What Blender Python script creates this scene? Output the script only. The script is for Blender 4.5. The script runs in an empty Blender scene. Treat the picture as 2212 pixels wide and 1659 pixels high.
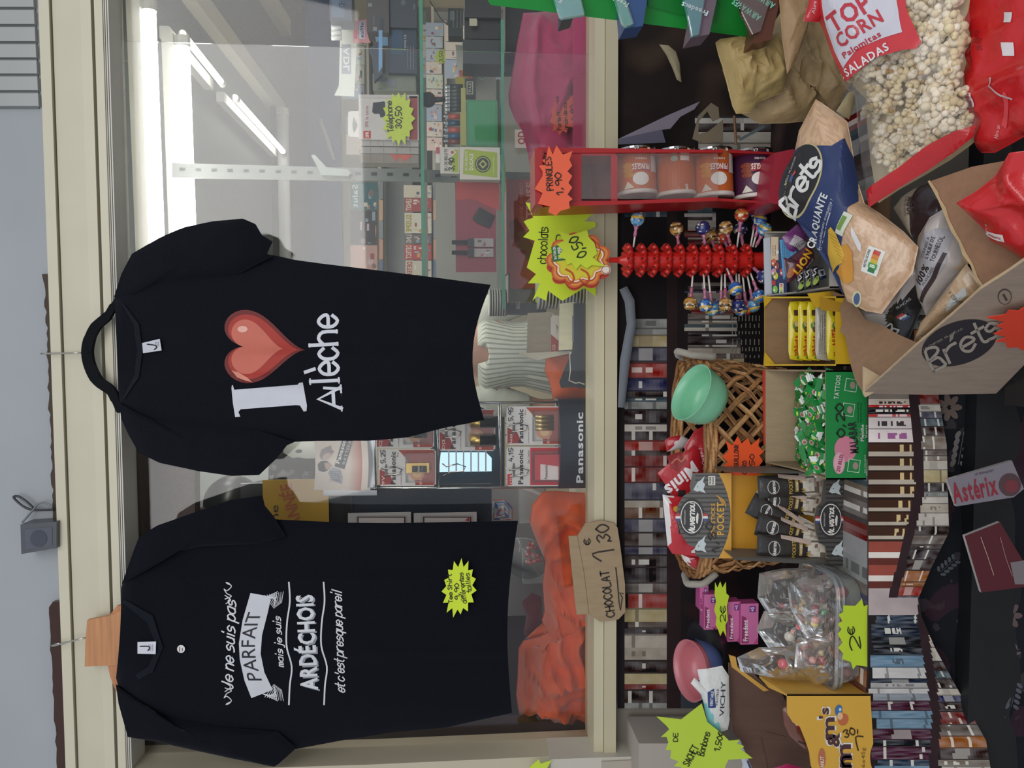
import bpy, math, random
from mathutils import Vector as V, noise
from mathutils.geometry import tessellate_polygon
random.seed(7)
SC = bpy.context.scene
COL = SC.collection
# ---------------------------------------------------------------- camera, world, lights, exposure
FPX = 1640.0
CAM = V((0.0, 0.0, 1.55))
def cam_axes(yaw=3.0, pitch=-4.2, roll=-0.45):
    ya, pi_, ro = map(math.radians, (yaw, pitch, roll))
    f = V((-math.sin(ya)*math.cos(pi_), math.cos(ya)*math.cos(pi_), math.sin(pi_)))
    r = f.cross(V((0, 0, 1))).normalized()
    u = r.cross(f).normalized()
    return r*math.cos(ro)+u*math.sin(ro), u*math.cos(ro)-r*math.sin(ro), f
RT, UP, FW = cam_axes()
cd = bpy.data.cameras.new('camera'); cd.sensor_width = 36; cd.lens = 36*FPX/2212; cd.clip_start = .05
co = bpy.data.objects.new('camera', cd); COL.objects.link(co)
from mathutils import Matrix
X, Y_, Z = -UP, RT, -FW          # the phone was held sideways: the picture lies on its side
co.matrix_world = Matrix(((X.x, Y_.x, Z.x, CAM.x), (X.y, Y_.y, Z.y, CAM.y), (X.z, Y_.z, Z.z, CAM.z), (0, 0, 0, 1)))
SC.camera = co
SC.view_settings.view_transform = 'Standard'; SC.view_settings.look = 'None'
SC.view_settings.gamma = 1; SC.view_settings.exposure = 0.15; SC.view_settings.use_curve_mapping = False
w = bpy.data.worlds.new('world'); SC.world = w; w.use_nodes = True
bg = w.node_tree.nodes['Background']; bg.inputs[0].default_value = (0.80, 0.88, 1.0, 1); bg.inputs[1].default_value = 0.56
def area(name, loc, rot, size, sizey, power, col):
    l = bpy.data.lights.new(name, 'AREA'); l.shape = 'RECTANGLE'; l.size = size; l.size_y = sizey
    l.energy = power; l.color = col
    o = bpy.data.objects.new(name, l); COL.objects.link(o); o.location = loc; o.rotation_euler = [math.radians(a) for a in rot]
    return o
area('daylight_opening', (0.6, -2.2, 3.1), (52, 0, 8), 4.0, 2.0, 80, (1, .97, .93))

# ---------------------------------------------------------------- picture-to-place helpers
def ray(x, y):
    return FW + RT*((829.5-y)/FPX) - UP*((x-1106)/FPX)
class Pl:
    "a plane in the shop; called with a picture point it gives the place on that plane"
    def __init__(s, pt, n):
        s.pt = V(pt); s.n = V(n).normalized()
        if (CAM-s.pt).dot(s.n) < 0: s.n = -s.n
    def __call__(s, x, y, off=0.0):
        d = ray(x, y)
        return CAM + d*((s.pt-CAM).dot(s.n)/d.dot(s.n)) + s.n*off
def YP(Y): return Pl((0, Y, 0), (0, -1, 0))
def ZP(z): return Pl((0, 0, z), (0, 0, 1))
def P3(a, b, c): return Pl(a, (b-a).cross(c-a))

def lin(h):
    if not isinstance(h, str): return h
    r = [int(h[i:i+2], 16)/255 for i in (0, 2, 4)]
    return tuple((c/12.92 if c <= .04045 else ((c+.055)/1.055)**2.4) for c in r)
def mixc(a, b, t):
    a, b = lin(a), lin(b); return tuple(a[i]*(1-t)+b[i]*t for i in range(3))

class MB:
    def __init__(s): s.v = []; s.f = []; s.c = []
    def add(s, vs, fs, col):
        k = len(s.v); s.v.extend(vs)
        if not (isinstance(col, list)): col = [lin(col)]*len(fs)
        for f, c in zip(fs, col): s.f.append(tuple(i+k for i in f)); s.c.append(lin(c))
    def quad(s, a, b, c, d, col): s.add([a, b, c, d], [(0, 1, 2, 3)], col)
    def solid(s, pts, vec, col, side=None, back=None):
        "an outline in space given a thickness"
        n = len(pts); vec = V(vec); side = side or col; back = back or side
        tri = tessellate_polygon([pts])
        vs = list(pts)+[p+vec for p in pts]
        s.add(vs, [tuple(t) for t in tri], col)
        s.add(vs, [tuple(i+n for i in reversed(t)) for t in tri], back)
        s.add(vs, [(i, (i+1) % n, (i+1) % n+n, i+n) for i in range(n)], side)
    def hexa(s, b, t, cols):
        "box from 4 bottom and 4 top corners; cols one colour or list of 6: bottom, top, 4 sides"
        if not isinstance(cols, (list,)): cols = [cols]*6
        s.add(list(b)+list(t), [(3, 2, 1, 0), (4, 5, 6, 7), (0, 1, 5, 4), (1, 2, 6, 5), (2, 3, 7, 6), (3, 0, 4, 7)], list(cols))
    def box(s, x0, x1, y0, y1, z0, z1, col):
        s.hexa([V((x0, y0, z0)), V((x1, y0, z0)), V((x1, y1, z0)), V((x0, y1, z0))],
               [V((x0, y0, z1)), V((x1, y0, z1)), V((x1, y1, z1)), V((x0, y1, z1))], col)
    def tube(s, pts, r, col, n=8, closed=False):
        m = len(pts); rs = r if isinstance(r, (list, tuple)) else [r]*m
        k = len(s.v); ref = V((.31, .22, .93))
        for i, p in enumerate(pts):
            a = pts[i-1] if (i or closed) else p; b = pts[(i+1) % m] if (i < m-1 or closed) else p
            t = (b-a)
            if t.length < 1e-9: t = V((0, 0, 1))
            t.normalize(); e = t.cross(ref)
            if e.length < .05: e = t.cross(V((1, 0, 0)))
            e.normalize(); g = t.cross(e)
            for j in range(n):
                an = 2*math.pi*j/n
                s.v.append(p+(e*math.cos(an)+g*math.sin(an))*rs[i])
        c = lin(col) if not isinstance(col, list) else None
        for i in range(m if closed else m-1):
            for j in range(n):
                a0 = k+i*n; b0 = k+((i+1) % m)*n
                s.f.append((a0+j, a0+(j+1) % n, b0+(j+1) % n, b0+j)); s.c.append(c or lin(col[min(i, len(col)-1)]))
        if not closed:
            s.f.append(tuple(k+j for j in reversed(range(n)))); s.c.append(c or lin(col[0]))
            s.f.append(tuple(k+(m-1)*n+j for j in range(n))); s.c.append(c or lin(col[-1]))
    def lathe(s, o, ax, prof, n, col, e=None, sx=1, sy=1, cap=True):
        ax = V(ax).normalized(); e = V(e) if e else (ax.cross(V((0, 1, 0))) if abs(ax.y) < .9 else ax.cross(V((1, 0, 0))))
        e = (e-ax*e.dot(ax)).normalized(); g = ax.cross(e); k = len(s.v)
        for r, h in prof:
            for j in range(n):
                a = 2*math.pi*j/n; s.v.append(V(o)+ax*h+(e*math.cos(a)*sx+g*math.sin(a)*sy)*r)
        for i in range(len(prof)-1):
            c = lin(col[min(i, len(col)-1)] if isinstance(col, list) else col)
            for j in range(n):
                s.f.append((k+i*n+j, k+i*n+(j+1) % n, k+(i+1)*n+(j+1) % n, k+(i+1)*n+j)); s.c.append(c)
        for i, rv in ((0, True), (len(prof)-1, False)):
            if prof[i][0] > 1e-6 and cap:
                f = [k+i*n+j for j in range(n)]
                s.f.append(tuple(reversed(f) if rv else f)); s.c.append(lin(col[0 if rv else -1] if isinstance(col, list) else col))
    def ball(s, c, r, col, n=10, m=7, ax=(0, 0, 1), colf=None):
        pr = [(max(1e-7, r*math.sin(math.pi*i/m)), -r*math.cos(math.pi*i/m)) for i in range(m+1)]
        s.lathe(c, ax, pr, n, [colf(i/(m-1)) for i in range(m)] if colf else col)
    def grid(s, fn, nx, ny, colf):
        k = len(s.v)
        for i in range(nx+1):
            for j in range(ny+1): s.v.append(fn(i/nx, j/ny))
        const = None if callable(colf) else lin(colf)
        for i in range(nx):
            for j in range(ny):
                a = k+i*(ny+1)+j
                s.f.append((a, a+1, a+ny+2, a+ny+1)); s.c.append(const or lin(colf((i+.5)/nx, (j+.5)/ny)))
    # flat print: triangles in picture units carried onto a surface mp(x, y, off)
    def tris(s, tl, mp, off, col, L=None):
        col = lin(col); out = []
        st = list(tl)
        while st:
            t = st.pop()
            if L:
                e = [math.dist(t[i], t[(i+1) % 3]) for i in range(3)]; m = max(e)
                if m > L:
                    i = e.index(m); a, b, c = t[i], t[(i+1) % 3], t[(i+2) % 3]; q = ((a[0]+b[0])/2, (a[1]+b[1])/2)
                    st.append((a, q, c)); st.append((q, b, c)); continue
            out.append(t)
        for t in out:
            k = len(s.v); s.v.extend(mp(p[0], p[1], off) for p in t); s.f.append((k, k+1, k+2)); s.c.append(col)
    def poly(s, pts, mp, col, off=.0006, L=None):
        tr = tessellate_polygon([[V((a, b, 0)) for a, b in pts]])
        s.tris([tuple(pts[i] for i in t) for t in tr], mp, off, col, L)
    def build(s, name, mat, parent=None, loc=V((0, 0, 0)), smooth=False):
        me = bpy.data.meshes.new(name)
        me.from_pydata([tuple(p-loc) for p in s.v], [], s.f)
        at = me.color_attributes.new('Col', 'FLOAT_COLOR', 'CORNER')
        buf = []
        for f, c in zip(s.f, s.c): buf.extend((c[0], c[1], c[2], 1.0)*len(f))
        at.data.foreach_set('color', buf)
        me.materials.append(mat)
        if smooth: me.polygons.foreach_set('use_smooth', [True]*len(me.polygons))
        me.update()
        o = bpy.data.objects.new(name, me); COL.objects.link(o)
        if parent: o.parent = parent
        return o

class Thing:
    def __init__(s, name, label, cat, loc, group=None, kind=None):
        s.loc = V(loc); s.o = bpy.data.objects.new(name, None); COL.objects.link(s.o)
        s.o.location = s.loc; s.o.empty_display_size = .02
        if label: s.o['label'] = label
        if cat: s.o['category'] = cat
        if group: s.o['group'] = group
        if kind: s.o['kind'] = kind
    def part(s, name, mb, mat, parent=None, label=None, smooth=False, kind=None):
        o = mb.build(name, mat, parent or s.o, s.loc, smooth)
        if label: o['label'] = label
        if kind: o['kind'] = kind
        return o
def solo(name, mb, mat, label, cat, group=None, kind=None, smooth=False):
    n = len(mb.v); loc = V((sum(p.x for p in mb.v)/n, sum(p.y for p in mb.v)/n, min(p.z for p in mb.v)))
    o = mb.build(name, mat, None, loc, smooth); o.location = loc
    if label: o['label'] = label
    if cat: o['category'] = cat
    if group: o['group'] = group
    if kind: o['kind'] = kind
    return o
def struct(name, mb, mat, parent=None, smooth=False):
    o = mb.build(name, mat, parent, V((0, 0, 0)), smooth)
    if not parent: o['kind'] = 'structure'
    return o

# ---------------------------------------------------------------- materials
def mat(name, rough=.6, metal=0., spec=.5, var=.08, vs=30., bump=0., bs=60., sheen=0., bd=.002, tint=None, coat=0., stretch=None):
    m = bpy.data.materials.new(name); m.use_nodes = True; nt = m.node_tree; nd = nt.nodes; ln = nt.links
    b = nd['Principled BSDF']; b.inputs['Roughness'].default_value = rough; b.inputs['Metallic'].default_value = metal
    b.inputs['Specular IOR Level'].default_value = spec
    if sheen: b.inputs['Sheen Weight'].default_value = sheen
    if coat: b.inputs['Coat Weight'].default_value = coat; b.inputs['Coat Roughness'].default_value = .08
    at = nd.new('ShaderNodeVertexColor'); at.layer_name = 'Col'
    tc = nd.new('ShaderNodeTexCoord'); nz = nd.new('ShaderNodeTexNoise'); nz.inputs['Scale'].default_value = vs; nz.inputs['Detail'].default_value = 5
    src = tc.outputs['Object']
    if stretch:
        mp = nd.new('ShaderNodeMapping'); mp.inputs['Scale'].default_value = stretch; ln.new(src, mp.inputs[0]); src = mp.outputs[0]
    ln.new(src, nz.inputs['Vector'])
    mr = nd.new('ShaderNodeMapRange'); mr.inputs[3].default_value = 1-var; mr.inputs[4].default_value = 1+var
    mr.inputs[1].default_value = .3; mr.inputs[2].default_value = .7
    ln.new(nz.outputs['Fac'], mr.inputs[0])
    mx = nd.new('ShaderNodeVectorMath'); mx.operation = 'MULTIPLY'
    ln.new(at.outputs['Color'], mx.inputs[0]); ln.new(mr.outputs[0], mx.inputs[1]); ln.new(mx.outputs[0], b.inputs['Base Color'])
    if bump:
        n2 = nd.new('ShaderNodeTexNoise'); n2.inputs['Scale'].default_value = bs; n2.inputs['Detail'].default_value = 4
        ln.new(src, n2.inputs['Vector'])
        bp = nd.new('ShaderNodeBump'); bp.inputs['Strength'].default_value = bump; bp.inputs['Distance'].default_value = bd
        ln.new(n2.outputs['Fac'], bp.inputs['Height']); ln.new(bp.outputs[0], b.inputs['Normal'])
    return m
M = dict(
    paper=mat('paper', .65, var=.03), card=mat('printed_card', .5, var=.03, vs=12), board=mat('corrugated_board', .85, var=.07, vs=90, bump=.3, bs=220, stretch=(1, 1, .25)),
    plastic=mat('plastic', .32, var=.03), gloss=mat('glossy_plastic', .15, var=.02, coat=.5), cloth=mat('cloth', .95, spec=.1, var=.10, vs=420, bump=.25, bs=700, sheen=.15, bd=.0008),
    jersey=mat('black_jersey', .96, spec=.08, var=.12, vs=260, bump=.2, bs=900, sheen=.04, bd=.0006),
    paint=mat('cream_paint', .42, var=.05, vs=5, bump=.12, bs=35, bd=.001), wall=mat('wall_paint', .75, var=.05, vs=3, bump=.15, bs=60),
    metal=mat('brushed_metal', .3, metal=.9, var=.05), chrome=mat('chrome', .14, metal=1., var=.02), foil=mat('foil_wrap', .22, var=.06, vs=60, bump=.8, bs=90, bd=.003, coat=.3),
    bag=mat('bag_film', .27, var=.05, vs=18, bump=.55, bs=28, bd=.005, coat=.25), wood=mat('pale_wood', .45, var=.16, vs=22, stretch=(.3, 6, 6)),
    dark=mat('dark_laminate', .5, var=.2, vs=14), wicker=mat('wicker', .55, var=.22, vs=160, bump=.2, bs=300), fabric=mat('crumpled_fabric', .9, spec=.15, var=.05, vs=40, bump=.25, bs=500, sheen=.3, bd=.001),
    skin=mat('skin', .5, var=.05, vs=40), corn=mat('popcorn', .75, var=.12, vs=90, bump=.5, bs=120), paperbag=mat('crumpled_paper', .6, var=.08, vs=25, bump=.9, bs=30, bd=.006),
    print=mat('printed_cloth', .8, spec=.2, var=.10, vs=25, bump=.3, bs=20, bd=.004))
def emit(name, col, st):
    m = bpy.data.materials.new(name); m.use_nodes = True; nt = m.node_tree; nt.nodes.clear()
    e = nt.nodes.new('ShaderNodeEmission'); e.inputs[0].default_value = (*col, 1); e.inputs[1].default_value = st
    o = nt.nodes.new('ShaderNodeOutputMaterial'); nt.links.new(e.outputs[0], o.inputs[0]); return m
def film(name, haze=.03, gl=.12, rough=.03, tint=(1, 1, 1), bump=0., bs=40., fres=True, dcol=(.9, .95, .95), mixd=.4):
    m = bpy.data.materials.new(name); m.use_nodes = True; nt = m.node_tree; nt.nodes.clear(); nd = nt.nodes.new; ln = nt.links.new
    tr = nd('ShaderNodeBsdfTransparent'); tr.inputs[0].default_value = (*tint, 1)
    g = nd('ShaderNodeBsdfGlossy'); g.inputs['Roughness'].default_value = rough
    df = nd('ShaderNodeBsdfTranslucent'); df.inputs[0].default_value = (*dcol, 1)
    dd = nd('ShaderNodeBsdfDiffuse'); dd.inputs[0].default_value = (*dcol, 1)
    ad = nd('ShaderNodeMixShader'); ad.inputs[0].default_value = mixd; ln(df.outputs[0], ad.inputs[1]); ln(dd.outputs[0], ad.inputs[2])
    tc = nd('ShaderNodeTexCoord'); nz = nd('ShaderNodeTexNoise'); nz.inputs['Scale'].default_value = bs; nz.inputs['Detail'].default_value = 3
    ln(tc.outputs['Object'], nz.inputs['Vector'])
    m1 = nd('ShaderNodeMixShader'); fr = nd('ShaderNodeFresnel'); fr.inputs[0].default_value = 1.45
    if bump:
        bp = nd('ShaderNodeBump'); bp.inputs['Strength'].default_value = bump; bp.inputs['Distance'].default_value = .01
        ln(nz.outputs['Fac'], bp.inputs['Height']); ln(bp.outputs[0], g.inputs['Normal']); ln(bp.outputs[0], fr.inputs['Normal'])
    mm = nd('ShaderNodeMath'); mm.operation = 'MULTIPLY'; mm.inputs[1].default_value = gl*10; mm.use_clamp = True; ln(fr.outputs[0], mm.inputs[0])
    ln(mm.outputs[0], m1.inputs[0]); ln(tr.outputs[0], m1.inputs[1]); ln(g.outputs[0], m1.inputs[2])
    m2 = nd('ShaderNodeMixShader'); mr = nd('ShaderNodeMapRange'); mr.inputs[3].default_value = haze*.6; mr.inputs[4].default_value = haze*1.4
    ln(nz.outputs['Fac'], mr.inputs[0]); ln(mr.outputs[0], m2.inputs[0]); ln(m1.outputs[0], m2.inputs[1]); ln(ad.outputs[0], m2.inputs[2])
    o = nd('ShaderNodeOutputMaterial'); ln(m2.outputs[0], o.inputs[0]); return m
M['pane'] = film('window_glass', haze=.011, gl=.08, bs=3.5, mixd=.08)  # milky layer put in so the tubes veil the glass
M['shelfglass'] = film('shelf_glass', haze=.05, gl=.1, tint=(.86, .97, .92), dcol=(.6, .85, .75))
M['glassedge'] = mat('green_glass_edge', .12, var=.05, coat=.6)
M['film'] = film('clear_film', haze=.08, gl=.12, rough=.2, bump=.4, bs=16, dcol=(.95, .93, .9))
M['tub'] = film('clear_tub', haze=.16, gl=.12, rough=.12, bs=20)
M['tube'] = emit('lamp_tube', (1, 1, .93), 16.0)
M['tubefar'] = emit('far_lamp_tube', (1, 1, .90), 5.0)
M['day'] = emit('daylit_glass', (.55, .8, 1.0), 1.1)

# ---------------------------------------------------------------- lettering
CH = "ABCDEFGHIJKLMNOPQRSTUVWXYZabcdefghijklmnopqrstuvwxyz0123456789.,:%&+'!-|/éÉÇÀç€"
GL = {}
def load_glyphs():
    tmp = []
    for bold in (0, 1):
        for c in CH:
            cu = bpy.data.curves.new('g', 'FONT'); cu.body = c; cu.resolution_u = 2; cu.offset = .028*bold
            o = bpy.data.objects.new('g', cu); COL.objects.link(o); tmp.append((bold, c, o, cu))
    bpy.context.view_layer.update(); dg = bpy.context.evaluated_depsgraph_get()
    for bold, c, o, cu in tmp:
        me = o.evaluated_get(dg).to_mesh()
        vs = [(v.co.x, v.co.y) for v in me.vertices]; me.calc_loop_triangles()
        tr = [tuple(t.vertices) for t in me.loop_triangles]
        if vs: GL[bold, c] = (vs, tr, min(v[0] for v in vs), max(v[0] for v in vs))
        o.evaluated_get(dg).to_mesh_clear()
    for _, _, o, cu in tmp: bpy.data.objects.remove(o); bpy.data.curves.remove(cu)
load_glyphs()
def place(cx, cy, a):
    a = math.radians(a); ca, sa = math.cos(a), math.sin(a)
    return lambda tx, ty: (cx-sa*tx-ca*ty, cy-ca*tx+sa*ty)
def txt(mb, s, mp, cx, cy, L, H, col, a=0, bold=1, shear=0, off=.0009, sub=None, flip=False, fn=None):
    "type set centred on a picture point: L long, H high (cap height), a = turn from upright"
    x = 0; tl = []
    for c in s:
        if c == ' ': x += .34; continue
        g = GL.get((bold, c))
        if not g: x += .3; continue
        vs, tr, x0, x1 = g
        for t in tr: tl.append(tuple((vs[i][0]-x0+x, vs[i][1]) for i in t))
        x += x1-x0+.075
    if not tl: return
    wd = x-.075; hh = .72; pf = place(cx, cy, a); out = []
    for t in tl:
        q = []
        for px, py in t:
            lx = (px/wd-.5)*L; ly = (py/hh-.5)*H
            if flip: lx = -lx
            if fn: lx, ly = fn(lx, ly)
            q.append(pf(lx+shear*ly, ly))
        out.append(tuple(q))
    mb.tris(out, mp, off, col, sub)
SF = dict(A="022842 1434", B="02083847360535434202", C="472806042243", D="02082846442202", E="48080242 0535", F="480802 0535", G="4728060422424525",
 H="0802 4842 0545", I="2822", J="3833221203", K="0802 480542", L="080242", M="0208254842", N="02084248", O="28060422444628", P="020838473605", Q="28060422444628 3342",
 R="020838473605 2542", S="47280725442203", T="0848 2822", U="0804224448", V="082248", W="0812253248", X="0842 0248", Y="082548 2522", Z="08480242",
 a="4626050322434642", b="0802 052645432203", c="452605032243", d="4842 452605032243", e="0444452605032243", f="48381712 0636", g="46260503224346412000",
 h="0802 05264542", i="2622 2829", j="26211000 2829", k="0802 460442", l="2822", m="0602 05162522 25364542", n="0602 05264542", o="26050322434526",
 p="0600 052645432203", q="4640 452605032243", r="0602 052646", s="4526051434432202", t="28233242 0646", u="0603224346 4642", v="062246", w="0612253246",
 x="0642 0246", y="0622 461000", z="06460242")
SF.update({'0': "28060422444628", '1': "062822", '2': "072847450242", '3': "07284725442203", '4': "280444 3632", '5': "48080535442202", '6': "3805032243442505",
 '7': "084822 1535", '8': "280725432203254728", '9': "462506284742", ',': "2311", '.': "2223", '€': "472806042243 0636 0434", '-': "1535", "'": "2826",
 'é': "0444452605032243 2739", 'è': "0444452605032243 1927", 'É': "48080242 0535 2839", '/': "0248"})
NARROW = set("Iil1,.'jtf")
def smooth2(p, n=3):
    if len(p) < 3: return p
    o = []
    for i in range(len(p)-1):
        a, b, c, d = p[max(i-1, 0)], p[i], p[i+1], p[min(i+2, len(p)-1)]
        for k in range(n):
            t = k/n
            o.append(tuple(.5*((2*b[j])+(-a[j]+c[j])*t+(2*a[j]-5*b[j]+4*c[j]-d[j])*t*t+(-a[j]+3*b[j]-3*c[j]+d[j])*t**3) for j in (0, 1)))
    o.append(p[-1]); return o
def stroke(mb, pts, mp, w, col, off=.0009, L=None):
    "a pen line of width w through picture points"
    tl = []; n = len(pts); ed = []
    for i, p in enumerate(pts):
        a = pts[max(i-1, 0)]; b = pts[min(i+1, n-1)]; dx, dy = b[0]-a[0], b[1]-a[1]; l = math.hypot(dx, dy) or 1
        ww = w[min(i, len(w)-1)] if isinstance(w, (list, tuple)) else w
        ex = dx/l*ww*.35 if i in (0, n-1) else 0; ey = dy/l*ww*.35 if i in (0, n-1) else 0
        if i == 0: ex, ey = -ex, -ey
        ed.append(((p[0]+ex-dy/l*ww/2, p[1]+ey+dx/l*ww/2), (p[0]+ex+dy/l*ww/2, p[1]+ey-dx/l*ww/2)))
    for i in range(n-1):
        tl += [(ed[i][0], ed[i][1], ed[i+1][1]), (ed[i][0], ed[i+1][1], ed[i+1][0])]
    mb.tris(tl, mp, off, col, L)
def pen(mb, s, mp, cx, cy, L, H, col, a=0, w=2.0, shear=0, off=.0009, jit=.12, sm=True, slab=0, sub=None, fn=None):
    "handwriting; slab > 0 puts serifs on upright ends"
    rn = random.Random(len(s)*7+ord(s[0])); x = 0; st = []
    for c in s:
        if c == ' ': x += 3.0; continue
        g = SF.get(c)
        if not g: x += 3; continue
        nw = 1.6 if c in NARROW else 4; x0 = 2-nw/2 if c in NARROW else 0
        for q in g.split():
            p = [(int(q[i])-x0+x+rn.uniform(-jit, jit), int(q[i+1])-2+rn.uniform(-jit, jit)) for i in range(0, len(q), 2)]
            st.append(p)
            if slab:
                for e, f in ((p[0], p[1]), (p[-1], p[-2])):
                    if abs(e[0]-f[0]) <= abs(e[1]-f[1])*.55 and abs(e[1]-f[1]) > 1.4: st.append([(e[0]-slab, e[1]), (e[0]+slab, e[1]), None])
        x += nw+1.5
    wd = x-1.5; pf = place(cx, cy, a)
    for p in st:
        ww = w
        if p[-1] is None: p = p[:-1]; ww = w*.45
        elif sm and jit < 90: p = smooth2(p)
        q = []
        for px, py in p:
            lx = (px/wd-.5)*L; ly = (py/6-.5)*H
            if fn: lx, ly = fn(lx, ly)
            q.append(pf(lx+shear*ly, ly))
        stroke(mb, q, mp, ww, col, off, sub)
def disc(cx, cy, rx, ry, a=0, n=24):
    a = math.radians(a)
    return [(cx+rx*math.cos(t)*math.cos(a)-ry*math.sin(t)*math.sin(a), cy+rx*math.cos(t)*math.sin(a)+ry*math.sin(t)*math.cos(a)) for t in (2*math.pi*i/n for i in range(n))]
def rect(x0, x1, y0, y1): return [(x0, y0), (x1, y0), (x1, y1), (x0, y1)]
def tilt(cx, cy, lx, ly, a):
    "rectangle: ly long in reading direction, lx high, turned by a"
    pf = place(cx, cy, a); return [pf(-ly/2, -lx/2), pf(ly/2, -lx/2), pf(ly/2, lx/2), pf(-ly/2, lx/2)]
def burst(cx, cy, rx, ry, n=18, seed=1, inner=.78, a=0):
    rn = random.Random(seed); o = []; ar = math.radians(a)
    for i in range(2*n):
        t = math.pi*i/n; k = (1+rn.uniform(-.05, .07)) if i % 2 == 0 else inner*(1+rn.uniform(-.03, .03))
        px, py = rx*k*math.cos(t), ry*k*math.sin(t)
        o.append((cx+px*math.cos(ar)-py*math.sin(ar), cy+px*math.sin(ar)+py*math.cos(ar)))
    return o
def sheet(mb, pts, pl, th, col, side=None, off=0.):
    "cut board of thickness th lying on a plane"
    mb.solid([pl(x, y, off) for x, y in pts], -pl.n*th, col, side)
def sign(name, label, pts, pl, col, draw, cat='price sign', mt='card', th=.0012, group=None):
    m = MB(); sheet(m, pts, pl, th, col); c = pl(sum(p[0] for p in pts)/len(pts), sum(p[1] for p in pts)/len(pts))
    t = Thing(name, label, cat, c, group); b = t.part('card', m, M[mt])
    if draw:
        d = MB(); draw(d, pl); t.part('lettering', d, M['paper'], b)
    return t
class Pillow:
    "a stuffed bag: its outline on a plane, swollen front and back; also carries print"
    def __init__(s, pts, pl, th, wr=.004, ws=14., cx=None, cy=None, pw=2.2, seed=0, rim=0., fold=0., fs=5.):
        s.fold = fold; s.fs = fs; s.pl = pl; s.th = th; s.wr = wr; s.ws = ws; s.pw = pw; s.sd = seed*13.7; s.rim = rim
        s.cx = cx if cx is not None else sum(p[0] for p in pts)/len(pts); s.cy = cy if cy is not None else sum(p[1] for p in pts)/len(pts)
        o = []
        for i, p in enumerate(pts):
            q = pts[(i+1) % len(pts)]; n = max(1, int(math.dist(p, q)/14))
            o += [(p[0]+(q[0]-p[0])*k/n, p[1]+(q[1]-p[1])*k/n) for k in range(n)]
        s.o = o; s.pol = sorted(((math.atan2(y-s.cy, x-s.cx), math.hypot(x-s.cx, y-s.cy)) for x, y in o))
    def rad(s, a):
        p = s.pol
        if a <= p[0][0] or a >= p[-1][0]:
            a0, r0 = p[-1]; a1, r1 = p[0]; a1 += 2*math.pi
            if a <= p[0][0]: a += 2*math.pi
        else:
            lo, hi = 0, len(p)-1
            while hi-lo > 1:
                m = (lo+hi)//2
                if p[m][0] <= a: lo = m
                else: hi = m
            a0, r0 = p[lo]; a1, r1 = p[hi]
        return r0+(r1-r0)*(a-a0)/max(1e-6, a1-a0)
    def h(s, x, y):
        d = math.hypot(x-s.cx, y-s.cy); k = min(1, d/max(1, s.rad(math.atan2(y-s.cy, x-s.cx))))
        q = s.pl(x, y); e = max(0, 1-k**s.pw)
        e = min(1, max(0, (1-k)/(1-s.rim)))**.55 if s.rim else e**.75
        fo = s.fold*((1-abs(noise.noise(V((q.x*s.fs+q.z*3, q.z*s.fs*1.6-q.x*2, s.sd)))*2.2))**3 + .5*(1-abs(noise.noise(V((q.x*s.fs*2+9, q.z*s.fs*2.6, s.sd)))*2.2))**3) if s.fold else 0
        return s.th*e+fo*min(1, (1-k)*4)+s.wr*(noise.noise(q*s.ws+V((s.sd, 0, 0)))+.5*noise.noise(q*s.ws*2.7+V((0, s.sd, 0))))*min(1, (1-k)*6)
    def __call__(s, x, y, off=0.): return s.pl(x, y, s.h(x, y)+off)
    def mesh(s, mb, colf, K=14, back=True):
        n = len(s.o); k0 = len(mb.v)
        for k in range(1, K+1):
            f = (k/K)**.8
            for x, y in s.o: mb.v.append(s(s.cx+(x-s.cx)*f, s.cy+(y-s.cy)*f))
        c = len(mb.v); mb.v.append(s(s.cx, s.cy))
        def cc(f, i):
            if not callable(colf): return lin(colf)
            x, y = s.o[i]; return lin(colf(s.cx+(x-s.cx)*f, s.cy+(y-s.cy)*f))
        for i in range(n): mb.f.append((c, k0+i, k0+(i+1) % n)); mb.c.append(cc(.05, i))
        for k in range(K-1):
            for i in range(n):
                a = k0+k*n; b = a+n; j = (i+1) % n
                mb.f.append((a+i, b+i, b+j, a+j)); mb.c.append(cc(((k+1.5)/K)**.8, i))
        if back:
            k1 = len(mb.v)
            for f in (.8, .5):
                for x, y in s.o:
                    X_, Y2 = s.cx+(x-s.cx)*f, s.cy+(y-s.cy)*f; mb.v.append(s.pl(X_, Y2, -s.th*.8*(1-f)-.001))
            c2 = len(mb.v); mb.v.append(s.pl(s.cx, s.cy, -s.th*.6)); e = k0+(K-1)*n
            for i in range(n):
                j = (i+1) % n
                mb.f.append((e+j, k1+j, k1+i, e+i)); mb.c.append(cc(.9, i))
                mb.f.append((k1+j, k1+n+j, k1+n+i, k1+i)); mb.c.append(cc(.9, i))
                mb.f.append((k1+n+j, c2, k1+n+i)); mb.c.append(cc(.9, i))
def ordn(i): return ['first', 'second', 'third', 'fourth', 'fifth', 'sixth', 'seventh', 'eighth', 'ninth', 'tenth', 'eleventh', 'twelfth', 'thirteenth', 'fourteenth'][i]
def copy_tree(o, parent=None):
    c = o.copy(); COL.objects.link(c)
    if parent: c.parent = parent
    for ch in list(o.children): copy_tree(ch, c)
    return c
# ================================================================ THE SETTING
WY = 1.85; FR = YP(1.83); GP = YP(1.90)
def slab(pts, Y, th, col, m=None):
    m = m or MB(); pl = YP(Y); m.solid([pl(x, y) for x, y in pts], (0, th, 0), col); return m
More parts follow.
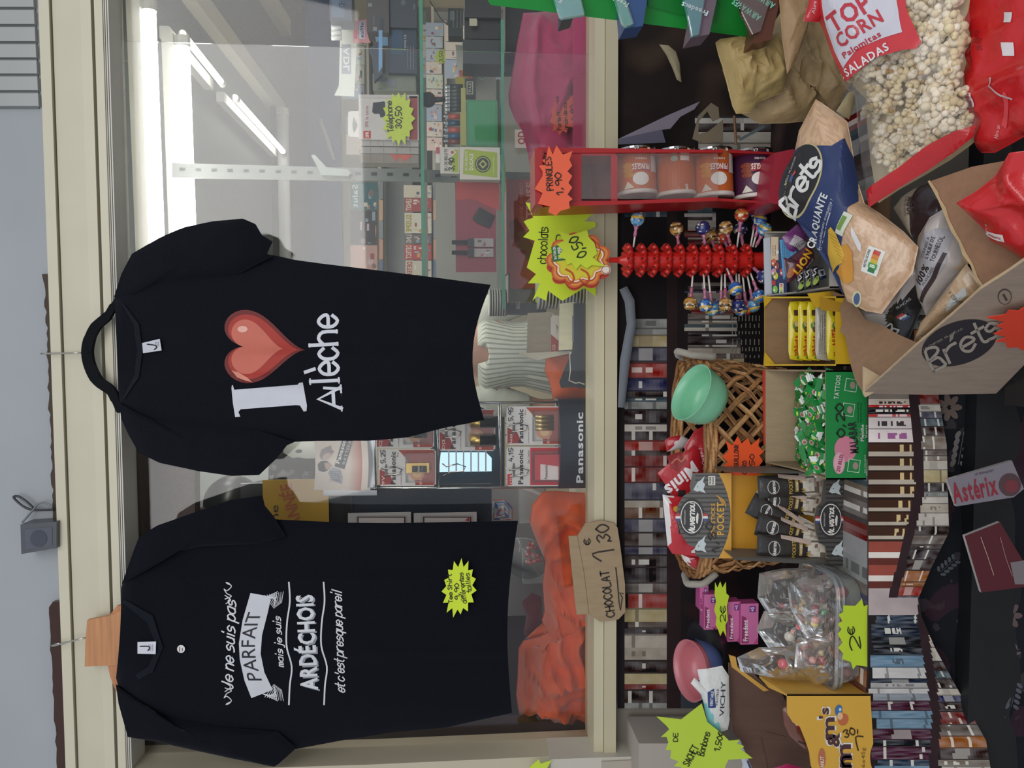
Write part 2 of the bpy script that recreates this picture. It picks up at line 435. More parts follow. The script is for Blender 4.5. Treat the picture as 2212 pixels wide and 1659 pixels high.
# outer wall over the window: plain plaster, ribbed shutter panel at its right end
m = MB(); a = FR(86, 0); zt = FR(100, 560).z
m.box(-2.2, 2.0, WY, WY+.12, zt-.02, 3.3, '9ea2a5'); struct('wall_front', m, M['wall'])
m = MB(); m.box(-2.2, -1.075, WY, WY+.1, 0, zt, 'b9b4ac'); struct('wall_left', m, M['wall'])
m = MB(); m.box(1.02, 2.0, WY, WY+.1, 0, zt, '9a9890'); struct('wall_right', m, M['wall'])
m = MB(); m.box(-1.1, 1.05, WY+.005, WY+.1, 0, 1.19, '8d857a'); struct('wall_under_window', m, M['wall'])
sh = Thing('shutter_panel', 'pale grey ribbed shutter panel at the top right above the window', 'shutter', (FR(40, 110)))
edges = [-20, 18, 55, 92, 127, 162, 198, 232]
for i in range(7):
    m = MB(); y0, y1 = edges[i]+3.4, edges[i+1]-3.4
    slab([(-160, y0), (72+y0*.05, y0), (72+y1*.05, y1), (-160, y1)], 1.838, .013, '9fa19f', m)
    sh.part('slat', m, M['paint'])
m = MB(); slab([(-160, -24), (74, -24), (84, 234), (-160, 234)], 1.846, .01, '777b7c', m); sh.part('backing', m, M['paint'])
# header profile: lip, groove, board, groove, board, metal tracks (straight bars along X, heights read off at the middle)
X0, X1 = -1.2, 1.12
def zat(x, y=830, Y=1.83): return YP(Y)(x, y).z
hd = MB()
def bar(x0, x1, Yf, col, mm): mm.box(X0, X1, Yf, 1.90, zat(x1, 830, Yf), zat(x0, 830, Yf), col)
bar(112, 134, 1.815, 'c9c2ab', hd); bar(134, 141, 1.832, '938f80', hd); bar(141, 222, 1.822, 'c6bfa8', hd); bar(200, 222, 1.819, 'cbc4ad', hd)
bar(222, 229, 1.832, '938f80', hd); bar(229, 246, 1.818, 'cdc6ae', hd)
struct('trim_1', hd, M['paint'])
tr = MB(); 
for i, (a0, a1) in enumerate(((247.5, 250), (252, 254.5), (256.5, 259))): bar(a0, a1, 1.822, 'cfccc0', tr)
bar(246, 262, 1.832, '4a4640', tr); struct('trim_2', tr, M['paint'])
sl = MB(); sl.box(X0+.13, X1, 1.80, 1.93, zat(1333, 830, 1.80), zat(1307, 830, 1.80), 'bfb597'); sl.box(X0+.13, X1, 1.806, 1.93, zat(1306, 830, 1.80), zat(1285, 830, 1.80), 'c6bd9f')
struct('window_sill_1', sl, M['paint'])
tr = MB(); tr.box(X0+.13, X1, 1.88, 1.92, zat(1285, 830, 1.88), zat(1278, 830, 1.88), '77716a'); struct('trim_3', tr, M['metal'])
# left jamb and the next counter beyond it
m = MB(); m.solid([YP(1.815)(x, y) for x, y in ((262, 1668), (790, 1652), (1052, 1640), (1300, 1628), (1300, 1700), (262, 1730))], (0, .12, 0), 'bdb49c'); struct('trim_4', m, M['paint'])
m = MB(); m.solid([YP(1.875)(x, y) for x, y in ((262, 1646), (790, 1634), (1283, 1618), (1283, 1640), (262, 1668))], (0, .04, 0), '5d5a60'); struct('trim_5', m, M['metal'])
m = MB(); m.solid([YP(1.78)(x, y) for x, y in ((1190, 1640), (1372, 1634), (1372, 1720), (1190, 1720))], (0, .1, 0), 'c2bcae'); m.solid([YP(1.775)(x, y) for x, y in ((1300, 1646), (1372, 1642), (1372, 1720), (1300, 1720))], (0, .02, 0), 'aba294')
solo('counter_top', m, M['paint'], 'cream painted counter end at the lower left corner of the window', 'counter')
# glass panes of the sliding window
for i, (y0, y1, Y) in enumerate(((-40, 830, 1.885), (106, 1660, 1.897))):
    m = MB(); p = YP(Y); m.solid([p(x, y) for x, y in ((262, y0-18 if i else y0), (1284, y0+12 if i else y0), (1284, y1-30), (262, y1))], (0, .004, 0), 'c8e0d8')
    o = struct('window_%d' % (i+1), m, M['pane'])
# interior room
m = MB(); m.box(-3.2, 3.2, 1.96, 6.2, -.1, 0, '7d7568'); struct('floor', m, M['wall'])
m = MB(); m.box(-3.2, 3.2, 1.93, 6.2, 2.66, 2.76, '5e6264'); struct('ceiling', m, M['wall'])
m = MB(); m.box(-3.2, 3.2, 6.0, 6.1, 0, 2.66, 'd8cdb0'); zb = YP(5.95)(668, 400).z; struct('wall_back', m, M['wall'])
m = MB(); m.box(-.9, 3.2, 5.93, 6.0, YP(5.95)(738, 400).z, YP(5.95)(655, 400).z, '4a639c'); struct('trim_6', m, M['paint'])
m = MB(); m.box(3.1, 3.2, 1.96, 6.1, 0, 2.66, 'c9c2ae'); struct('wall_right_inside', m, M['wall'])
m = MB(); m.box(-3.2, -3.1, 1.96, 6.1, 0, 2.66, '8d8a86'); struct('wall_left_inside', m, M['wall'])
m = MB(); m.box(-3.2, 3.2, -3.6, 1.86, -.1, 0, '86817a'); struct('pavement', m, M['wall'])
m = MB(); m.box(-1.1, 1.05, 1.925, 2.42, 1.165, 1.188, 'a89f8c'); struct('window_sill_2', m, M['paint'])
# ceiling beams and lamps inside
bm = MB()
for pts, col in (([(392, 0), (430, 0), (622, 248), (600, 250)], 'b8b2a0'), ):
    pass
def ceil_strip(x0, y0, x1, y1, wd, z, th, name, mt, col, lab=None, cat=None):
    p = ZP(z); a, b = p(x0, y0), p(x1, y1); d = (b-a).normalized(); s = V((d.y, -d.x, 0))*wd/2; m = MB()
    m.hexa([a-s, b-s, b+s, a+s], [q+V((0, 0, th)) for q in (a-s, b-s, b+s, a+s)], col); return m
m = ceil_strip(425, -20, 615, 238, .09, 2.60, .06, '', '', 'cfc8b4'); struct('trim_7', m, M['paint'])
m = ceil_strip(575, -30, 628, 60, .10, 2.60, .06, '', '', 'cfc8b4'); struct('trim_8', m, M['paint'])
def tube_lamp(a, b, r, label, mt='tube', hs=.03, grp='fluorescent tube lamps in the shop'):
    t = Thing('tube_lamp', label, 'lamp', (a+b)/2, grp); d = (b-a).normalized()
    m = MB(); m.tube([a, a+(b-a)*.5, b], r, 'ffffff', 12); t.part('tube', m, M[mt], smooth=True)
    m = MB(); m.tube([a-d*.02, a+d*.012], r*1.15, 'd8d8d0', 10); t.part('end_cap', m, M['plastic']); m = MB(); m.tube([b-d*.012, b+d*.02], r*1.15, 'd8d8d0', 10); t.part('end_cap', m, M['plastic'])
    m = MB(); n = V((-d.y, d.x, 0)); n.normalize(); up = V((0, 0, 1)); q = up*(r+hs)
    s = n*(.022 if hs > .01 else .010)
    m.hexa([a+q-s-d*.03, b+q-s+d*.03, b+q+s+d*.03, a+q+s-d*.03], [v+up*.035 for v in (a+q-s-d*.03, b+q-s+d*.03, b+q+s+d*.03, a+q+s-d*.03)], 'e8e6dc'); t.part('housing', m, M['paint'])
    for f in (.12, .88):
        c_ = a.lerp(b, f)+q
        if c_.z < 2.6: m = MB(); m.tube([c_+up*.03, V((c_.x, c_.y, 2.66))], .003, 'a0a2a0', 6); t.part('hanging_rod', m, M['metal'])
    return t
p = YP(2.12); a = p(322, 14); tube_lamp(V((a.x-1.2, a.y, a.z-.012)), a, .0165, 'long bright tube lamp nearest the window, above the other tube', hs=.004)
p = YP(2.5); a = p(394, 94); tube_lamp(V((a.x-1.2, a.y, a.z-.012)), a, .021, 'long bright tube lamp lying just below the nearest one', hs=.004)
c = ZP(2.54); a, b = c(398, 78), c(478, 178); tube_lamp(a, b, .013, 'bright tube lamp running back from the window, near one of the pair in line', 'tubefar')
a, b = c(510, 214), c(612, 328); tube_lamp(a, b, .014, 'bright tube lamp running back from the window, far one of the pair in line', 'tubefar')
p = YP(4.6)
for x, y0, y1, n in ((478, 240, 830, 'upper'), (562, 242, 830, 'lower')):
    a, b = p(x, y0), p(x+6, y1); tube_lamp(V((b.x, a.y, min(a.z, 2.55))), V((a.x, a.y, min(a.z, 2.55))), .034, 'wide dim tube lamp crossing the back of the ceiling, the %s one' % n, 'paint', hs=.0)
a, b = YP(5.91)(692, 258), YP(5.91)(722, 345); m = MB(); m.tube([a, b], .016, 'eef2ee'); solo('reflection_rod', m, M['paint'], 'white slanted rod standing in for a reflection on the blue band of the back wall', 'reflection_rod', smooth=True)  # solid rod modelled in place of a slanted reflection
# dark fascia inside at the left
m = MB(); q = YP(2.0); m.solid([q(x, y) for x, y in ((258, 860), (420, 860), (421, 1105), (421, 1720), (258, 1720))], (0, .04, 0), '3a2622'); struct('trim_9', m, M['dark'])
m = MB(); q = YP(2.02); m.solid([q(x, y) for x, y in ((420, 1560), (420, 1720), (1290, 1720), (1290, 1560))], (0, .04, 0), '3b2428'); struct('trim_10', m, M['dark'])  # maroon board standing in for the dark reflection in the glass
m = MB(); q = YP(2.43); m.solid([q(x, y) for x, y in ((420, 1100), (420, 1700), (1290, 1700), (1290, 1330), (1060, 1330), (1060, 1100))], (0, .03, 0), '3f2a2d'); struct('trim_11', m, M['dark'])
m = MB(); q = YP(2.6); m.solid([q(x, y) for x, y in ((420, 1000), (420, 1130), (700, 1130), (700, 1000))], (0, .02, 0), 'cfd6d4'); struct('trim_12', m, M['paint'])

# ================================================================ UPPER WALL BITS
m = MB(); rn = random.Random(3); q = YP(1.842); up, dn = [], []
for i in range(49):
    t = i/48; y = 592+t*560; xb = 102+t*32
    up.append((96+t*20+rn.uniform(-3, 3)+(-4 if i < 2 else 0), y)); dn.append((xb+6, y))
m.solid([q(x, y) for x, y in up+dn[::-1]], (0, .006, 0), '4b4038'); solo('felt_strip', m, M['fabric'], 'thin frayed dark felt strip poking out over the window header, between hanger and speaker', 'felt strip')
m = MB(); up, dn = [(114, 1300)], [(128, 1300)]
for i in range(24):
    t = i/23; y = 1312+t*350; up.append((104+t*20+rn.uniform(-2, 2), y)); dn.append((132+t*13, y))
m.solid([YP(1.83)(x, y) for x, y in up+dn[::-1]], (0, .012, 0), '43302b'); solo('felt_strip', m, M['fabric'], 'thick torn brown felt strip along the upper left wall over the wooden hanger', 'felt strip')
t = Thing('wall_speaker', 'small square grey speaker box fixed on the wall above the header', 'speaker', YP(1.82)(84, 1163))
m = MB(); q = YP(1.80); m.solid([q(x, y) for x, y in ((44, 1133), (122, 1127), (122, 1184), (46, 1197))], (0, .05, 0), '4a4d52'); t.part('housing', m, M['plastic'])
m = MB(); m.poly([(54, 1143), (113, 1138), (113, 1178), (55, 1187)], q, '5b5f68', .001); m.poly(disc(84, 1163, 18, 18), q, '4d5059', .002); t.part('grille', m, M['fabric'])
t = Thing('cable', 'black looped cable on the wall beside the small speaker', 'cable', YP(1.83)(60, 1090))
m = MB(); q = YP(1.835); pts = smooth2([(118, 1100), (90, 1101), (68, 1100), (50, 1092), (34, 1078), (32, 1072), (42, 1072), (58, 1082), (74, 1097)], 5)
m.tube([q(x, y, .003) for x, y in pts], .0028, '2c2d30', 6); t.part('wire', m, M['plastic'], smooth=True)
m = MB(); m.tube([q(x, y, .004) for x, y in smooth2([(116, 1094), (100, 1086), (84, 1088), (74, 1100), (50, 1128)], 4)], .0024, '77797c', 6); t.part('grey_wire', m, M['plastic'], smooth=True, label='thin grey second wire')
m = MB(); q = YP(1.79)
# ================================================================ SHIRTS
def shirt_surface(rows, Y, seed, bulge=.03, fold=()):
    ys = [(r[0]+r[2])/2 for r in rows]
    def fn(u, t):
        k = u*(len(rows)-1); i = min(int(k), len(rows)-2); f = k-i; a, b = rows[i], rows[i+1]
        r = [a[j]*(1-f)+b[j]*f for j in range(5)]
        x = r[0]*(1-t)+r[2]*t+r[4]*math.sin(math.pi*t); y = r[1]*(1-t)+r[3]*t
        return x, y, Yd(x, y, t)
    def Yd(x, y, t=None):
        d = bulge*math.sin(math.pi*min(1, max(0, t)))**.6 if t is not None else 0
        w_ = .007*noise.noise(V((x*.004, y*.010, seed)))+.003*noise.noise(V((x*.012, y*.02, seed+5)))
        for fy, fw, amp in fold: w_ += amp*math.exp(-((y-fy)/fw)**2)*min(1, max(0, (x-300)/300))
        return Y-d-w_
    def mp(x, y, off=0.):
        # left/right edges at this height
        for i in range(len(rows)-1):
            if rows[i][0] <= x <= rows[i+1][0] or i == len(rows)-2:
                a, b = rows[i], rows[i+1]; f = min(1, max(0, (x-a[0])/max(1e-6, b[0]-a[0]))); break
        y0 = a[1]*(1-f)+b[1]*f; y1 = a[3]*(1-f)+b[3]*f; t = (y-y0)/(y1-y0)
        return YP(Yd(x, y, t)-off)(x, y)
    def build(m, col, nx=110, ny=60):
        def sf(u, t):
            x, y, Yv = fn(u, t); return YP(Yv)(x, y)
        m.grid(sf, nx, ny, col)
        m.grid(lambda u, t: YP(fn(u, 1-t)[2]*0+Y+.012+.006*math.sin(t*3.1))(*fn(u, 1-t)[:2]), 30, 12, col)
    return mp, build
BK = '14161c'
rows1 = [(247, 640, 258, 872, 0), (262, 596, 264, 900, 0), (276, 574, 280, 930, 0), (300, 560, 302, 962, 0), (345, 552, 346, 974, 0), (460, 550, 470, 966, 0), (575, 549, 560, 962, 0), (600, 553, 600, 958, 0), (640, 562, 640, 954, 0), (700, 570, 700, 952, 0),
         (800, 582, 800, 952, 0), (880, 592, 880, 945, 0), (960, 602, 960, 924, 0), (1018, 610, 1010, 915, 0), (1060, 615, 1046, 907, -32)]
mp1, bs1 = shirt_surface(rows1, 1.795, 3, .035, ((820, 14, .012), (770, 18, -.006)))
s1 = Thing('t_shirt', 'black t-shirt printed with a red heart, on a black plastic hanger', 't-shirt', YP(1.79)(620, 750), 'printed black t-shirts')
m = MB(); bs1(m, BK); s1.part('body', m, M['jersey'], smooth=True)
def sleeve(pts, Y, th, sd, T, col=BK):
    m = MB(); P = Pillow(pts, YP(Y), th, wr=.006, ws=9, seed=sd, pw=2.6); P.mesh(m, col, 12); T.part('sleeve', m, M['jersey'], smooth=True)
sleeve([(246, 642), (262, 592), (285, 548), (345, 513), (400, 490), (460, 478), (524, 472), (552, 484), (566, 508), (589, 522), (577, 548), (590, 553), (520, 590), (430, 600), (330, 620), (268, 650)], 1.775, .02, 1, s1)
sleeve([(257, 868), (262, 905), (278, 940), (300, 978), (345, 1000), (430, 1018), (500, 1028), (560, 1026), (598, 990), (620, 962), (636, 955), (560, 930), (430, 915), (330, 905), (275, 880)], 1.776, .02, 2, s1)
m = MB(); m.poly([(262, 655), (266, 655), (300, 700), (308, 757), (300, 815), (268, 862), (264, 862), (290, 810), (296, 757), (288, 700)], mp1, '1d2026', .004, 14); s1.part('collar', m, M['jersey'])
m = MB(); q = YP(1.752); sheet(m, [(307, 741), (345, 732), (349, 757), (309, 763)], q, .001, 'c9cbd2'); pen(m, 'J', q, 328, 748, 12, 20, '2a2c33', a=-8, w=2.4); 
for i in range(3): stroke(m, [(336+i*3, 738), (337+i*3, 754-i*3)], q, .8, '888a90')
s1.part('size_label', m, M['fabric'], label='small pale size label at the neck')
m = MB()
m.poly([(500, 838), (501, 832), (503, 832), (506, 842), (643, 831), (646, 827), (654, 826), (663, 876), (662, 888), (656, 889), (648, 876), (640, 875), (520, 884), (515, 890), (519, 900), (508, 901), (503, 870)], mp1, 'ccced6', .0012, 10)
s1.part('letter_i_print', m, M['paper'], label='big pale slab letter I')
m = MB()
def heart(cx, cy, sx, sy, sh=0):
    o = []
    for i in range(60):
        t = 2*math.pi*i/60; hx = 16*math.sin(t)**3; hy = 13*math.cos(t)-5*math.cos(2*t)-2*math.cos(3*t)-math.cos(4*t)
        o.append((cx-(hy+2.5)*sx, cy-hx*sy+sh*hy))
    return o
m.poly(heart(572, 750, 6.05, 4.95, -.35), mp1, '6e1d1a', .0012, 8)
m.poly(heart(570, 750, 5.35, 4.35, -.35), mp1, 'a93227', .0018, 8)
m.poly(heart(556, 750, 3.9, 3.7, -.2), mp1, 'c96a58', .0024, 8)
m.poly(disc(524, 711, 11, 7), mp1, 'e8b0a0', .003); m.poly([(500, 800), (512, 815), (530, 822), (545, 826), (535, 816), (515, 804)], mp1, 'd88a74', .003)
s1.part('heart_print', m, M['paper'], label='big glossy red heart')
m = MB()
WS = 'd2d3da'
for s_, cx_, cy_, l_, h_ in (('A', 712, 861, 46, 50), ('l', 701, 823, 12, 62), ('è', 700, 796, 24, 62), ('c', 699, 764, 22, 62), ('h', 698, 731, 27, 60), ('e', 698, 694, 23, 62)):
    pen(m, s_, mp1, cx_, cy_, l_, h_, WS, a=3, w=7.5, jit=0, sm=s_ not in 'A', slab={'A': .45, 'l': .8, 'h': .5}.get(s_, 0), off=.0014, sub=10)
stroke(m, [(700, 838), (736, 840)], mp1, 6, WS, .0012, 10); stroke(m, [(736, 832), (737, 848)], mp1, 4, WS, .0014)
stroke(m, [(737, 840), (738, 886)], mp1, .1, WS, .0012)
s1.part('lettering', m, M['paper'], label='pale serif place-name lettering')
# hanger one: black plastic, wire hook
def hook(T, tip, base, Y, flip=1, col='b8b4a8'):
    m = MB(); q = YP(Y); (x0, y0), (x1, y1) = tip, base
    pts = [q(x0+(x1-x0)*t, y0+(y1-y0)*t) for t in (1, .75, .5, .25, .1)]; e = q(x0, y0)
    pts += [e+V((0, .018*math.sin(t*1.3), .006*math.sin(t*math.pi)-.01*t)) for t in (.25, .5, .75, 1., 1.3, 1.7)]
    m.tube(pts, .0021, col, 6); T.part('hook', m, M['chrome'], smooth=True, label='thin metal hook')
h = Thing('hanger', 'black plastic clothes hanger under the heart t-shirt', 'hanger', YP(1.79)(190, 762), 'clothes hangers')
hook(h, (88, 764), (184, 762), 1.80)
m = MB(); q = YP(1.79); cen = smooth2([(258, 640), (246, 662), (232, 684), (208, 706), (194, 735), (190, 763), (196, 792), (212, 822), (240, 843), (252, 866), (262, 890)], 4)
ww = [5, 8, 10, 11, 12, 12, 12, 11, 10, 8, 5]
n = len(cen); L_, R_ = [], []
for i, pnt in enumerate(cen):
    a, b = cen[max(0, i-1)], cen[min(n-1, i+1)]; dx, dy = b[0]-a[0], b[1]-a[1]; l = math.hypot(dx, dy); wv = ww[min(10, int(i/(n-1)*10))]
    L_.append((pnt[0]-dy/l*wv, pnt[1]+dx/l*wv)); R_.append((pnt[0]+dy/l*wv*.9, pnt[1]-dx/l*wv*.9))
for i in range(n-1):
    m.hexa([q(*L_[i], .006), q(*L_[i+1], .006), q(*R_[i+1], .006), q(*R_[i], .006)], [q(*L_[i], -.006), q(*L_[i+1], -.006), q(*R_[i+1], -.006), q(*R_[i], -.006)], '17181b')
m.tube([q(181, 762), q(195, 762)], .008, '17181b', 8)
h.part('frame', m, M['jersey'])

rows2 = [(262, 1268, 250, 1470, 3), (292, 1196, 262, 1520, 0), (330, 1160, 300, 1582, 0), (400, 1140, 400, 1606, 0), (500, 1128, 500, 1618, 0), (597, 1122, 597, 1622, 0), (640, 1124, 640, 1618, 0), (746, 1129, 746, 1598, 0),
         (850, 1130, 846, 1582, 0), (1000, 1127, 960, 1572, 0), (1119, 1125, 1106, 1540, -16)]
mp2, bs2 = shirt_surface(rows2, 1.795, 11, .035, ((1250, 10, .006), (1410, 12, .005)))
s2 = Thing('t_shirt', 'black t-shirt printed with white slogan lettering and ribbon banner, on a wooden hanger', 't-shirt', YP(1.79)(680, 1370), 'printed black t-shirts')
BK2 = '11131a'
m = MB(); bs2(m, BK2); s2.part('body', m, M['jersey'], smooth=True)
sleeve([(263, 1262), (282, 1208), (300, 1160), (340, 1135), (428, 1104), (500, 1080), (567, 1070), (572, 1092), (592, 1116), (600, 1130), (620, 1160), (560, 1175), (440, 1180), (340, 1200), (285, 1240)], 1.775, .018, 4, s2, BK2)
sleeve([(250, 1478), (256, 1520), (276, 1592), (340, 1602), (420, 1621), (500, 1638), (592, 1656), (602, 1650), (640, 1616), (600, 1580), (480, 1570), (360, 1550), (290, 1520)], 1.776, .018, 5, s2, BK2)
m = MB(); m.poly([(262, 1300), (270, 1296), (330, 1330), (352, 1398), (330, 1452), (276, 1480), (262, 1478), (320, 1440), (338, 1398), (318, 1345)], mp2, '1b1d25', .004, 14); s2.part('collar', m, M['jersey'])
m = MB(); q = YP(1.752); sheet(m, [(297, 1387), (337, 1386), (336, 1413), (297, 1412)], q, .001, 'd2d3da'); pen(m, 'J', q, 313, 1399, 12, 20, '2a2c33', w=2.4)
for i in range(3): stroke(m, [(322+i*4, 1392), (322+i*4, 1406)], q, .8, '888a90')
s2.part('size_label', m, M['fabric'], label='small pale size label at the neck')
m = MB(); q = YP(1.7545); sheet(m, disc(391, 1402, 8.5, 8.5), q, .0008, 'dcdad6')
stroke(m, [(388, 1407), (388, 1398)], q, 1.5, '7a3a3a'); stroke(m, [(394, 1406), (394, 1400)], q, 1.5, '555'*2)
solo('round_sticker', m, M['paper'], 'tiny round white sticker below the neck of the slogan t-shirt', 'sticker')
m = MB(); W = 'cfd0d4'
O = .0014
pen(m, 'Je ne suis pas', mp2, 494, 1390, 190, 24, W, a=-2, w=3.2, shear=.35, off=O, sub=14)
pen(m, 'mais je suis', mp2, 602, 1385, 108, 14, W, a=4, w=2.3, shear=.35, off=O, sub=14)
pen(m, "et c'est presque pareil", mp2, 731, 1384, 218, 20, W, a=2, w=2.6, shear=.35, off=O, sub=14)
for y0, sg in ((1492, 1), (1288, -1)):
    stroke(m, smooth2([(488, y0+sg*30), (500, y0+sg*22), (490, y0+sg*12), (484, y0+sg*16), (490, y0+sg*6), (500, y0), (486, y0-sg*6)], 4), mp2, [1.5, 4, 4, 2], W, O)
    stroke(m, smooth2([(486, y0+sg*2), (498, y0-sg*8), (488, y0-sg*16)], 4), mp2, 2, W, O)
s2.part('script_lettering', m, M['paper'], label='white script lettering')
m = MB()
ban = [(541, 1281), (586, 1289), (578, 1325), (566, 1372), (563, 1412), (571, 1452), (589, 1490), (543, 1508), (528, 1470), (518, 1425), (516, 1390), (524, 1340)]
m.poly(ban, mp2, 'c9cacf', O, 14)
txt(m, 'PARFAIT', mp2, 549, 1396, 148, 31, '1a1b22', a=0, bold=0, off=O+.0006, sub=12, fn=lambda x, y: (x, y+14-((x)/80)**2*18))
for y0, sg in ((1300, -1), (1492, 1)):
    for i in range(9):
        a0 = (578-i*1.5+12, y0-sg*8+sg*i*3.2); stroke(m, [(566+i*4, y0+sg*(6+i)), (600-i*1, y0+sg*(28-i*4)-sg*6)], mp2, 1.5, W, O)
        stroke(m, [(592+i*2, y0-sg*(14-i*1.5)), (572+i*5, y0+sg*(14+i))], mp2, 1.2, W, O)
for x0, x1 in ((625, 628), (700, 704)):
    stroke(m, smooth2([(x0-1, 1258), (x0+1, 1300), (x0-5, 1345), (x0-6, 1395), (x1+2, 1440), (x1-2, 1480), (x1-4, 1522)], 5), mp2, 3.4, W, O)
s2.part('ribbon_print', m, M['paper'], label='white ribbon banner and rules')
m = MB(); txt(m, 'ARDÉCHOIS', mp2, 662, 1388, 206, 37, W, a=3, bold=1, off=O, sub=12); txt(m, 'ARDÉCHOIS', mp2, 667, 1391, 206, 37, '8e9097', a=3, bold=0, off=O-.0004, sub=12)
s2.part('block_lettering', m, M['paper'], label='white block capital lettering')
h = Thing('hanger', 'pale wooden clothes hanger with a square back under the slogan t-shirt', 'hanger', YP(1.79)(215, 1376), 'clothes hangers')
hook(h, (108, 1397), (190, 1376), 1.79)
m = MB(); q = YP(1.785)
m.solid([q(x, y) for x, y in ((188, 1340), (238, 1330), (262, 1318), (262, 1436), (236, 1438), (183, 1440), (184, 1390))], (0, .012, 0), 'bd8355')
q = YP(1.789); m.solid([q(x, y) for x, y in ((252, 1309), (262, 1308), (262, 1492), (250, 1493), (238, 1462), (232, 1432), (236, 1330))], (0, .010, 0), 'b87c50')
m.solid([q(x, y) for x, y in ((336, 1360), (345, 1370), (351, 1398), (346, 1426), (336, 1440))], (0, .01, 0), 'b98358')
h.part('shoulder_board', m, M['wood'])
# price burst on shirt two
q = YP(1.748)
sb = burst(992, 1270, 37, 62, 15, 5, .76, a=8)
def dr(d, pl):
    pen(d, 'Tee Shirt', pl, 972, 1272, 60, 9, '20260c', a=3, w=1.6); pen(d, '9,90', pl, 987, 1278, 34, 10, '20260c', a=3, w=1.8)
    pen(d, 'différentes', pl, 999, 1270, 66, 10, '20260c', a=7, w=1.5); pen(d, 'tailles', pl, 1011, 1258, 40, 10, '20260c', a=7, w=1.5)
sign('price_burst', 'small yellow star price card pinned on the slogan t-shirt', sb, q, 'cfe32a', dr)
# ================================================================ THINGS BEHIND THE GLASS
def room_fill(name, loc, size, power):
    area(name, loc, (0, 0, 0), size, size, power, (1, .98, .90))
room_fill('shop_fill', (1.0, 3.6, 2.55), 1.6, 20)  # both fill lamps are added to brighten the shop interior
room_fill('shop_fill_rear', (-.8, 4.8, 2.55), 1.2, 10)
def cab(x0, x1, y0, y1, Y, dep, col, side=None, m=None, skew=0):
    "box whose front fills a picture rectangle on plane Y"
    m = m or MB(); q = YP(Y); a = [q(x1, y1), q(x1, y0), q(x0, y0), q(x0, y1)]   # low-left, low-right, up-right, up-left
    xs = (a[0].x+a[3].x)/2, (a[1].x+a[2].x)/2; zs = (a[0].z+a[1].z)/2, (a[2].z+a[3].z)/2
    s = side or col
    m.hexa([V((xs[0], Y, zs[0])), V((xs[1], Y, zs[0])), V((xs[1], Y+dep, zs[0])), V((xs[0], Y+dep, zs[0]))],
           [V((xs[0], Y, zs[1])), V((xs[1], Y, zs[1])), V((xs[1], Y+dep, zs[1])), V((xs[0], Y+dep, zs[1]))], [s, s, col, s, s, s])
    return m
def boxed(name, label, cat, x0, x1, y0, y1, Y, dep, col, side=None, draw=None, mt='card', group=None, pname='body'):
    t = Thing(name, label, cat, YP(Y)(x1, (y0+y1)/2), group); bd = t.part(pname, cab(x0, x1, y0, y1, Y, dep, col, side), M[mt])
    if draw:
        d = MB(); draw(d, YP(Y)); t.part('lettering', d, M['paper'], bd)
    return t
def patch(d, q, x0, x1, y0, y1, n, cols, sd, off=.001):
    rn = random.Random(sd)
    for i in range(n):
        a, b = rn.uniform(x0, x1), rn.uniform(y0, y1); w_, h_ = rn.uniform(.08, .3)*(x1-x0), rn.uniform(.1, .35)*(y1-y0)
        a1, b1 = min(x1, a+w_), min(y1, b+h_); c = rn.choice(cols)
        d.poly(disc((a+a1)/2, (b+b1)/2, (a1-a)/2, (b1-b)/2, 0, 9) if rn.random() < .4 else rect(a, a1, b, b1), q, c, off+.00005*i)
def scribble(d, q, x0, x1, y0, y1, n, col, w=1.0, sd=1, off=.0016):
    "lines of very small print: rows run in reading direction"
    rn = random.Random(sd)
    for i in range(n):
        x = x0+(x1-x0)*(i+.5)/n; y = y1
        while y > y0+1:
            l = rn.uniform(2, 7); stroke(d, [(x, y), (x, max(y0, y-l))], q, w, col, off); y -= l+rn.uniform(1.2, 2.4)
PAST = ['d9b8b0', 'c98f84', 'e0d3b8', '9fb3c4', '6f8fb0', 'b5c49a', 'e2c7c9', '8a6f68', 'f0e6d2', 'a84a44', '53606e', 'd8a860']
def mag(x0, x1, y0, y1, Y, label, base, title='', tcol='b03030', flip=True, cols=PAST, n=7, sd=1, th=.006, group=None):
    t = Thing('magazine', label, 'magazine', YP(Y)(x1, (y0+y1)/2), group); cv = t.part('cover', cab(x0, x1, y0, y1, Y, th, base, 'e8e2d4'), M['card'])
    d = MB(); q = YP(Y); patch(d, q, x0+(x1-x0)*.3, x1-2, y0+2, y1-2, n, cols, sd)
    if title: txt(d, title, q, x0+(x1-x0)*.15, (y0+y1)/2, (y1-y0)*.85, (x1-x0)*.2, tcol, flip=flip, off=.0022)
    t.part('cover_print', d, M['card'], cv); return t
# glass shelves with green edges
def gshelf(y0, y1, xa, Y0, dep, th, label):
    q = YP(Y0); z = q(xa, (y0+y1)/2).z; a, b = q(xa, y1).x, q(xa, y0).x
    t = Thing('glass_shelf', label, 'shelf', V(((a+b)/2, Y0, z)), 'glass shelves in the window')
    m = MB(); m.box(a, b, Y0+.003, Y0+dep, z-th, z, 'd8efe4'); t.part('glass_plate', m, M['shelfglass'])
    m = MB(); m.box(a, b, Y0, Y0+.003, z-th, z, '3c8f6e'); m2 = m; t.part('front_edge', m2, M['glassedge'], label='green front edge')
    m = MB(); m.box(a, b, Y0+dep, Y0+dep+.003, z-th, z, '3f9a78'); t.part('rear_edge', m, M['glassedge'], label='green rear edge')
    return z
zs1 = gshelf(-60, 612, 908, 2.06, .22, .009, 'upper glass shelf with green edges, carrying the phone boxes')
zs2 = gshelf(42, 668, 1083, 2.04, .24, .008, 'lower glass shelf with green edges, carrying the playing cards')
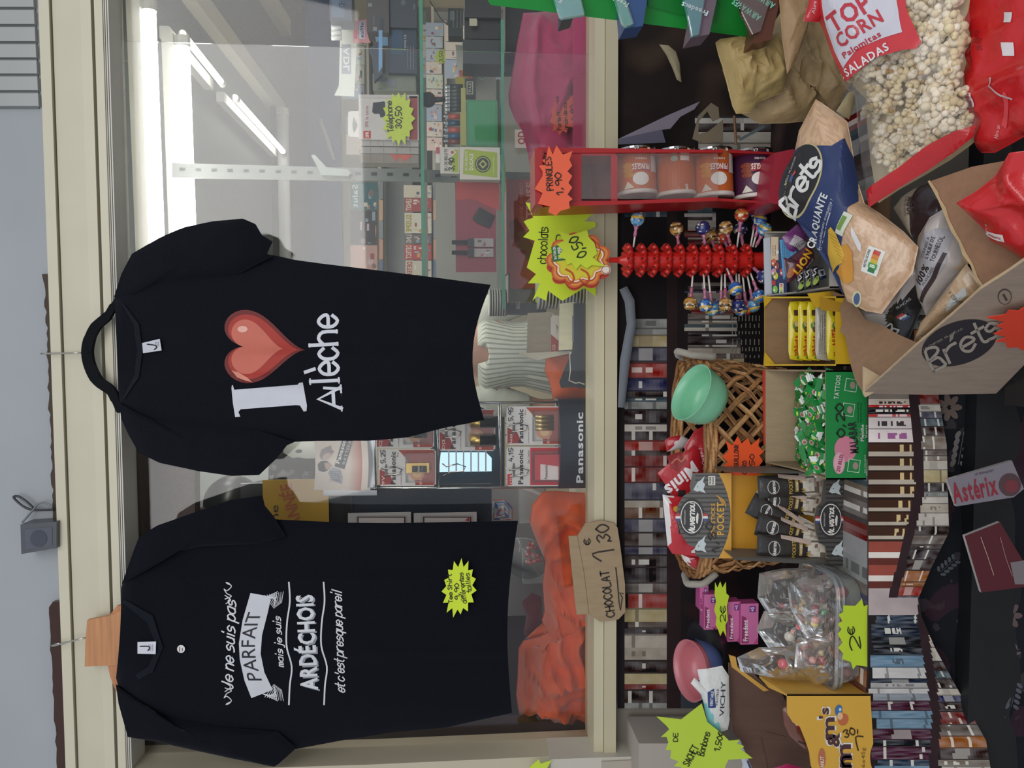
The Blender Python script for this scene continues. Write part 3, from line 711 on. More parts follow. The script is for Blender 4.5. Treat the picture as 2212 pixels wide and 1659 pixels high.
# slotted upright and bracket
t = Thing('shelf_upright', 'slotted metal shelf upright inside the window', 'shelf upright', YP(2.31)(1285, 375))
m = MB(); q = YP(2.31); m.solid([q(x, y) for x, y in ((372, 352), (1284, 376), (1284, 398), (372, 383))], (0, .012, 0), '7f8380'); t.part('rail', m, M['paint'])
m = MB()
for i in range(18):
    x = 388+i*34.5; y = 366+(x-388)*.024; m.poly(rect(x, x+12, y-3.5, y+3.5), q, '202426', .0012)
t.part('slots', m, M['plastic'], kind='stuff')
t = Thing('shelf_bracket', 'grey metal bracket arm clipped to the slotted upright', 'bracket', YP(2.28)(720, 360))
m = MB(); q = YP(2.27); m.solid([q(x, y) for x, y in ((672, 335), (680, 334), (706, 362), (752, 366), (758, 374), (752, 380), (694, 378))], (0, .03, 0), '6f7672'); t.part('arm', m, M['metal'])
# back shelving units and magazines far inside
for lab, x0, x1 in (('upper', 818, 828), ('lower', 935, 943)):
    q = YP(5.35); t = Thing('magazine_rack', 'pale %s rack ledge at the back of the shop under a row of magazines' % lab, 'rack', q(x1, 480))
    m = MB(); a, b = q(x1, 640), q(x0, 370); m.box(a.x, q(x1, 20).x, 5.30, 5.5, a.z, b.z, 'd8d2c0'); t.part('ledge', m, M['paint'])
    for i, (ya, yb, c) in enumerate(((385, 430, '8d9ba0'), (432, 476, 'e0b890'), (478, 515, '9aa3a8'), (517, 560, 'e0a888'), (562, 600, '6a7ea0'))):
        m = MB(); m.solid([YP(5.29)(x, y) for x, y in rect(x0+1, x1-1, ya, yb)], (0, .01, 0), c); t.part('price_strip', m, M['card'])
    m = MB(); m.box(a.x, q(x1, 20).x, 5.5, 5.96, a.z-.2, a.z-.02, '8c8f8c'); t.part('rear_panel', m, M['paint'])
BK_ = 'magazines at the back of the shop'
for i, (a, b, c, d_, base, tt, tc, lab) in enumerate((
    (758, 815, 394, 453, '2f6f74', 'Salut', 'd8e4e0', 'teal magazine at the back, left of the slotted upright'),
    (757, 815, 455, 528, '3a3436', '', '', 'dark magazine with a tangle of grey print at the back'),
    (757, 815, 530, 585, 'd9a99b', '', '', 'pink magazine with a small white insert at the back'),
    (872, 932, 400, 427, 'e8ddc8', '', '', 'cream magazine in the middle rack row'),
    (874, 932, 428, 457, 'b5453c', 'LENOIT', 'f0e8d8', 'magazine with a red title band in the middle rack row'),
    (874, 932, 460, 504, 'e6e2d0', 'SUSPE', 'b8a800', 'white magazine with a yellow title in the middle rack row'),
    (874, 932, 506, 526, '6f6a66', 'LINS', 'e0d8d0', 'grey brown narrow magazine in the middle rack row'),
    (874, 932, 528, 561, 'c0443c', 'DETECT', 'f0e0d0', 'red topped magazine in the middle rack row'),
    (876, 932, 563, 600, 'd8d0bc', 'DETEC', 'c04038', 'pale magazine with green and red print in the middle rack row'),
    (960, 986, 434, 496, '5d7488', 'BAZZAR', '2f3c4c', 'slate blue magazine with mirrored title in the lowest rack row'),
    (950, 985, 392, 430, '8a827c', '', '', 'grey magazine with a face in the lowest rack row'),
    (948, 986, 500, 560, '7c8078', '', '', 'grey green magazine in the lowest rack row'))):
    mag(a, b, c, d_, 5.27 if a < 945 else 5.0, lab, base, tt, tc or 'b03030', sd=i, n=9, group=BK_)
rn = random.Random(21)
k = 0
for (x0, x1, ys, Yv) in ((740, 790, (62, 98, 140, 182, 215), 5.2), (748, 800, (252, 290, 335), 5.2), (912, 958, (48, 78, 104, 132, 160, 192, 226, 262, 296, 326), 4.9), (962, 1004, (54, 90, 128, 170), 4.7)):
    for i in range(len(ys)-1):
        mag(x0, x1-rn.uniform(0, 4), ys[i]+1, ys[i+1]-1, Yv, 'pale magazine, %s from the right in the %s row seen through the right window' % (ordn(i), 'highest' if x0 == 740 else 'upper left' if x0 == 748 else 'middle' if x0 < 960 else 'low'), rn.choice(['dccfc4', 'b8c4d0', 'e0c8c0', 'cfd6c4', 'a8b4c8']), sd=100+k, n=10, group=BK_); k += 1
for lab, x, y0, y1, Y, Y1 in (('highest', 791, 60, 218, 5.2, 5.99), ('second', 801, 250, 337, 5.2, 5.99), ('middle', 959, 46, 328, 4.9, 4.945), ('lowest', 1005, 52, 172, 4.7, 4.955), ('left', 986, 390, 562, 5.0, 5.96)):
    q = YP(Y); m = MB(); m.box(q(x, y1).x, q(x, y0).x, Y-.01, Y1, q(x+3, y0).z-.006, q(x, y0).z, 'c8c4b8'); solo('rack_ledge', m, M['paint'], '%s thin pale ledge carrying a row of magazines at the back of the shop' % lab, 'rack')
q = YP(5.6)
def shelfunit(x0, x1, y0, y1, Y, col, label):
    t = Thing('display_unit', label, 'display unit', YP(Y)(x1, (y0+y1)/2)); t.part('panel', cab(x0, x1, y0, y1, Y, .03, col), M['paint']); return t
shelfunit(830, 1290, 20, 640, 5.965, 'a09c8e', 'large pale grey display wall standing behind the magazine racks')
shelfunit(940, 1300, 30, 650, 4.95, '8e8f86', 'grey counter panel across the back of the shop below the racks')
# ---- upper shelf goods
def d_phone(d, q):
    d.poly(rect(779, 904, 205, 212), q, 'c9c4be', .001)
    txt(d, 'SFR la carte', q, 792, 252, 46, 7, 'b0505a', bold=0)
    d.poly(rect(785, 801, 283, 299), q, 'c0392f'); txt(d, 'SFR', q, 793, 291, 13, 7, 'f0e8e4', off=.0015)
    d.poly([(806, 222), (830, 219), (832, 222), (832, 252), (822, 254), (820, 246), (808, 246), (804, 242)], q, '2c3134')
    d.poly(rect(884, 902, 208, 302), q, '9d4038', .001); scribble(d, q, 800, 900, 302, 318, 3, '8e8a86')
t = boxed('phone_box', 'white prepaid phone box with hang tab on the upper glass shelf', 'box', 775, 904, 205, 302, 2.08, .05, 'cfcac4', 'bdb8b2', d_phone)
m = MB(); sheet(m, [(752, 243), (757, 240), (775, 240), (775, 296), (757, 296), (752, 292)], YP(2.085), .001, 'ddd9d0'); t.part('hang_tab', m, M['card'])
m = MB(); m.poly([(764, 252), (768, 262), (772, 270), (768, 280), (764, 286), (761, 270)], YP(2.084), '8a9088', .001); t.part('tab_slot', m, M['card'])
for i, (y0, y1, c, lab) in enumerate(((304, 316, 'b8b3ae', 'narrow grey box edge directly left of the phone box'), (318, 332, 'aaa59e', 'second narrow grey box left of the phone box'), (333, 352, '8d8479', 'brownish box with a red zigzag label left of the grey boxes'))):
    def dz(d, q, i=i, y0=y0, y1=y1):
        scribble(d, q, y0=y0+2, y1=y1-2, x0=786, x1=900, n=4, col='77736f', w=.8)
        if i == 2: d.poly([(838, 334), (890, 334), (890, 340), (880, 343), (872, 350), (864, 338), (856, 350), (848, 338)], q, 'd2604c')
    boxed('narrow_box', lab, 'box', 779, 904, y0, y1, 2.09, .05, c, None, dz)
PB = burst(861, 256, 36, 59, 16, 9, .78)
def dr(d, pl):
    pen(d, 'Téléphone', pl, 842, 252, 66, 12, '24300c', a=4, w=2.0); pen(d, '30,50', pl, 861, 254, 46, 13, '24300c', a=0, w=2.4)
sign('price_burst', 'yellow green star price card leaning on the phone box', PB, YP(2.07), 'c6dc3c', dr)
for i, (x0, x1, y0, y1, c, lab) in enumerate(((712, 760, -20, 44, '4c5563', 'dark slate boxed calculator at the top right behind the glass'), (792, 840, -30, 70, '4a4745', 'dark grey boxed device with rounded end on the upper shelf'),
    (838, 900, -30, 60, '363e46', 'black electronics carton nearest the right frame on the upper shelf'), (838, 900, 60, 158, '2c3a48', 'dark navy electronics carton on the upper shelf'), (810, 838, 64, 80, '7aa8cc', 'slim pale blue packet on the upper shelf'),
    (805, 898, 160, 196, '7d8270', 'olive striped small carton behind the yellow price star'))):
    def dz(d, q, i=i, x0=x0, x1=x1, y0=y0, y1=y1):
        if i == 0: d.poly(rect(x0+5, x1-16, y0, y1-6), q, '5f6f86'); txt(d, 'HDL', q, 738, 12, 20, 12, '39465a', flip=True, off=.0015)
        elif i == 3: txt(d, 'renata', q, 874, 92, 34, 7, 'aeb6ba', bold=0); d.poly(rect(x0+8, x1-30, y0+6, y1-40), q, '385068'); scribble(d, q, 878, 896, 100, 150, 3, '8f989c')
        else: patch(d, q, x0+3, x1-3, max(0, y0), y1-3, 4, ['5a6068', '3a4450', '80868a'], i+50)
    boxed('carton', lab, 'box', x0, x1, y0, y1, 2.10+.01*i, .06, c, None, dz)
t = Thing('envelope', 'black folded pointed wallet with pale blue edge on the upper shelf', 'wallet', YP(2.1)(815, 130))
m = MB(); q = YP(2.095); m.solid([q(x, y) for x, y in ((797, 105), (820, 86), (826, 160), (808, 176), (803, 122))], (0, .02, 0), '26333e'); t.part('body', m, M['plastic'])
m = MB(); m.solid([q(x, y, .002) for x, y in ((818, 66), (826, 66), (826, 145), (818, 158))], (0, .004, 0), '6d9cc4'); t.part('edge_strip', m, M['plastic'], label='pale blue edge')
for i in range(4):
    m = MB(); q = YP(2.14); a = q(716, 44+i*11+5); b = q(738, 44+i*11+5); m.tube([a, b], .0062, 'e4e6e0', 10)
    solo('battery', m, M['plastic'], 'white cylindrical battery, %s from the right of the row high on the shelf' % ordn(i), 'battery', 'white batteries in a row', smooth=True)
t = Thing('hanging_pack', 'pink and white hanging pack with blue lettering at the upper right', 'pack', YP(2.2)(790, 65))
m = MB(); q = YP(2.2); sheet(m, rect(762, 800, 42, 90), q, .01, 'e0a0a4'); t.part('body', m, M['card']); m = MB(); m.poly(rect(776, 788, 46, 84), q, 'e8e8ee'); txt(m, 'office', q, 782, 65, 34, 7, '5a5a98', flip=True, off=.0015); m.poly(rect(765, 772, 46, 84), q, 'd04858'); t.part('lettering', m, M['paper'])
t = Thing('leaning_card', 'pale translucent sign card with ghosted letters near the upper right', 'sign', YP(2.25)(745, 140))
m = MB(); q = YP(2.25); sheet(m, [(722, 206), (732, 185), (735, 60), (772, 75), (765, 208)], q, .003, 'd6dcd0'); t.part('card', m, M['card']); m = MB(); m.poly(tilt(748, 128, 20, 64, 0), q, '9aa4ac'); txt(m, 'ADL', q, 748, 128, 52, 13, 'd8dcdc', flip=True, off=.0016); t.part('lettering', m, M['paper'])
# ---- between the shelves
def d_deck1(d, q):
    d.poly(rect(976, 990, 323, 372), q, 'a8bc3c'); txt(d, 'JEU DE BELOTE', q, 963, 346, 48, 6.5, '4a4d4a'); d.poly([(968, 329), (977, 338), (986, 329), (977, 321)], q, 'd9d6cc', .0014); d.poly([(973, 329), (977, 334), (981, 329), (977, 325)], q, 'c04a40', .0018)
    pen(d, '3,90', q, 975, 355, 26, 12, '23300c', w=2.2, off=.0016)
boxed('card_deck', 'small playing card box with a hand written price on the lower shelf', 'card box', 951, 992, 318, 375, 2.05, .03, 'cfcbbf', 'a8a69c', d_deck1)
def d_deck2(d, q):
    d.poly([(1002, 326), (1006, 322), (1074, 330), (1074, 384), (1000, 376)], q, 'a5bb38'); txt(d, 'JEU DE BELOTE', q, 1004+3, 348, 42, 5.5, 'e0dfd0', a=0, off=.0014); txt(d, 'DUCALE', q, 1018, 350, 36, 8, 'ecebe0', off=.0014)
    d.poly(disc(1043, 355, 17, 18), q, '3c4232', .0014); d.poly(disc(1043, 355, 14.5, 15.5), q, 'c8d080', .0017); d.poly(disc(1043, 355, 13, 14), q, '3c4232', .002)
    d.poly([(1034, 355), (1043, 345), (1052, 355), (1043, 365)], q, 'b8c070', .0023); d.poly(disc(1043, 355, 4, 4), q, '3c4232', .0026); scribble(d, q, 1062, 1070, 340, 376, 1, 'e0dfd0')
boxed('card_deck', 'larger green fronted playing card box with a round emblem on the lower shelf', 'card box', 993, 1080, 318, 388, 2.05, .035, 'd6d2c6', 'b4b2a6', d_deck2)
t = Thing('clip_strip', 'small red and white clip tag above the playing cards', 'tag', YP(2.06)(948, 330)); m = MB(); sheet(m, rect(941, 950, 318, 352), YP(2.06), .002, 'd4d0c8'); t.part('card', m, M['card']); m = MB(); m.poly(rect(942, 949, 318, 332), YP(2.059), 'b84c58', .001); t.part('red_patch', m, M['card'])
boxed('green_carton', 'translucent green tray box beside the playing cards on the lower shelf', 'box', 1008, 1075, 216, 316, 2.10, .09, '3f8a5c', '54a070', lambda d, q: (d.poly(rect(1012, 1070, 220, 312), q, '4a9667'), d.poly(rect(994, 1007, 242, 314), q, 'a8a860')), 'plastic')
LC = ['b0503c', '23485c', 'b85548', '2c5c7c', '7c3c34', '2f3434', '3b3f3c', '2f3434', '3a3f40', '3b3f3c', '3c3c34', '2c3834']
k = 0
for (x0, ys) in ((968, (252, 266, 281, 294, 306)), (972, (236, 228, 220, 212, 204, 196, 188))):
    for y in ys:
        q = YP(2.12); m = MB(); a, b = q(x0+28, y), q(x0, y); t = Thing('lighter', '%s pocket lighter, %s from the left in the crowded lighter tray' % (['red', 'navy', 'red', 'blue', 'brown', 'black', 'charcoal', 'black', 'grey', 'charcoal', 'black', 'dark green'][k], ordn(k)), 'lighter', a, 'pocket lighters on the lower shelf')
        m.lathe(a, (0, 0, 1), [(.0075, 0), (.0075, (b-a).z)], 12, LC[k], sx=1, sy=.6); t.part('body', m, M['plastic'], smooth=True)
        m = MB(); m.lathe(b, (0, 0, 1), [(.0075, 0), (.0078, .009), (.006, .012)], 10, 'a8aaa4', sx=1, sy=.6); t.part('metal_head', m, M['chrome'])
        k += 1
boxed('lighter_tray', 'olive shallow tray holding the lighters', 'tray', 996, 1006, 190, 316, 2.11, .05, 'a6a45c', None, None, 'plastic')
boxed('label_box', 'black framed label carton with small lettering behind the lighters', 'box', 1004, 1028, 170, 208, 2.2, .03, '34383a', None, lambda d, q: (d.poly(rect(1008, 1022, 176, 204), q, 'c8c4a8'), d.poly(rect(1010, 1020, 178, 202), q, '34383a', .0012), txt(d, 'SLAVE', q, 1015, 190, 20, 6, 'd8d4b8', flip=True, off=.0016)))
boxed('yellow_box', 'mustard yellow box behind the lighters', 'box', 984, 1010, 166, 202, 2.24, .04, 'b3a83c', None, lambda d, q: patch(d, q, 986, 1008, 168, 200, 4, ['8a8a34', 'c8b84c'], 5))
# black cartons
t = Thing('black_carton', 'tall black carton standing at the upper right between the shelves', 'box', YP(2.13)(1080, 20)); t.part('body', cab(1004, 1082, -60, 38, 2.13, .1, '282b29', '1d201e'), M['card'])
t = Thing('black_carton', 'matt black carton with small stickers below the tall black one', 'box', YP(2.14)(1080, 100)); t.part('body', cab(1000, 1082, 86, 138, 2.13, .1, '313432', '232624'), M['card'])
t.part('sticker', slab(rect(1014, 1030, 40, 56), 2.128, .001, 'b4b29a'), M['paper']); 
t = Thing('black_carton', 'wide black carton on the window floor behind the pink cloth', 'box', YP(2.2)(1130, 60)); t.part('body', cab(1092, 1200, -20, 140, 2.2, .1, '262a28', '1c1f1d'), M['card'])
t = Thing('black_carton', 'black carton between two stacked black ones, with pale sticker', 'box', YP(2.16)(1080, 62)); t.part('body', cab(1004, 1082, 40, 84, 2.15, .08, '1d201f'), M['card']); t.part('sticker', slab(rect(1014, 1032, 42, 56), 2.148, .001, 'aeb09c'), M['paper'])
def tgl(d, q): scribble(d, q, 975, 1000, 22, 60, 3, '8a9088'); d.poly(rect(972, 982, 24, 44), q, '5f6a66')
boxed('carton', 'slim dark green tobacco style carton with barcode beside a black cable', 'box', 968, 1000, 18, 78, 2.17, .04, '26302e', None, tgl)
m = MB(); q = YP(2.15); m.tube([q(x, y) for x, y in smooth2([(928, 2), (940, 20), (952, 40), (966, 52)], 5)], .0016, '2c2f2e', 6); solo('cable', m, M['plastic'], 'thin black cable hanging behind the glass at the upper right', 'cable', smooth=True)
m = MB(); q = YP(2.14); m.lathe(q(925, 216), (0, -1, 0), [(.001, .014), (.016, .012), (.021, .004), (.021, 0)], 20, '262c2c'); m.tube([q(934, 216), q(962, 214)], .007, '1f2424', 10); solo('magnifier', m, M['plastic'], 'black magnifier with short thick handle under the upper shelf', 'magnifier', smooth=True)
for i, (x0, x1, y0, y1, c, lab) in enumerate(((984, 1006, 96, 152, 'd8d6c8', 'white leaflet leaning beside the black cartons'), (990, 1022, 152, 172, 'd86a4c', 'small orange price leaflet behind the lighters'), (1030, 1048, 150, 172, 'b8c4cc', 'pale blue white leaflet behind the lighters'))):
    t = Thing('leaflet', lab, 'leaflet', YP(2.3)(x1, y0)); t.part('sheet', slab([(x0, y0), (x1, y0+4), (x1-3, y1), (x0+4, y1-3)], 2.3, .002, c), M['paper'])
PB = burst(953, 122, 15, 18, 10, 4, .7); sign('price_burst', 'tiny yellow green star price card far behind the glass', PB, YP(4.885), 'b4c43c', lambda d, q: pen(d, '3,50', q, 953, 122, 22, 8, '39441c', w=1.4))
# red poster with wallet and key straps
def d_rp(d, q):
    d.poly([(985, 392), (1078, 392), (1078, 455), (1020, 430), (985, 432)], q, 'b8403c'); scribble(d, q, 1050, 1060, 500, 560, 1, 'c87068')
boxed('red_card_poster', 'dark red shiny backing card standing on the lower glass shelf', 'poster', 984, 1072, 394, 588, 2.12, .004, '8e2c34', None, d_rp, 'gloss')
t = Thing('wallet', 'square charcoal pouch stuck on the red backing card', 'wallet', YP(2.1)(1040, 475)); m = MB(); P = Pillow([(1020, 472), (1036, 447), (1070, 466), (1058, 494), (1030, 482)], YP(2.115), .008, wr=.001); P.mesh(m, '3b3734', 8); t.part('body', m, M['fabric'], smooth=True)
for i, (y, lab) in enumerate(((524, 'black strap key ring with grey tag on the red card, right one'), (546, 'black strap key ring with grey tag on the red card, left one'))):
    t = Thing('key_strap', lab, 'key ring', YP(2.1)(1060, y), 'key straps on the red card'); q = 2.108
    t.part('strap', slab(rect(976, 1010, y-5, y+4), q, .003, '2c2628'), M['fabric']); t.part('clasp', slab(rect(1010, 1024, y-9, y+9), q-.002, .006, '241f20'), M['plastic'])
    t.part('tag', slab(rect(1024, 1066, y-9, y+9), q, .004, 'a39a98'), M['card']); m = MB(); patch(m, YP(q), 1030, 1062, y-8, y+8, 5, ['5f5654', 'cfc8c4', 'a84c44'], i+9); t.part('print', m, M['card'])
def d_lg(d, q):
    txt(d, 'LOGIC COMPACT', q, 1126, 432, 76, 8, 'd88a80', bold=0); txt(d, 'INTENSE', q, 1144, 445, 104, 16, 'dc9a90')
    d.poly([(1100, 480), (1116, 470), (1160, 545), (1160, 590), (1104, 515)], q, '6b2f2a'); d.poly(rect(1102, 1178, 586, 624), q, 'b5493c')
boxed('vape_box', 'large red carton with pale lettering standing under the lower shelf', 'box', 1094, 1262, 388, 590, 2.26, .1, 'a8433c', '8a342f', d_lg)
boxed('brown_carton', 'grey brown carton left of the red lettered carton', 'box', 1098, 1262, 592, 652, 2.27, .1, '75685a', None, lambda d, q: txt(d, 'TUL', q, 1118, 628, 16, 8, 'a89c8a', flip=True, bold=0))
boxed('black_small_box', 'low black box with faint white letters beside the striped cups', 'box', 1098, 1180, 654, 678, 2.15, .08, '2a2c26', None, lambda d, q: txt(d, 'COR', q, 1119, 660, 16, 8, 'a8a894', flip=True))
m = MB(); q = YP(2.1); sheet(m, [(x, y) for x, y in burst(1087, 388, 7, 66, 14, 8, .6)], q, .001, 'cdd03c'); solo('price_burst', m, M['card'], 'narrow yellow star price card seen edge on at the lower glass shelf', 'price sign')
boxed('logo_card', 'white tilted card with rounded red logo letters under the shelf', 'card', 1112, 1140, 280, 320, 2.1, .003, 'd6cfc4', None, lambda d, q: txt(d, 'OD', q, 1126, 298, 28, 16, 'a85a58'))
# striped stacked cups
def cups(name, label, x0, x1, y0, y1, Y, n):
    q = YP(Y); a = q((x0+x1)/2, y1); t = Thing(name, label, 'cups', q(x1, (y0+y1)/2), 'stacks of striped paper cups')
    for i in range(n):
        xa = x0+(x1-x0)*i/n; xb = x0+(x1-x0)*(i+.42)/n; c1 = q(xb, (y0+y1)/2); c0 = q(xa, (y0+y1)/2); r = abs(q(xa, y0).x-q(xa, y1).x)/2
        m = MB(); m.lathe(c1, (0, 0, 1), [(r*.96, -(c0.z-c1.z)*1.2), (r*.97, 0), (r, .0002), (r, c0.z-c1.z)], 22, ['3c3a34', '3c3a34', 'dcd8c8'])
        t.part('cup_rim', m, M['paper'], smooth=False)
cups('cup_stack', 'short stack of black and white striped paper cups on the lower shelf end', 1056, 1094, 624, 684, 2.16, 7)
cups('cup_stack', 'tall stack of black and white striped paper cups behind the yellow star sign', 1160, 1282, 588, 668, 2.14, 17)
# pink cloth, its colour also carrying the magenta window reflection
m = MB(); P = Pillow([(1284, 20), (1130, 28), (1118, 90), (1108, 150), (1098, 205), (1100, 228), (1112, 258), (1128, 282), (1140, 330), (1150, 392), (1180, 420), (1284, 420), (1285, 200)], YP(2.10), .12, wr=.02, ws=7, pw=1.8, cx=1215, cy=200, seed=3, fold=.035, fs=5); P.mesh(m, 'b04468', 26, back=True)
solo('pink_cloth', m, M['fabric'], 'crumpled deep pink cloth lying on the window floor at the right', 'cloth', smooth=True)
m = MB(); sheet(m, rect(1238, 1284, 38, 345), YP(1.955), .004, 'b23c68'); solo('pink_cloth_fold', m, M['fabric'], 'flat pink fold of cloth pressed along the lower window rail', 'cloth')
PB = burst(1218, 244, 30, 50, 12, 12, .78, a=12)
sign('price_burst', 'orange star price card on the pink cloth behind the glass', PB, YP(1.965), 'd2553a', lambda d, q: (pen(d, 'Porte Monnaie', q, 1206, 245, 72, 8, '4a2030', a=4, w=1.6), pen(d, 'grain de café', q, 1221, 247, 66, 8, '4a2030', a=4, w=1.6), pen(d, '4,90', q, 1237, 244, 32, 9, '4a2030', a=4, w=1.8)))
# ---- left display: battery rack
t = Thing('battery_rack', 'wire battery display rack with dark blue base and silver header in the window', 'display rack', YP(2.0)(1284, 968))
q = YP(2.0)
def wire(m, x0, y0, x1, y1, r=.0022, Y=2.0): a = YP(Y)(x0, y0); b = YP(Y)(x1, y1); m.tube([a, b], r, 'b9bcbc', 6)
m = MB(); wire(m, 800, 1056, 1218, 1052, .0035); t.part('left_upright', m, M['chrome'], smooth=True)
m = MB(); wire(m, 900, 872, 1218, 868, .0035); t.part('right_upright', m, M['chrome'], smooth=True)
for x in (812, 948, 1082, 1206):
    m = MB(); wire(m, x, 1054, x-4, 868, .0026); t.part('cross_wire', m, M['chrome'], smooth=True)
for x, Y in ((948, 2.1), (1082, 2.1), (700, 2.05)):
    m = MB(); wire(m, x, 1050, x, 872, .002, Y); t.part('rear_wire', m, M['chrome'], smooth=True)
m = MB(); q2 = YP(1.93); n = 18; top, bot = [], []
a = q2(1212, 866); b = q2(1212, 1064); zt_, zb_ = q2(1212, 960).z, 1.189
for i in range(n+1):
    u = i/n; X_ = b.x+(a.x-b.x)*u; Yv = 1.985-.045*math.sin(math.pi*u)**.7; top.append(V((X_, Yv, zt_))); bot.append(V((X_, Yv, zb_)))
pts = top+[V((a.x, 2.06, zt_)), V((b.x, 2.06, zt_))]
m.solid(pts, (0, 0, zb_-zt_), '1b202b', '1d2330'); t.part('base_box', m, M['plastic'])
class Cur:
    "front of the curved base: picture point carried on the bowed sheet"
    def __call__(s, x, y, off=0.):
        p = YP(1.95)(x, y); u = min(1, max(0, (p.x-b.x)/(a.x-b.x))); return YP(1.985-.045*math.sin(math.pi*u)**.7-.0003-off)(x, y)
m = MB(); txt(m, 'Panasonic', Cur(), 1252, 967, 152, 14.5, 'e4e6ea', sub=14, off=.002); t.part('lettering', m, M['paper'], label='white bold lettering')
m = MB(); stroke(m, [(1269, 1066-i*10) for i in range(20)], Cur(), 1.6, 'b8bcc4', .002, 12); t.part('white_rule', m, M['paper'])
t.part('silver_plate', slab([(706, 946), (813, 948), (814, 1070), (698, 1071)], 2.03, .003, 'b4b8bc'), M['metal'])
m = MB(); q3 = YP(2.0); P = Pl((0, 2.0, 0), (0, -1, 0))
def hdr(u, v): x = 678+115*u; y = 950+(1058-950)*v; return YP(2.005-.02*math.sin(math.pi*v))(x+ (3*math.sin(math.pi*v)), y+2*u)
def hcol(u, v): return mixc('d6cbbf', 'b03c30', max(0, min(1, (u-.62)/.3)) if u < .885 else 0)
m.grid(hdr, 34, 18, hcol); m.grid(lambda u, v: hdr(u, 1-v)+V((0, .002, 0)), 8, 8, 'c8c2b8'); t.part('header_card', m, M['card'])
class Hd:
    def __call__(s, x, y, off=0.): v = (y-950)/108; return YP(2.004-.02*math.sin(math.pi*min(1, max(0, v)))-off)(x, y)
H_ = Hd(); m = MB()
m.poly(tilt(744, 972, 22, 80, -16), H_, '3b3f4c', .001, 12); txt(m, 'Panasonic', H_, 738, 970, 64, 8, 'e8e6e4', a=-16, off=.0016, sub=9); txt(m, 'BATTERIES', H_, 750, 974, 60, 6, 'c8c6c8', a=-16, off=.0016, bold=0, sub=9)
# two printed people: a woman leaning towards a man in a checked shirt
m.poly([(690, 985), (694, 972), (704, 966), (714, 962), (716, 972), (722, 974), (714, 984), (702, 994), (694, 992)], H_, '8d7f84', .001, 8); m.poly([(696, 988), (702, 980), (712, 978), (716, 982), (708, 991), (700, 994)], H_, 'c8b0a8', .0014, 8)
m.poly([(686, 1003), (694, 996), (706, 996), (712, 1002), (708, 1016), (698, 1020), (688, 1016)], H_, '37343f', .001, 8); m.poly([(700, 1000), (710, 1000), (716, 1004), (712, 1014), (704, 1014)], H_, 'b89c94', .0014, 8)
m.poly([(708, 1022), (718, 1010), (734, 1014), (740, 1030), (738, 1046), (722, 1040)], H_, '9aa0ac', .001, 8)
for i in range(6): stroke(m, [(712+i*4, 1016+i*2), (716+i*4, 1038+i)], H_, .8, '4c4f5c', .0015); stroke(m, [(712, 1020+i*4), (736, 1018+i*4)], H_, .8, '4c4f5c', .0015)
t.part('header_print', m, M['paper'], label='printed couple and slanted brand lettering')
def hookw(x, y, i):
    m = MB(); q = YP(1.975); m.tube([YP(2.0)(x-26, y+18), q(x-10, y+10), q(x+16, y+8), q(x+22, y-2), q(x+4, y-8), q(x-20, y-2), YP(2.0)(x-28, y-8)], .0018, 'b4b0aa', 6); t.part('peg_hook', m, M['chrome'], smooth=True)
for i, (x, y) in enumerate(((846, 1016), (984, 1010), (1120, 1018), (1118, 922), (974, 935))): hookw(x, y, i)
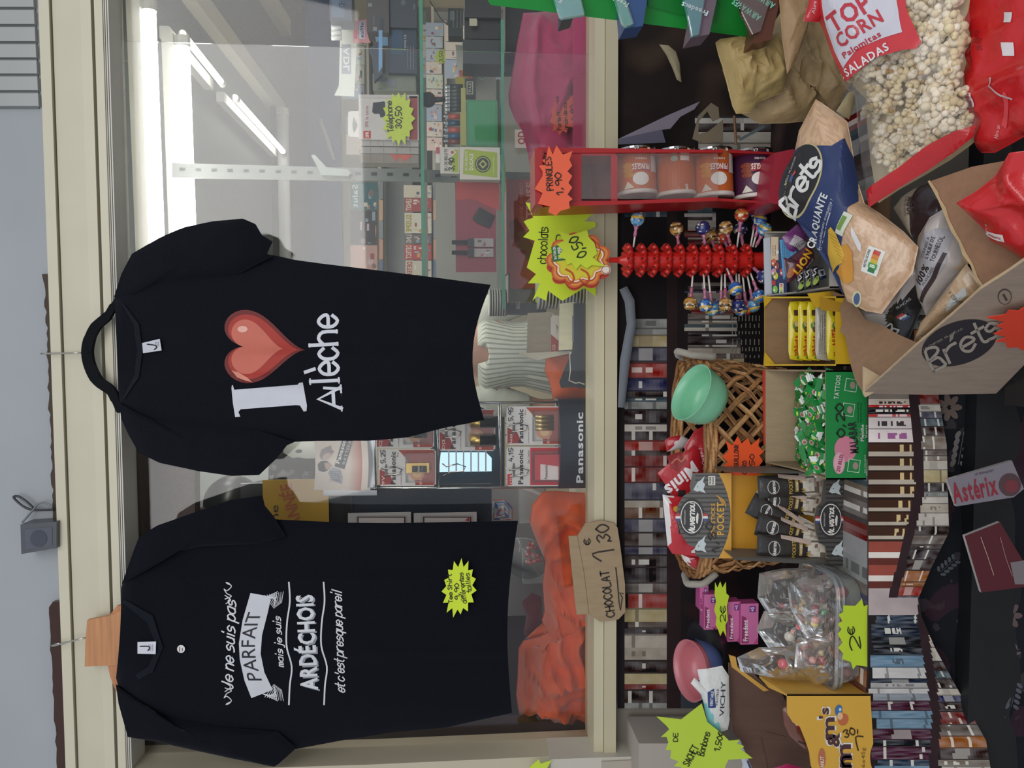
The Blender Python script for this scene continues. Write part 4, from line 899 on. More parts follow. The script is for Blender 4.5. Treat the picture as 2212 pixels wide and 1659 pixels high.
def blister(x0, x1, y0, y1, label, code, price, kind, Y=1.985, group='battery blister packs', rb=True):
    q = YP(Y); t = Thing('battery_pack', label, 'battery pack', q(x1, (y0+y1)/2), group); r = 5
    c = 'd8d6d2'
    t.part('card', slab([(x0+r, y0), (x1-r, y0), (x1, y0+r), (x1, y1-r), (x1-r, y1), (x0+r, y1), (x0, y1-r), (x0, y0+r)], Y, .0015, c), M['card'])
    d = MB(); w_ = x1-x0; h_ = y1-y0
    if kind != 'zinc':
        arc = [(x0+w_*.42+w_*.20*(1-((i/10))**1.5)*0+w_*.18*math.sin(i/10*1.5708)*-1+w_*.18, y1-h_*.98*i/10) for i in range(11)]
        arc = [(x0+w_*(.64-.30*((i/10)**2.2)), y1-2-(h_-4)*i/10) for i in range(11)]
        d.poly([(x1-3, y1-2)]+arc+[(x1-3, y0+2)], q, 'a8402a', .0005); arc2 = [(p[0]+2, p[1]) for p in arc]
        d.poly(disc(x0+w_*.66, y0+h_*.66, w_*.14, h_*.18), q, 'e0985c', .0009); d.poly(disc(x0+w_*.67, y0+h_*.66, w_*.08, h_*.11), q, 'f0c890', .0012)
        d.poly([(x0+2, y1-3), (x0+2, y0+h_*.55), (x0+w_*.18, y0+h_*.66), (x0+w_*.28, y1-4)], q, '9a2c28', .0005)
        scribble(d, q, x0+w_*.36, x0+w_*.42, y0+h_*.55, y1-4, 1, '6c6460', .9)
        for k in range(4): d.poly(disc(x1-w_*.3+4, y1-6-k*9, 3, 3), q, 'e0a090', .001)
        scribble(d, q, x1-6, x1-3, y0+4, y1-4, 1, 'e8c8b8', .9); txt(d, 'Pro', q, x0+w_*.33, y0+h_*.15, h_*.12, 4.5, 'b04838', bold=0)
    else:
        d.poly([(x0+2, y1-2), (x0+w_*.1, y1-2), (x0+w_*.1, y0+h_*.68), (x0+2, y0+h_*.7)], q, 'c02c34', .0005); d.poly(rect(x0+w_*.42, x1-2, y0+2, y1-2), q, 'c4303a', .0005)
        txt(d, 'Zinc Carbon', q, x0+w_*.39, y0+h_*.26, h_*.34, 4.5, '3a3a3a', bold=0)
    txt(d, code, q, x0+w_*.08, y1-h_*.16, h_*.24, 6, 'f0e4dc', off=.0014, bold=0)
    txt(d, 'Panasonic', q, x0+w_*.25, (y0+y1)/2+1, h_*.88, 10.5, '1c1c20', off=.0014)
    d.poly(disc(x0+w_*.13, (y0+y1)/2+6, 3.2, 14), q, '6e6a66', .001)
    if price: pen(d, price, q, x0+w_*.075, y0+h_*.2, h_*.34, 9, '15151a', w=1.7, off=.0016)
    t.part('print', d, M['card'])
    def cell(cx, cy, L, D, nub=True):
        m = MB(); a = q(cx+L/2, cy); b_ = q(cx-L/2, cy); rr = abs(q(cx, cy-D/2).x-q(cx, cy+D/2).x)/2; o_ = V((0, -rr*.7, 0)); h = (b_-a).z
        m.lathe(a+o_, (0, 0, 1), [(rr, 0), (rr, h*.62), (rr, h*.64), (rr, h*.97), (rr*.35, h*.97), (rr*.35, h)], 16, ['23201e', 'c8a860', 'c8a860', 'd8c080', 'd8d0b0'] if nub != 'gold' else ['b89850', 'c8a860', 'e0cc90', 'c8a860', 'd8d0b0']); return m
    if kind == 'aaa':
        for k in range(4): t.part('cell', cell(x1-w_*.34, y0+h_*.26+k*8.7, 40, 8, 'gold'), M['metal'], smooth=True)
    elif kind == 'd2':
        for k in range(2): t.part('cell', cell(x1-w_*.22, y0+h_*(.3+.42*k), 58, 24), M['metal'], smooth=True)
    elif kind == 'c2': t.part('cell', cell(x1-w_*.30, y1-h_*.36, 44, 16), M['metal'], smooth=True)
    elif kind == '9v':
        t.part('cell', cab(x1-w_*.52, x1-w_*.12, y0+h_*.38, y0+h_*.64, Y-.013, .012, 'c8a860', 'b09048'), M['metal']); m = MB(); m.poly(rect(x1-w_*.42, x1-w_*.16, y0+h_*.45, y0+h_*.63), YP(Y-.013), '25221f', .0005); txt(m, 'Panasonic', YP(Y-.013), x1-w_*.31, y0+h_*.54, h_*.16, 5, 'e0dcd0', off=.001); t.part('cell_label', m, M['paper'])
    elif kind == 'zinc':
        t.part('cell', cab(x1-w_*.50, x1-w_*.06, y0+h_*.2, y0+h_*.84, Y-.016, .015, 'c8343c', 'a82830'), M['plastic']); m = MB(); qq = YP(Y-.016); m.poly([(x1-w_*.4, y0+h_*.44), (x1-w_*.4, y0+h_*.84), (x1-w_*.08, y0+h_*.84), (x1-w_*.08, y0+h_*.5)], qq, 'e8dcd8', .0005); txt(m, 'Panasonic', qq, x1-w_*.3, y0+h_*.64, h_*.36, 6, '23232a', off=.001); t.part('cell_label', m, M['paper'])
    # clear blister shell
    m = MB(); m = cab(x0+w_*.46, x1-w_*.04, y0+h_*.12, y0+h_*.9, Y-.02, .018, 'ffffff'); t.part('blister_shell', m, M['film'], label='clear plastic shell')
blister(818, 942, 970, 1050, 'nine volt battery pack hanging in the top left of the rack', '9V', '5,25', '9v')
blister(812, 938, 884, 968, 'two cell battery pack half hidden by the heart t-shirt, top right of the rack', 'C|2', '', 'c2', Y=1.99)
blister(948, 1070, 884, 974, 'pack of two fat round cells in the middle of the rack', 'D|2', '', 'd2')
blister(1094, 1217, 878, 961, 'pack of four slim gold cells at the lower right of the rack', 'AAA|4', '5,95', 'aaa')
blister(1094, 1216, 965, 1050, 'red flat 4.5 volt battery pack at the lower left of the rack', '4.5V|1', '4,15', 'zinc')
# daylit doorway beyond the rack
m = MB(); q = YP(4.3); m.solid([q(x, y) for x, y in ((952, 978), (1050, 978), (1062, 990), (1062, 1018), (948, 1020))], (0, .02, 0), 'a8d0e8'); struct('window_3', m, M['day'])
m = MB()
for x in (968, 984, 1000, 1016, 1032, 1048): m.solid([YP(4.27)(a_, b_) for a_, b_ in rect(x, x+3, 976, 1020)], (0, .02, 0), 'dfe8ee')
struct('trim_13', m, M['paint'])
m = MB(); m.solid([YP(4.4)(a_, b_) for a_, b_ in rect(930, 1090, 860, 1060)], (0, .02, 0), '31404c'); struct('trim_14', m, M['paint'])
# yellow poster, dark panel, small frames
def d_yp(d, q): txt(d, 'ne', q, 593, 1108, 34, 17, '2a241c', a=0, bold=0, sub=None); txt(d, 'ANNÉE', q, 628, 1092, 96, 26, 'b0603c', a=14)
t = boxed('yellow_poster', 'mustard yellow poster between the two t-shirts', 'poster', 568, 710, 1036, 1135, 2.06, .003, 'bd9326', None, d_yp)
boxed('black_plinth', 'near black panel with a thin pale edge behind the yellow poster', 'panel', 520, 760, 1043, 1132, 2.075, .01, '1c1c20', 'a8a8a8', None, 'plastic')
boxed('navy_panel', 'dark navy backing panel between battery rack and slogan t-shirt', 'panel', 715, 1062, 1048, 1140, 2.085, .01, '1a2430', None, None, 'plastic')
for i, (x0, x1, lab) in enumerate(((752, 888, 'white framed booklet in a clear sleeve, upper of two beside the slogan shirt'), (894, 1030, 'white framed booklet in a sleeve with red corner, lower one beside the slogan shirt'))):
    def dz(d, q, i=i, x0=x0, x1=x1):
        d.poly(rect(x0+16, x1-8, 1113, 1180), q, 'a8a2a0'); d.poly(rect(x0+20, x1-12, 1116, 1180), q, '3a2c30', .0012); d.poly(rect(x0+23, x1-15, 1118, 1180), q, 'c8c0bc', .0014)
        if i: d.poly([(x1-26, 1124), (x1-16, 1116), (x1-16, 1126)], q, 'a82c34', .0018)
    boxed('sleeved_booklet', lab, 'booklet', x0, x1, 1108, 1180, 2.05, .006, 'b8b6b4', None, dz, group='sleeved booklets')
m = MB(); m.lathe(YP(2.5)(505, 1085), (0, -1, 0), [(.09, 0), (.088, .03), (.06, .07), (.02, .09), (.001, .092)], 28, '0f1216'); solo('dome_lamp', m, M['plastic'], 'round black dome high up between the two t-shirts', 'lamp shade', smooth=True)
t = Thing('camo_pouch', 'black pouch with grey blotches hanging above the yellow poster', 'pouch', YP(2.57)(650, 1010)); m = MB(); P = Pillow([(580, 1000), (600, 985), (650, 982), (690, 985), (700, 1040), (640, 1046), (580, 1042)], YP(2.57), .02); P.mesh(m, lambda x, y: mixc('17191b', '6c6e6c', max(0, min(1, noise.noise(V((x*.07, y*.07, 0)))*3)) if y > 1012 else 0), 14); t.part('body', m, M['fabric'], smooth=True)
t = Thing('door_closer', 'pale metal bracket fitting between the t-shirts', 'fitting', YP(2.57)(650, 975)); t.part('plate', slab([(612, 955), (680, 952), (680, 990), (636, 992), (612, 978)], 2.56, .03, 'b8bcb0'), M['metal']); t.part('socket', slab(disc(645, 975, 7, 4), 2.555, .01, '35383a'), M['plastic'])
boxed('white_panel', 'white square panel beneath the metal fitting', 'panel', 656, 680, 994, 1014, 2.58, .02, 'dfe6e6', None, None, 'paint')
# orange fabric heap
m = MB(); OP = [(1122, 1552), (1115, 1500), (1118, 1462), (1120, 1400), (1130, 1384), (1168, 1374), (1184, 1364), (1170, 1340), (1176, 1320), (1172, 1260), (1180, 1200), (1152, 1150), (1144, 1128), (1150, 1090), (1172, 1062), (1200, 1060), (1284, 1066), (1284, 1572), (1240, 1562), (1190, 1580), (1165, 1560)]
P = Pillow(OP, YP(2.12), .13, wr=.02, ws=8, pw=1.7, cx=1228, cy=1330, seed=8, fold=.07, fs=8.5); P.mesh(m, 'cf5a34', 50)
solo('orange_cloth', m, M['fabric'], 'heap of crumpled orange cloth on the window floor at the left', 'cloth', smooth=True)
m = MB(); P = Pillow([(1284, 760), (1180, 772), (1176, 800), (1188, 830), (1194, 864), (1284, 866)], YP(2.12), .05, wr=.014, ws=14, pw=1.7, seed=9); P.mesh(m, 'c05a34', 14)
solo('orange_cloth', m, M['fabric'], 'small orange cloth lump right of the battery rack base', 'cloth', smooth=True)
m = MB(); P = Pillow([(1130, 1370), (1136, 1330), (1128, 1300), (1150, 1280), (1170, 1290), (1172, 1330), (1180, 1380), (1150, 1392)], YP(2.2), .03, wr=.01, ws=20, pw=1.7, seed=10); P.mesh(m, '6e2f38', 12)
solo('maroon_cloth', m, M['fabric'], 'dark maroon cloth lump behind the orange heap', 'cloth', smooth=True)
# clear tub and toy behind, sweets dish
boxed('backdrop_board', 'light grey panel behind the clear trays at the lower left', 'panel', 1062, 1180, 1052, 1330, 2.40, .02, 'a8a6a4', None, None, 'paint')
t = Thing('clear_tray', 'clear plastic tray standing above the orange cloth', 'tray', YP(2.2)(1175, 1080)); m = cab(1122, 1175, 1046, 1130, 2.2, .06, 'ffffff'); t.part('shell', m, M['tub'])
t.part('rim', slab([(1120, 1044), (1125, 1044), (1178, 1070), (1178, 1076), (1120, 1052)], 2.198, .004, 'd8dcdc'), M['plastic'])
t = Thing('toy_pouch', 'clear pouch of small coloured toys beside the slogan t-shirt hem', 'pouch', YP(2.15)(1090, 1110)); m = MB(); P = Pillow([(1064, 1080), (1090, 1078), (1108, 1098), (1108, 1124), (1064, 1124)], YP(2.15), .012, wr=.003, ws=60); P.mesh(m, lambda x, y: random.choice(['a8a8a8', '8c9aa8', 'c8c4bc', 'b05040', '3f68a0', 'b8b4b0', '7c8088']), 9); t.part('body', m, M['foil'])
t = Thing('sweets_dish', 'round clear dish of pink sweets behind the orange cloth', 'dish', YP(2.25)(1165, 1190)); m = MB(); m.lathe(YP(2.25)(1135, 1205), V((-.3, -1, .3)), [(.001, -.02), (.05, -.012), (.07, 0), (.072, .002)], 26, 'dde4e4', sx=1, sy=1); t.part('dish', m, M['tub'], smooth=True)
m = MB(); rn = random.Random(4)
for i in range(26): m.ball(YP(2.23)(1150+rn.uniform(-14, 18), 1192+rn.uniform(-22, 26)), .0055, rn.choice(['d88a88', 'c86a68', 'e8b8b4']), 7, 5)
t.part('sweets', m, M['plastic'], smooth=True, kind='stuff')
m = MB(); m.box(YP(2.3)(1173, 1260).x, YP(2.3)(1173, 1180).x, 2.3, 2.34, YP(2.3)(1260, 1200).z, YP(2.3)(1130, 1200).z, 'c2d4d4'); solo('backdrop_board', m, M['paint'], 'pale blue green panel behind the sweets dish', 'panel')
# torn black carton with leftover battery pack
t = Thing('torn_carton', 'torn open black carton with pale flaps on the window floor', 'box', YP(2.0)(1284, 740))
t.part('body', cab(1240, 1283, 655, 760, 1.965, .12, '20232b', '1a1d24'), M['card']); t.part('inner_panel', slab([(1140, 676), (1192, 674), (1196, 766), (1138, 762)], 2.06, .004, 'a79b86'), M['board'], label='beige inside panel')
t.part('pale_flap', slab([(1209, 656), (1242, 652), (1236, 755), (1207, 757)], 1.975, .003, 'e8e2be'), M['board'], label='pale cream flap'); t.part('side_panel', slab([(1150, 762), (1232, 758), (1230, 764), (1160, 778), (1124, 768), (1122, 762)], 2.0, .01, 'c4bca8'), M['board'])
t.part('torn_panel', slab([(1236, 760), (1284, 756), (1278, 790), (1284, 800), (1270, 840), (1240, 836), (1212, 838), (1208, 826), (1222, 790)], 1.97, .004, '23262c'), M['card'], label='torn black lower panel')
m = MB(); stroke(m, [(1230, 762), (1232, 800), (1229, 822), (1244, 828), (1250, 826), (1262, 830)], YP(1.969), 2.2, 'cfc8b8', .001); t.part('torn_edge', m, M['board'])
t.part('sticker', slab(rect(1236, 1244, 682, 738), 1.972, .001, '8a90a0'), M['paper'])
t = Thing('battery_pack', 'battery card stub showing its hang hole inside the torn carton', 'battery pack', YP(2.0)(1206, 720)); t.part('card', slab([(1190, 686), (1196, 681), (1208, 682), (1206, 758), (1190, 760)], 2.0, .002, 'd0c8bc'), M['card'])
m = MB(); m.poly([(1190, 760), (1206, 758), (1206, 736), (1190, 722)], YP(2.0), '9a3428'); txt(m, 'C|2', YP(2.0), 1196, 750, 12, 6, 'e8dcd0', off=.0014, bold=0); m.poly([(1200, 700), (1206, 706), (1200, 726), (1203, 712)], YP(2.0), '8a8478', .001); t.part('print', m, M['card'])
# ---- person inside the shop, seen through the glass (head hidden by the heart t-shirt)
def person():
    Yp = 3.6; q = YP(Yp); c = q(1100, 765); sc = 1.0
    t = Thing('person', 'person inside the shop in a white pinstriped v-neck blouse, head hidden by a t-shirt', 'person', V((c.x, Yp, 0)))
    zsh = q(1038, 765).z; H0 = zsh+.28
    m = MB()
    def ell(z, rx, ry, n=20, cx=0., cy=0.): return [V((c.x+cx+rx*math.cos(2*math.pi*i/n), Yp+cy+ry*math.sin(2*math.pi*i/n), z)) for i in range(n)]
    def loft(rings, cols, m):
        n = len(rings[0]); k = len(m.v)
        for r in rings: m.v.extend(r)
        for i in range(len(rings)-1):
            for j in range(n):
                m.f.append((k+i*n+j, k+i*n+(j+1) % n, k+(i+1)*n+(j+1) % n, k+(i+1)*n+j)); m.c.append(lin(cols[i] if isinstance(cols, list) else cols))
    SK = 'b98a72'
    # body: legs joined to trunk, neck, head in one skinned figure
    me = bpy.data.meshes.new('body'); hip = V((c.x, Yp, zsh-.50)); J = [hip, V((c.x, Yp, zsh-.25)), V((c.x, Yp, zsh-.04)), V((c.x, Yp-.005, zsh+.06)), V((c.x, Yp-.01, zsh+.14)), V((c.x, Yp-.01, zsh+.24))]
    R_ = [.15, .12, .13, .052, .075, .085]; E = [(0, 1), (1, 2), (2, 3), (3, 4), (4, 5)]
    for s in (-1, 1):
        k = len(J); J += [V((c.x+s*.16, Yp, zsh-.03)), V((c.x+s*.25, Yp+.02, zsh-.28)), V((c.x+s*.22, Yp-.12, zsh-.47)), V((c.x+s*.20, Yp-.2, zsh-.50))]; R_ += [.055, .042, .032, .03]; E += [(2, k), (k, k+1), (k+1, k+2), (k+2, k+3)]
        k = len(J); J += [V((c.x+s*.09, Yp, zsh-.60)), V((c.x+s*.10, Yp-.01, zsh-.98)), V((c.x+s*.10, Yp+.02, .08)), V((c.x+s*.10, Yp-.12, .05))]; R_ += [.095, .065, .045, .04]; E += [(0, k), (k, k+1), (k+1, k+2), (k+2, k+3)]
    me.from_pydata([p-t.loc for p in J], E, []); o = bpy.data.objects.new('body', me); COL.objects.link(o); o.parent = t.o
    md = o.modifiers.new('s', 'SKIN'); md.use_smooth_shade = True
    for i, sv in enumerate(me.skin_vertices[0].data): sv.radius = (R_[i], R_[i]*.8); sv.use_root = (i == 0)
    o.modifiers.new('d', 'SUBSURF').levels = 1; o.modifiers['d'].render_levels = 1
    sk = bpy.data.materials.new('person_skin'); sk.use_nodes = True; b_ = sk.node_tree.nodes['Principled BSDF']; b_.inputs['Base Color'].default_value = (*lin(SK), 1); b_.inputs['Roughness'].default_value = .5; me.materials.append(sk)
    # face and hair
    m = MB(); hc = V((c.x, Yp-.01, zsh+.22)); m.lathe(hc, (0, 0, 1), [(.001, -.11), (.05, -.095), (.074, -.04), (.08, .02), (.072, .075), (.04, .105), (.001, .115)], 18, SK, sy=1.1); m.ball(hc+V((0, -.09, -.02)), .014, SK, 8, 6)
    t.part('head', m, M['skin'], smooth=True); m = MB()
    for s in (-1, 1): m.ball(hc+V((s*.03, -.082, .01)), .011, 'e8e4e0', 8, 6); m.ball(hc+V((s*.03, -.091, .01)), .005, '3a2c24', 6, 5)
    t.part('eyes', m, M['gloss'], smooth=True); m = MB(); m.tube([hc+V((-.022, -.083, -.055)), hc+V((0, -.09, -.058)), hc+V((.022, -.083, -.055))], [.003, .006, .003], 'a8504c', 6); t.part('mouth', m, M['skin'], smooth=True)
    m = MB(); m.lathe(hc+V((0, .012, .012)), (0, 0, 1), [(.075, -.12), (.09, -.02), (.088, .05), (.06, .105), (.001, .125)], 20, '4a3428', sy=1.05); t.part('hair', m, M['fabric'], smooth=True)
    # blouse
    m = MB(); n = 48
    def bl(u, v):
        an = 2*math.pi*u-math.pi/2; z = zsh+.015-v*.36; sh = .10 if v < .06 else 0
        rx = .205-.05*min(1, v*2.2)+.045*max(0, v-.62)*2.2; ry = .105+.015*math.sin(v*3)+.03*max(0, v-.62)
        if v < .07: rx *= .62+5.4*v; ry *= .7+4.3*v
        fz = -.004*math.sin(u*120)*(1 if v > .62 else 0)
        dz = -.15*max(0, 1-abs(math.cos(an))/.34)*max(0, -math.sin(an))*(max(0, 1-v*9))
        return V((c.x+(rx+fz)*math.cos(an), Yp+(ry+fz)*math.sin(an), z+dz))
    def bcol(u, v): return 'a9b0a2' if int(u*144) % 3 == 0 else 'e2e6d8'
    m.grid(bl, 144, 20, bcol); t.part('blouse', m, M['fabric'], smooth=True)
    for s in (-1, 1):
        m = MB(); a = V((c.x+s*.155, Yp, zsh-.02)); m.tube([a+V((-s*.01, 0, .02)), a+V((s*.03, 0, .0)), a+V((s*.065, .0, -.06)), a+V((s*.085, .01, -.14)), a+V((s*.09, .015, -.2)), a+V((s*.09, .015, -.215))], [.05, .072, .078, .07, .055, .048], ['e2e6d8', 'dde2d4', 'e2e6d8', 'dde2d4', 'd0d6c8'], 18); t.part('sleeve', m, M['fabric'], smooth=True)
    m = MB(); m.lathe(V((c.x, Yp, zsh-.95)), (0, 0, 1), [(.24, -.0), (.2, .3), (.16, .58), (.15, .6)], 24, '40464c', sy=.75); t.part('skirt', m, M['fabric'], smooth=True)
person()
# ================================================================ TABLE AND PRINTED CLOTH
t = Thing('table', 'low display table under the book printed cloth', 'table', (0, 1.6, 0))
m = MB(); m.box(-1.15, .98, 1.372, 1.815, .742, .772, '6f5238'); t.part('table_top', m, M['wood'])
for x in (-1.1, .93):
    for y in (1.40, 1.78): m = MB(); m.box(x, x+.05, y-.02, y+.02, 0, .742, '5d4530'); t.part('leg', m, M['wood'])
SPC_ = ['c9bfae', 'b7ad9c', '8d8478', '3b3536', '2a2528', '2e3c66', 'a8403c', '6b4a34', 'd6cfc0', '52586a', 'a86a3c', '9aa09c', '7c2c2c', 'c9b98c', '3f5c66', '6f6862', 'ded8cc', '23262e']
SPC = [mixc(q_, '5a4c46', .38) for q_ in SPC_]
def spines(n, sd, wmin=.006, wmax=.028, cols=SPC):
    rn = random.Random(sd); o = []; s = 0
    while s < 1: w_ = rn.uniform(wmin, wmax); c = rn.choice(cols); o.append((s, s+w_, c, mixc(c, 'f0ece0' if sum(lin(c)) < .6 else '2a2428', .55), rn.uniform(.06, .3), rn.uniform(.5, .85), rn.random(), rn.choice((0, 0, 1, 1, 1, 2)))); s += w_
    return o
def spine_col(sp, s, v, sd=0):
    "colour of the printed shelf at s along, v from shelf top (0) to bottom (1)"
    import bisect
    i = bisect.bisect_right([q[0] for q in sp], s)-1 if len(sp) < 3 else None
    lo, hi = 0, len(sp)-1
    while lo < hi:
        k = (lo+hi+1)//2
        if sp[k][0] <= s: lo = k
        else: hi = k-1
    a, b, c, d, v0, v1, r, kind = sp[lo]; f = (s-a)/(b-a)
    if v < v0*.5*r: return '1d1718'
    if f < .06 or f > .94: return mixc(c, '1a1416', .6)
    if kind == 0 and .3 < f < .7 and v0+.1 < v < v1 and noise.noise(V((v*60, s*3, sd))) > -.1: return d
    if kind == 1 and (abs(v-v0-.08) < .02 or abs(v-v1-.05) < .02): return d
    if kind == 2 and abs(v-.5) < .14: return mixc(c, d, .45)
    return mixc(c, 'ffffff', .12*noise.noise(V((s*90, v*4, sd))))
# cloth part 1: hangs behind the table from under the sill
Tb = Thing('book_print_cloth', 'dark cloth printed with rows of books, hung under the sill and over the table', 'tablecloth', (0, 1.84, .8))
sp1 = spines(1, 5, .006, .022); sp2 = spines(1, 9, .012, .03)
qb = YP(1.838)
def backY(x, y): return 1.832-.012*noise.noise(V((y*.006, x*.004, 2)))-.010*math.sin(y*.03+x*.01)*noise.noise(V((y*.01, 3, 1)))
def back(u, v):
    y = -40+1570*u; x = 1334+(1668-1334)*v; return YP(backY(x, y))(x, y)
def backc(u, v):
    y = -40+1570*u; x = 1334+334*v
    if y < 330:   # dark folded brown part at the right
        if x > 1500 and 250 < y: return spine_col(sp2, (y-200)/900, (x-1500)/170)
        return mixc('241c1a', '4a3a2c', max(0, noise.noise(V((x*.01, y*.012, 4)))))
    if x < 1346: return '1f1a1b'
    if x < 1440: 
        return spine_col(sp1, (y+40)/1570, (x-1346)/100, 1) if y > 690 or y < 470 else '1a1416'
    if x < 1462+ (y-700)*.01: return '2a1c1c'
    if y < 800: return (spine_col(sp2, (y-430)/500, (x-1480)/170, 6) if x < 1575+(y-620)*.2 else '1b1718') if x > 1478 and (y < 530 or y > 610) else '1c1517'
    if y > 1440 and x > 1462: return mixc('23303a', '6aa0ac', max(0, noise.noise(V((x*.02, y*.03, 7)))*2)) if y < 1500 else '3a3f45'
    return mixc('1d1719', '4b2220', max(0, noise.noise(V((x*.01, y*.02, 9)))))
m = MB(); m.grid(back, 420, 44, backc); bd_ = Tb.part('back_drop', m, M['print'], smooth=True); m = MB()
for i in range(7): scribble(m, lambda x, y, off=0.: YP(backY(x, y)-off-.001)(x, y), 1578+i*.1, 1644, 682+i*17, 693+i*17-(i % 3)*3, 9-(i % 2)*2, '8c857c', 2.2, i+3)
Tb.part('printed_words', m, M['paper'], bd_)
# the top and the front fall
def frontbot(y):
    ks = ((700, 2010), (860, 2028), (960, 2045), (1150, 2050), (1230, 2010), (1290, 1985), (1330, 1990), (1400, 2020), (1500, 2075), (1600, 2130), (1720, 2150))
    for (a, xa), (b, xb) in zip(ks, ks[1:]):
        if y <= b: f = max(0, (y-a)/(b-a)); return xa+(xb-xa)*f
    return 2150
zt0 = .779
def topf(u, v):
    X_ = -1.13+2.07*u; Yv = 1.832-(1.832-1.356)*v; return V((X_, Yv, zt0+.003*noise.noise(V((X_*6, Yv*6, 1)))-.004*max(0, v-.95)*20*.2))
m = MB(); m.grid(topf, 200, 46, lambda u, v: mixc('2a1e1e', '5c463c', max(0, noise.noise(V((u*14, v*5, 3))))) if v < .55 else spine_col(sp2, u*1.3 % 1, (v-.55)*1.4)); Tb.part('top', m, M['print'], smooth=True)
CL4 = ['a8a4a2', 'c0bcb8', '39424e', '8a8f94', '25282e', '6c8698', 'a08c78', '4c2c3c', '2c3340', 'b4b0ae']
sp3 = spines(1, 15, .009, .030); sp4 = spines(1, 33, .022, .07, CL4)
def front(u, v):
    y = 650+1060*u; x0 = 1876; x = x0+(frontbot(y)-x0)*v
    fold = .012*math.sin(y*.028)+.02*math.exp(-((y-1268-(x-1900)*.2)/26)**2)+.012*math.sin(y*.011+x*.01)
    return YP(1.355-.004-.03*v-fold*(.25+v))(x, y)
def frontc(u, v):
    y = 650+1060*u; x = 1876+(frontbot(y)-1876)*v
    div = 1975+18*math.sin((y-860)/260)+(40 if y > 1350 else 0)*min(1, (y-1350)/200 if y > 1350 else 0)-max(0, (y-1060))*.28*(y < 1290)
    if abs(x-div) < 10: return '2c1d20'
    if x < div:
        if y < 955: return spine_col([(0, .14, 'c8b8a8', '3a2c2c', .1, .8, .1, 0), (.14, .2, 'b83838', 'f0e0e0', .1, .9, .1, 0), (.2, .34, '25201f', 'e8e0d8', .05, .95, .1, 0), (.34, .42, 'c04848', 'e8c8c8', .1, .8, .1, 0), (.42, .7, 'cfc4c0', '3c3434', .1, .8, .1, 0), (.7, 1.01, 'd8ccc8', '9a5a8a', .1, .8, .1, 0)], min(.999, max(0, (y-862)/93)), (x-1876)/(div-1876), 2)
        if y < 1170:
            k = ((y-955) % 30)/30; v_ = (x-1876)/max(30, div-1876)
            if k > .72: return 'b0a494'
            if k > .2 and (.62 < v_ < .7 or .82 < v_ < .87): return 'c8b080'
            return '3c2418' if k > .1 else '1f1410'
        if y < 1270: k = (y-1170) % 50; return '8c4438' if k < 22 else 'cfc6bc' if k < 36 else '5a2a22'
        if y > 1330: return spine_col(sp4, (y-1300)/420, (x-1876)/max(20, (div-1876)), 3)
        return 'a99a98'
    return spine_col(sp3, (y-650)/1060, (x-div)/max(20, frontbot(y)-div), 4)
m = MB(); m.grid(front, 420, 40, frontc); m.grid(lambda u, v: front(1-u, v)+V((0, .004, 0)), 60, 4, '3a3236'); Tb.part('front_fall', m, M['print'], smooth=True)
# grey rolled tube of fabric under the sill
m = MB(); q = YP(1.80); m.tube([q(1342, 880), q(1350, 780), q(1364, 700), q(1360, 650), q(1346, 622)], [.008, .012, .011, .012, .01], '6d7278', 12); solo('grey_pipe', m, M['fabric'], 'thin grey roll of fabric under the sill behind the lollipop stand', 'roll', smooth=True)

# ================================================================ STAND BELOW THE TABLE: clear covered magazines on dark floral cloth
t = Thing('floral_stand', 'dark stand wrapped in floral cloth in front of the table', 'stand', (0, 1.28, 0))
def fl(u, v):
    x = 1880+380*v; y = 840+900*u; return YP(1.40-.10*v**1.2+.012*noise.noise(V((u*7, v*4, 0))))(x, y)
def flc(u, v):
    n_ = noise.noise(V((u*26, v*12, 5))); c = '101218'
    if n_ > .38: c = '2f2b30'
    if noise.noise(V((u*9, v*4, 8))) > .3: c = mixc(c, '3a1f2c', .5)
    return c
m = MB(); m.grid(fl, 260, 90, flc); m.grid(lambda u, v: fl(1-u, v)+V((0, .006, 0)), 12, 6, '111318'); t.part('floral_cloth', m, M['print'], smooth=True)
m = MB(); m.box(-1.0, .85, 1.32, 1.36, 0, .60, '17181c'); t.part('panel', m, M['dark'])
m = MB(); rn = random.Random(8)
def sprig(x, y, a, s, col):
    pf = place(x, y, a)
    stroke(m, [pf(0, -s*4), pf(0, s*4)], FLm, 1.2, col)
    for i in range(5):
        for sg in (-1, 1):
            c = pf(sg*s*1.3, -s*3+i*s*1.7); m.poly(disc(c[0], c[1], s*1.1, s*.6, a+sg*40, 9), FLm, col, .002)
class FL_:
    def __call__(s, x, y, off=0.):
        u, v = (y-840)/900, max(0, (x-1880)/380); return YP(1.40-.10*v**1.2+.012*noise.noise(V((u*7, v*4, 0)))-off)(x, y)
FLm = FL_()
for x, y, a, s, col in ((2076, 968, 80, 9, '66625f'), (2128, 1370, 70, 7, '5c5a60'), (2138, 1450, 100, 6, '4a4c58'), (2190, 1500, 80, 7, '44464f'), (2150, 1560, 60, 6, '3f424e'), (2050, 1220, 40, 6, '3c4046'), (2100, 1590, 70, 6, '40434e'), (2180, 1410, 20, 6, '4a3c40')): sprig(x, y, a, s, col)
for cx, cy in ((2050, 880), (2180, 1330)):
    for k in range(7): m.poly(disc(cx+16*math.cos(k*.9), cy+18*math.sin(k*.9), 13, 7, k*52, 10), FLm, '4e3d34' if cy < 1000 else '4b3638', .002+k*.0002)
t.part('flower_print', m, M['paper'])
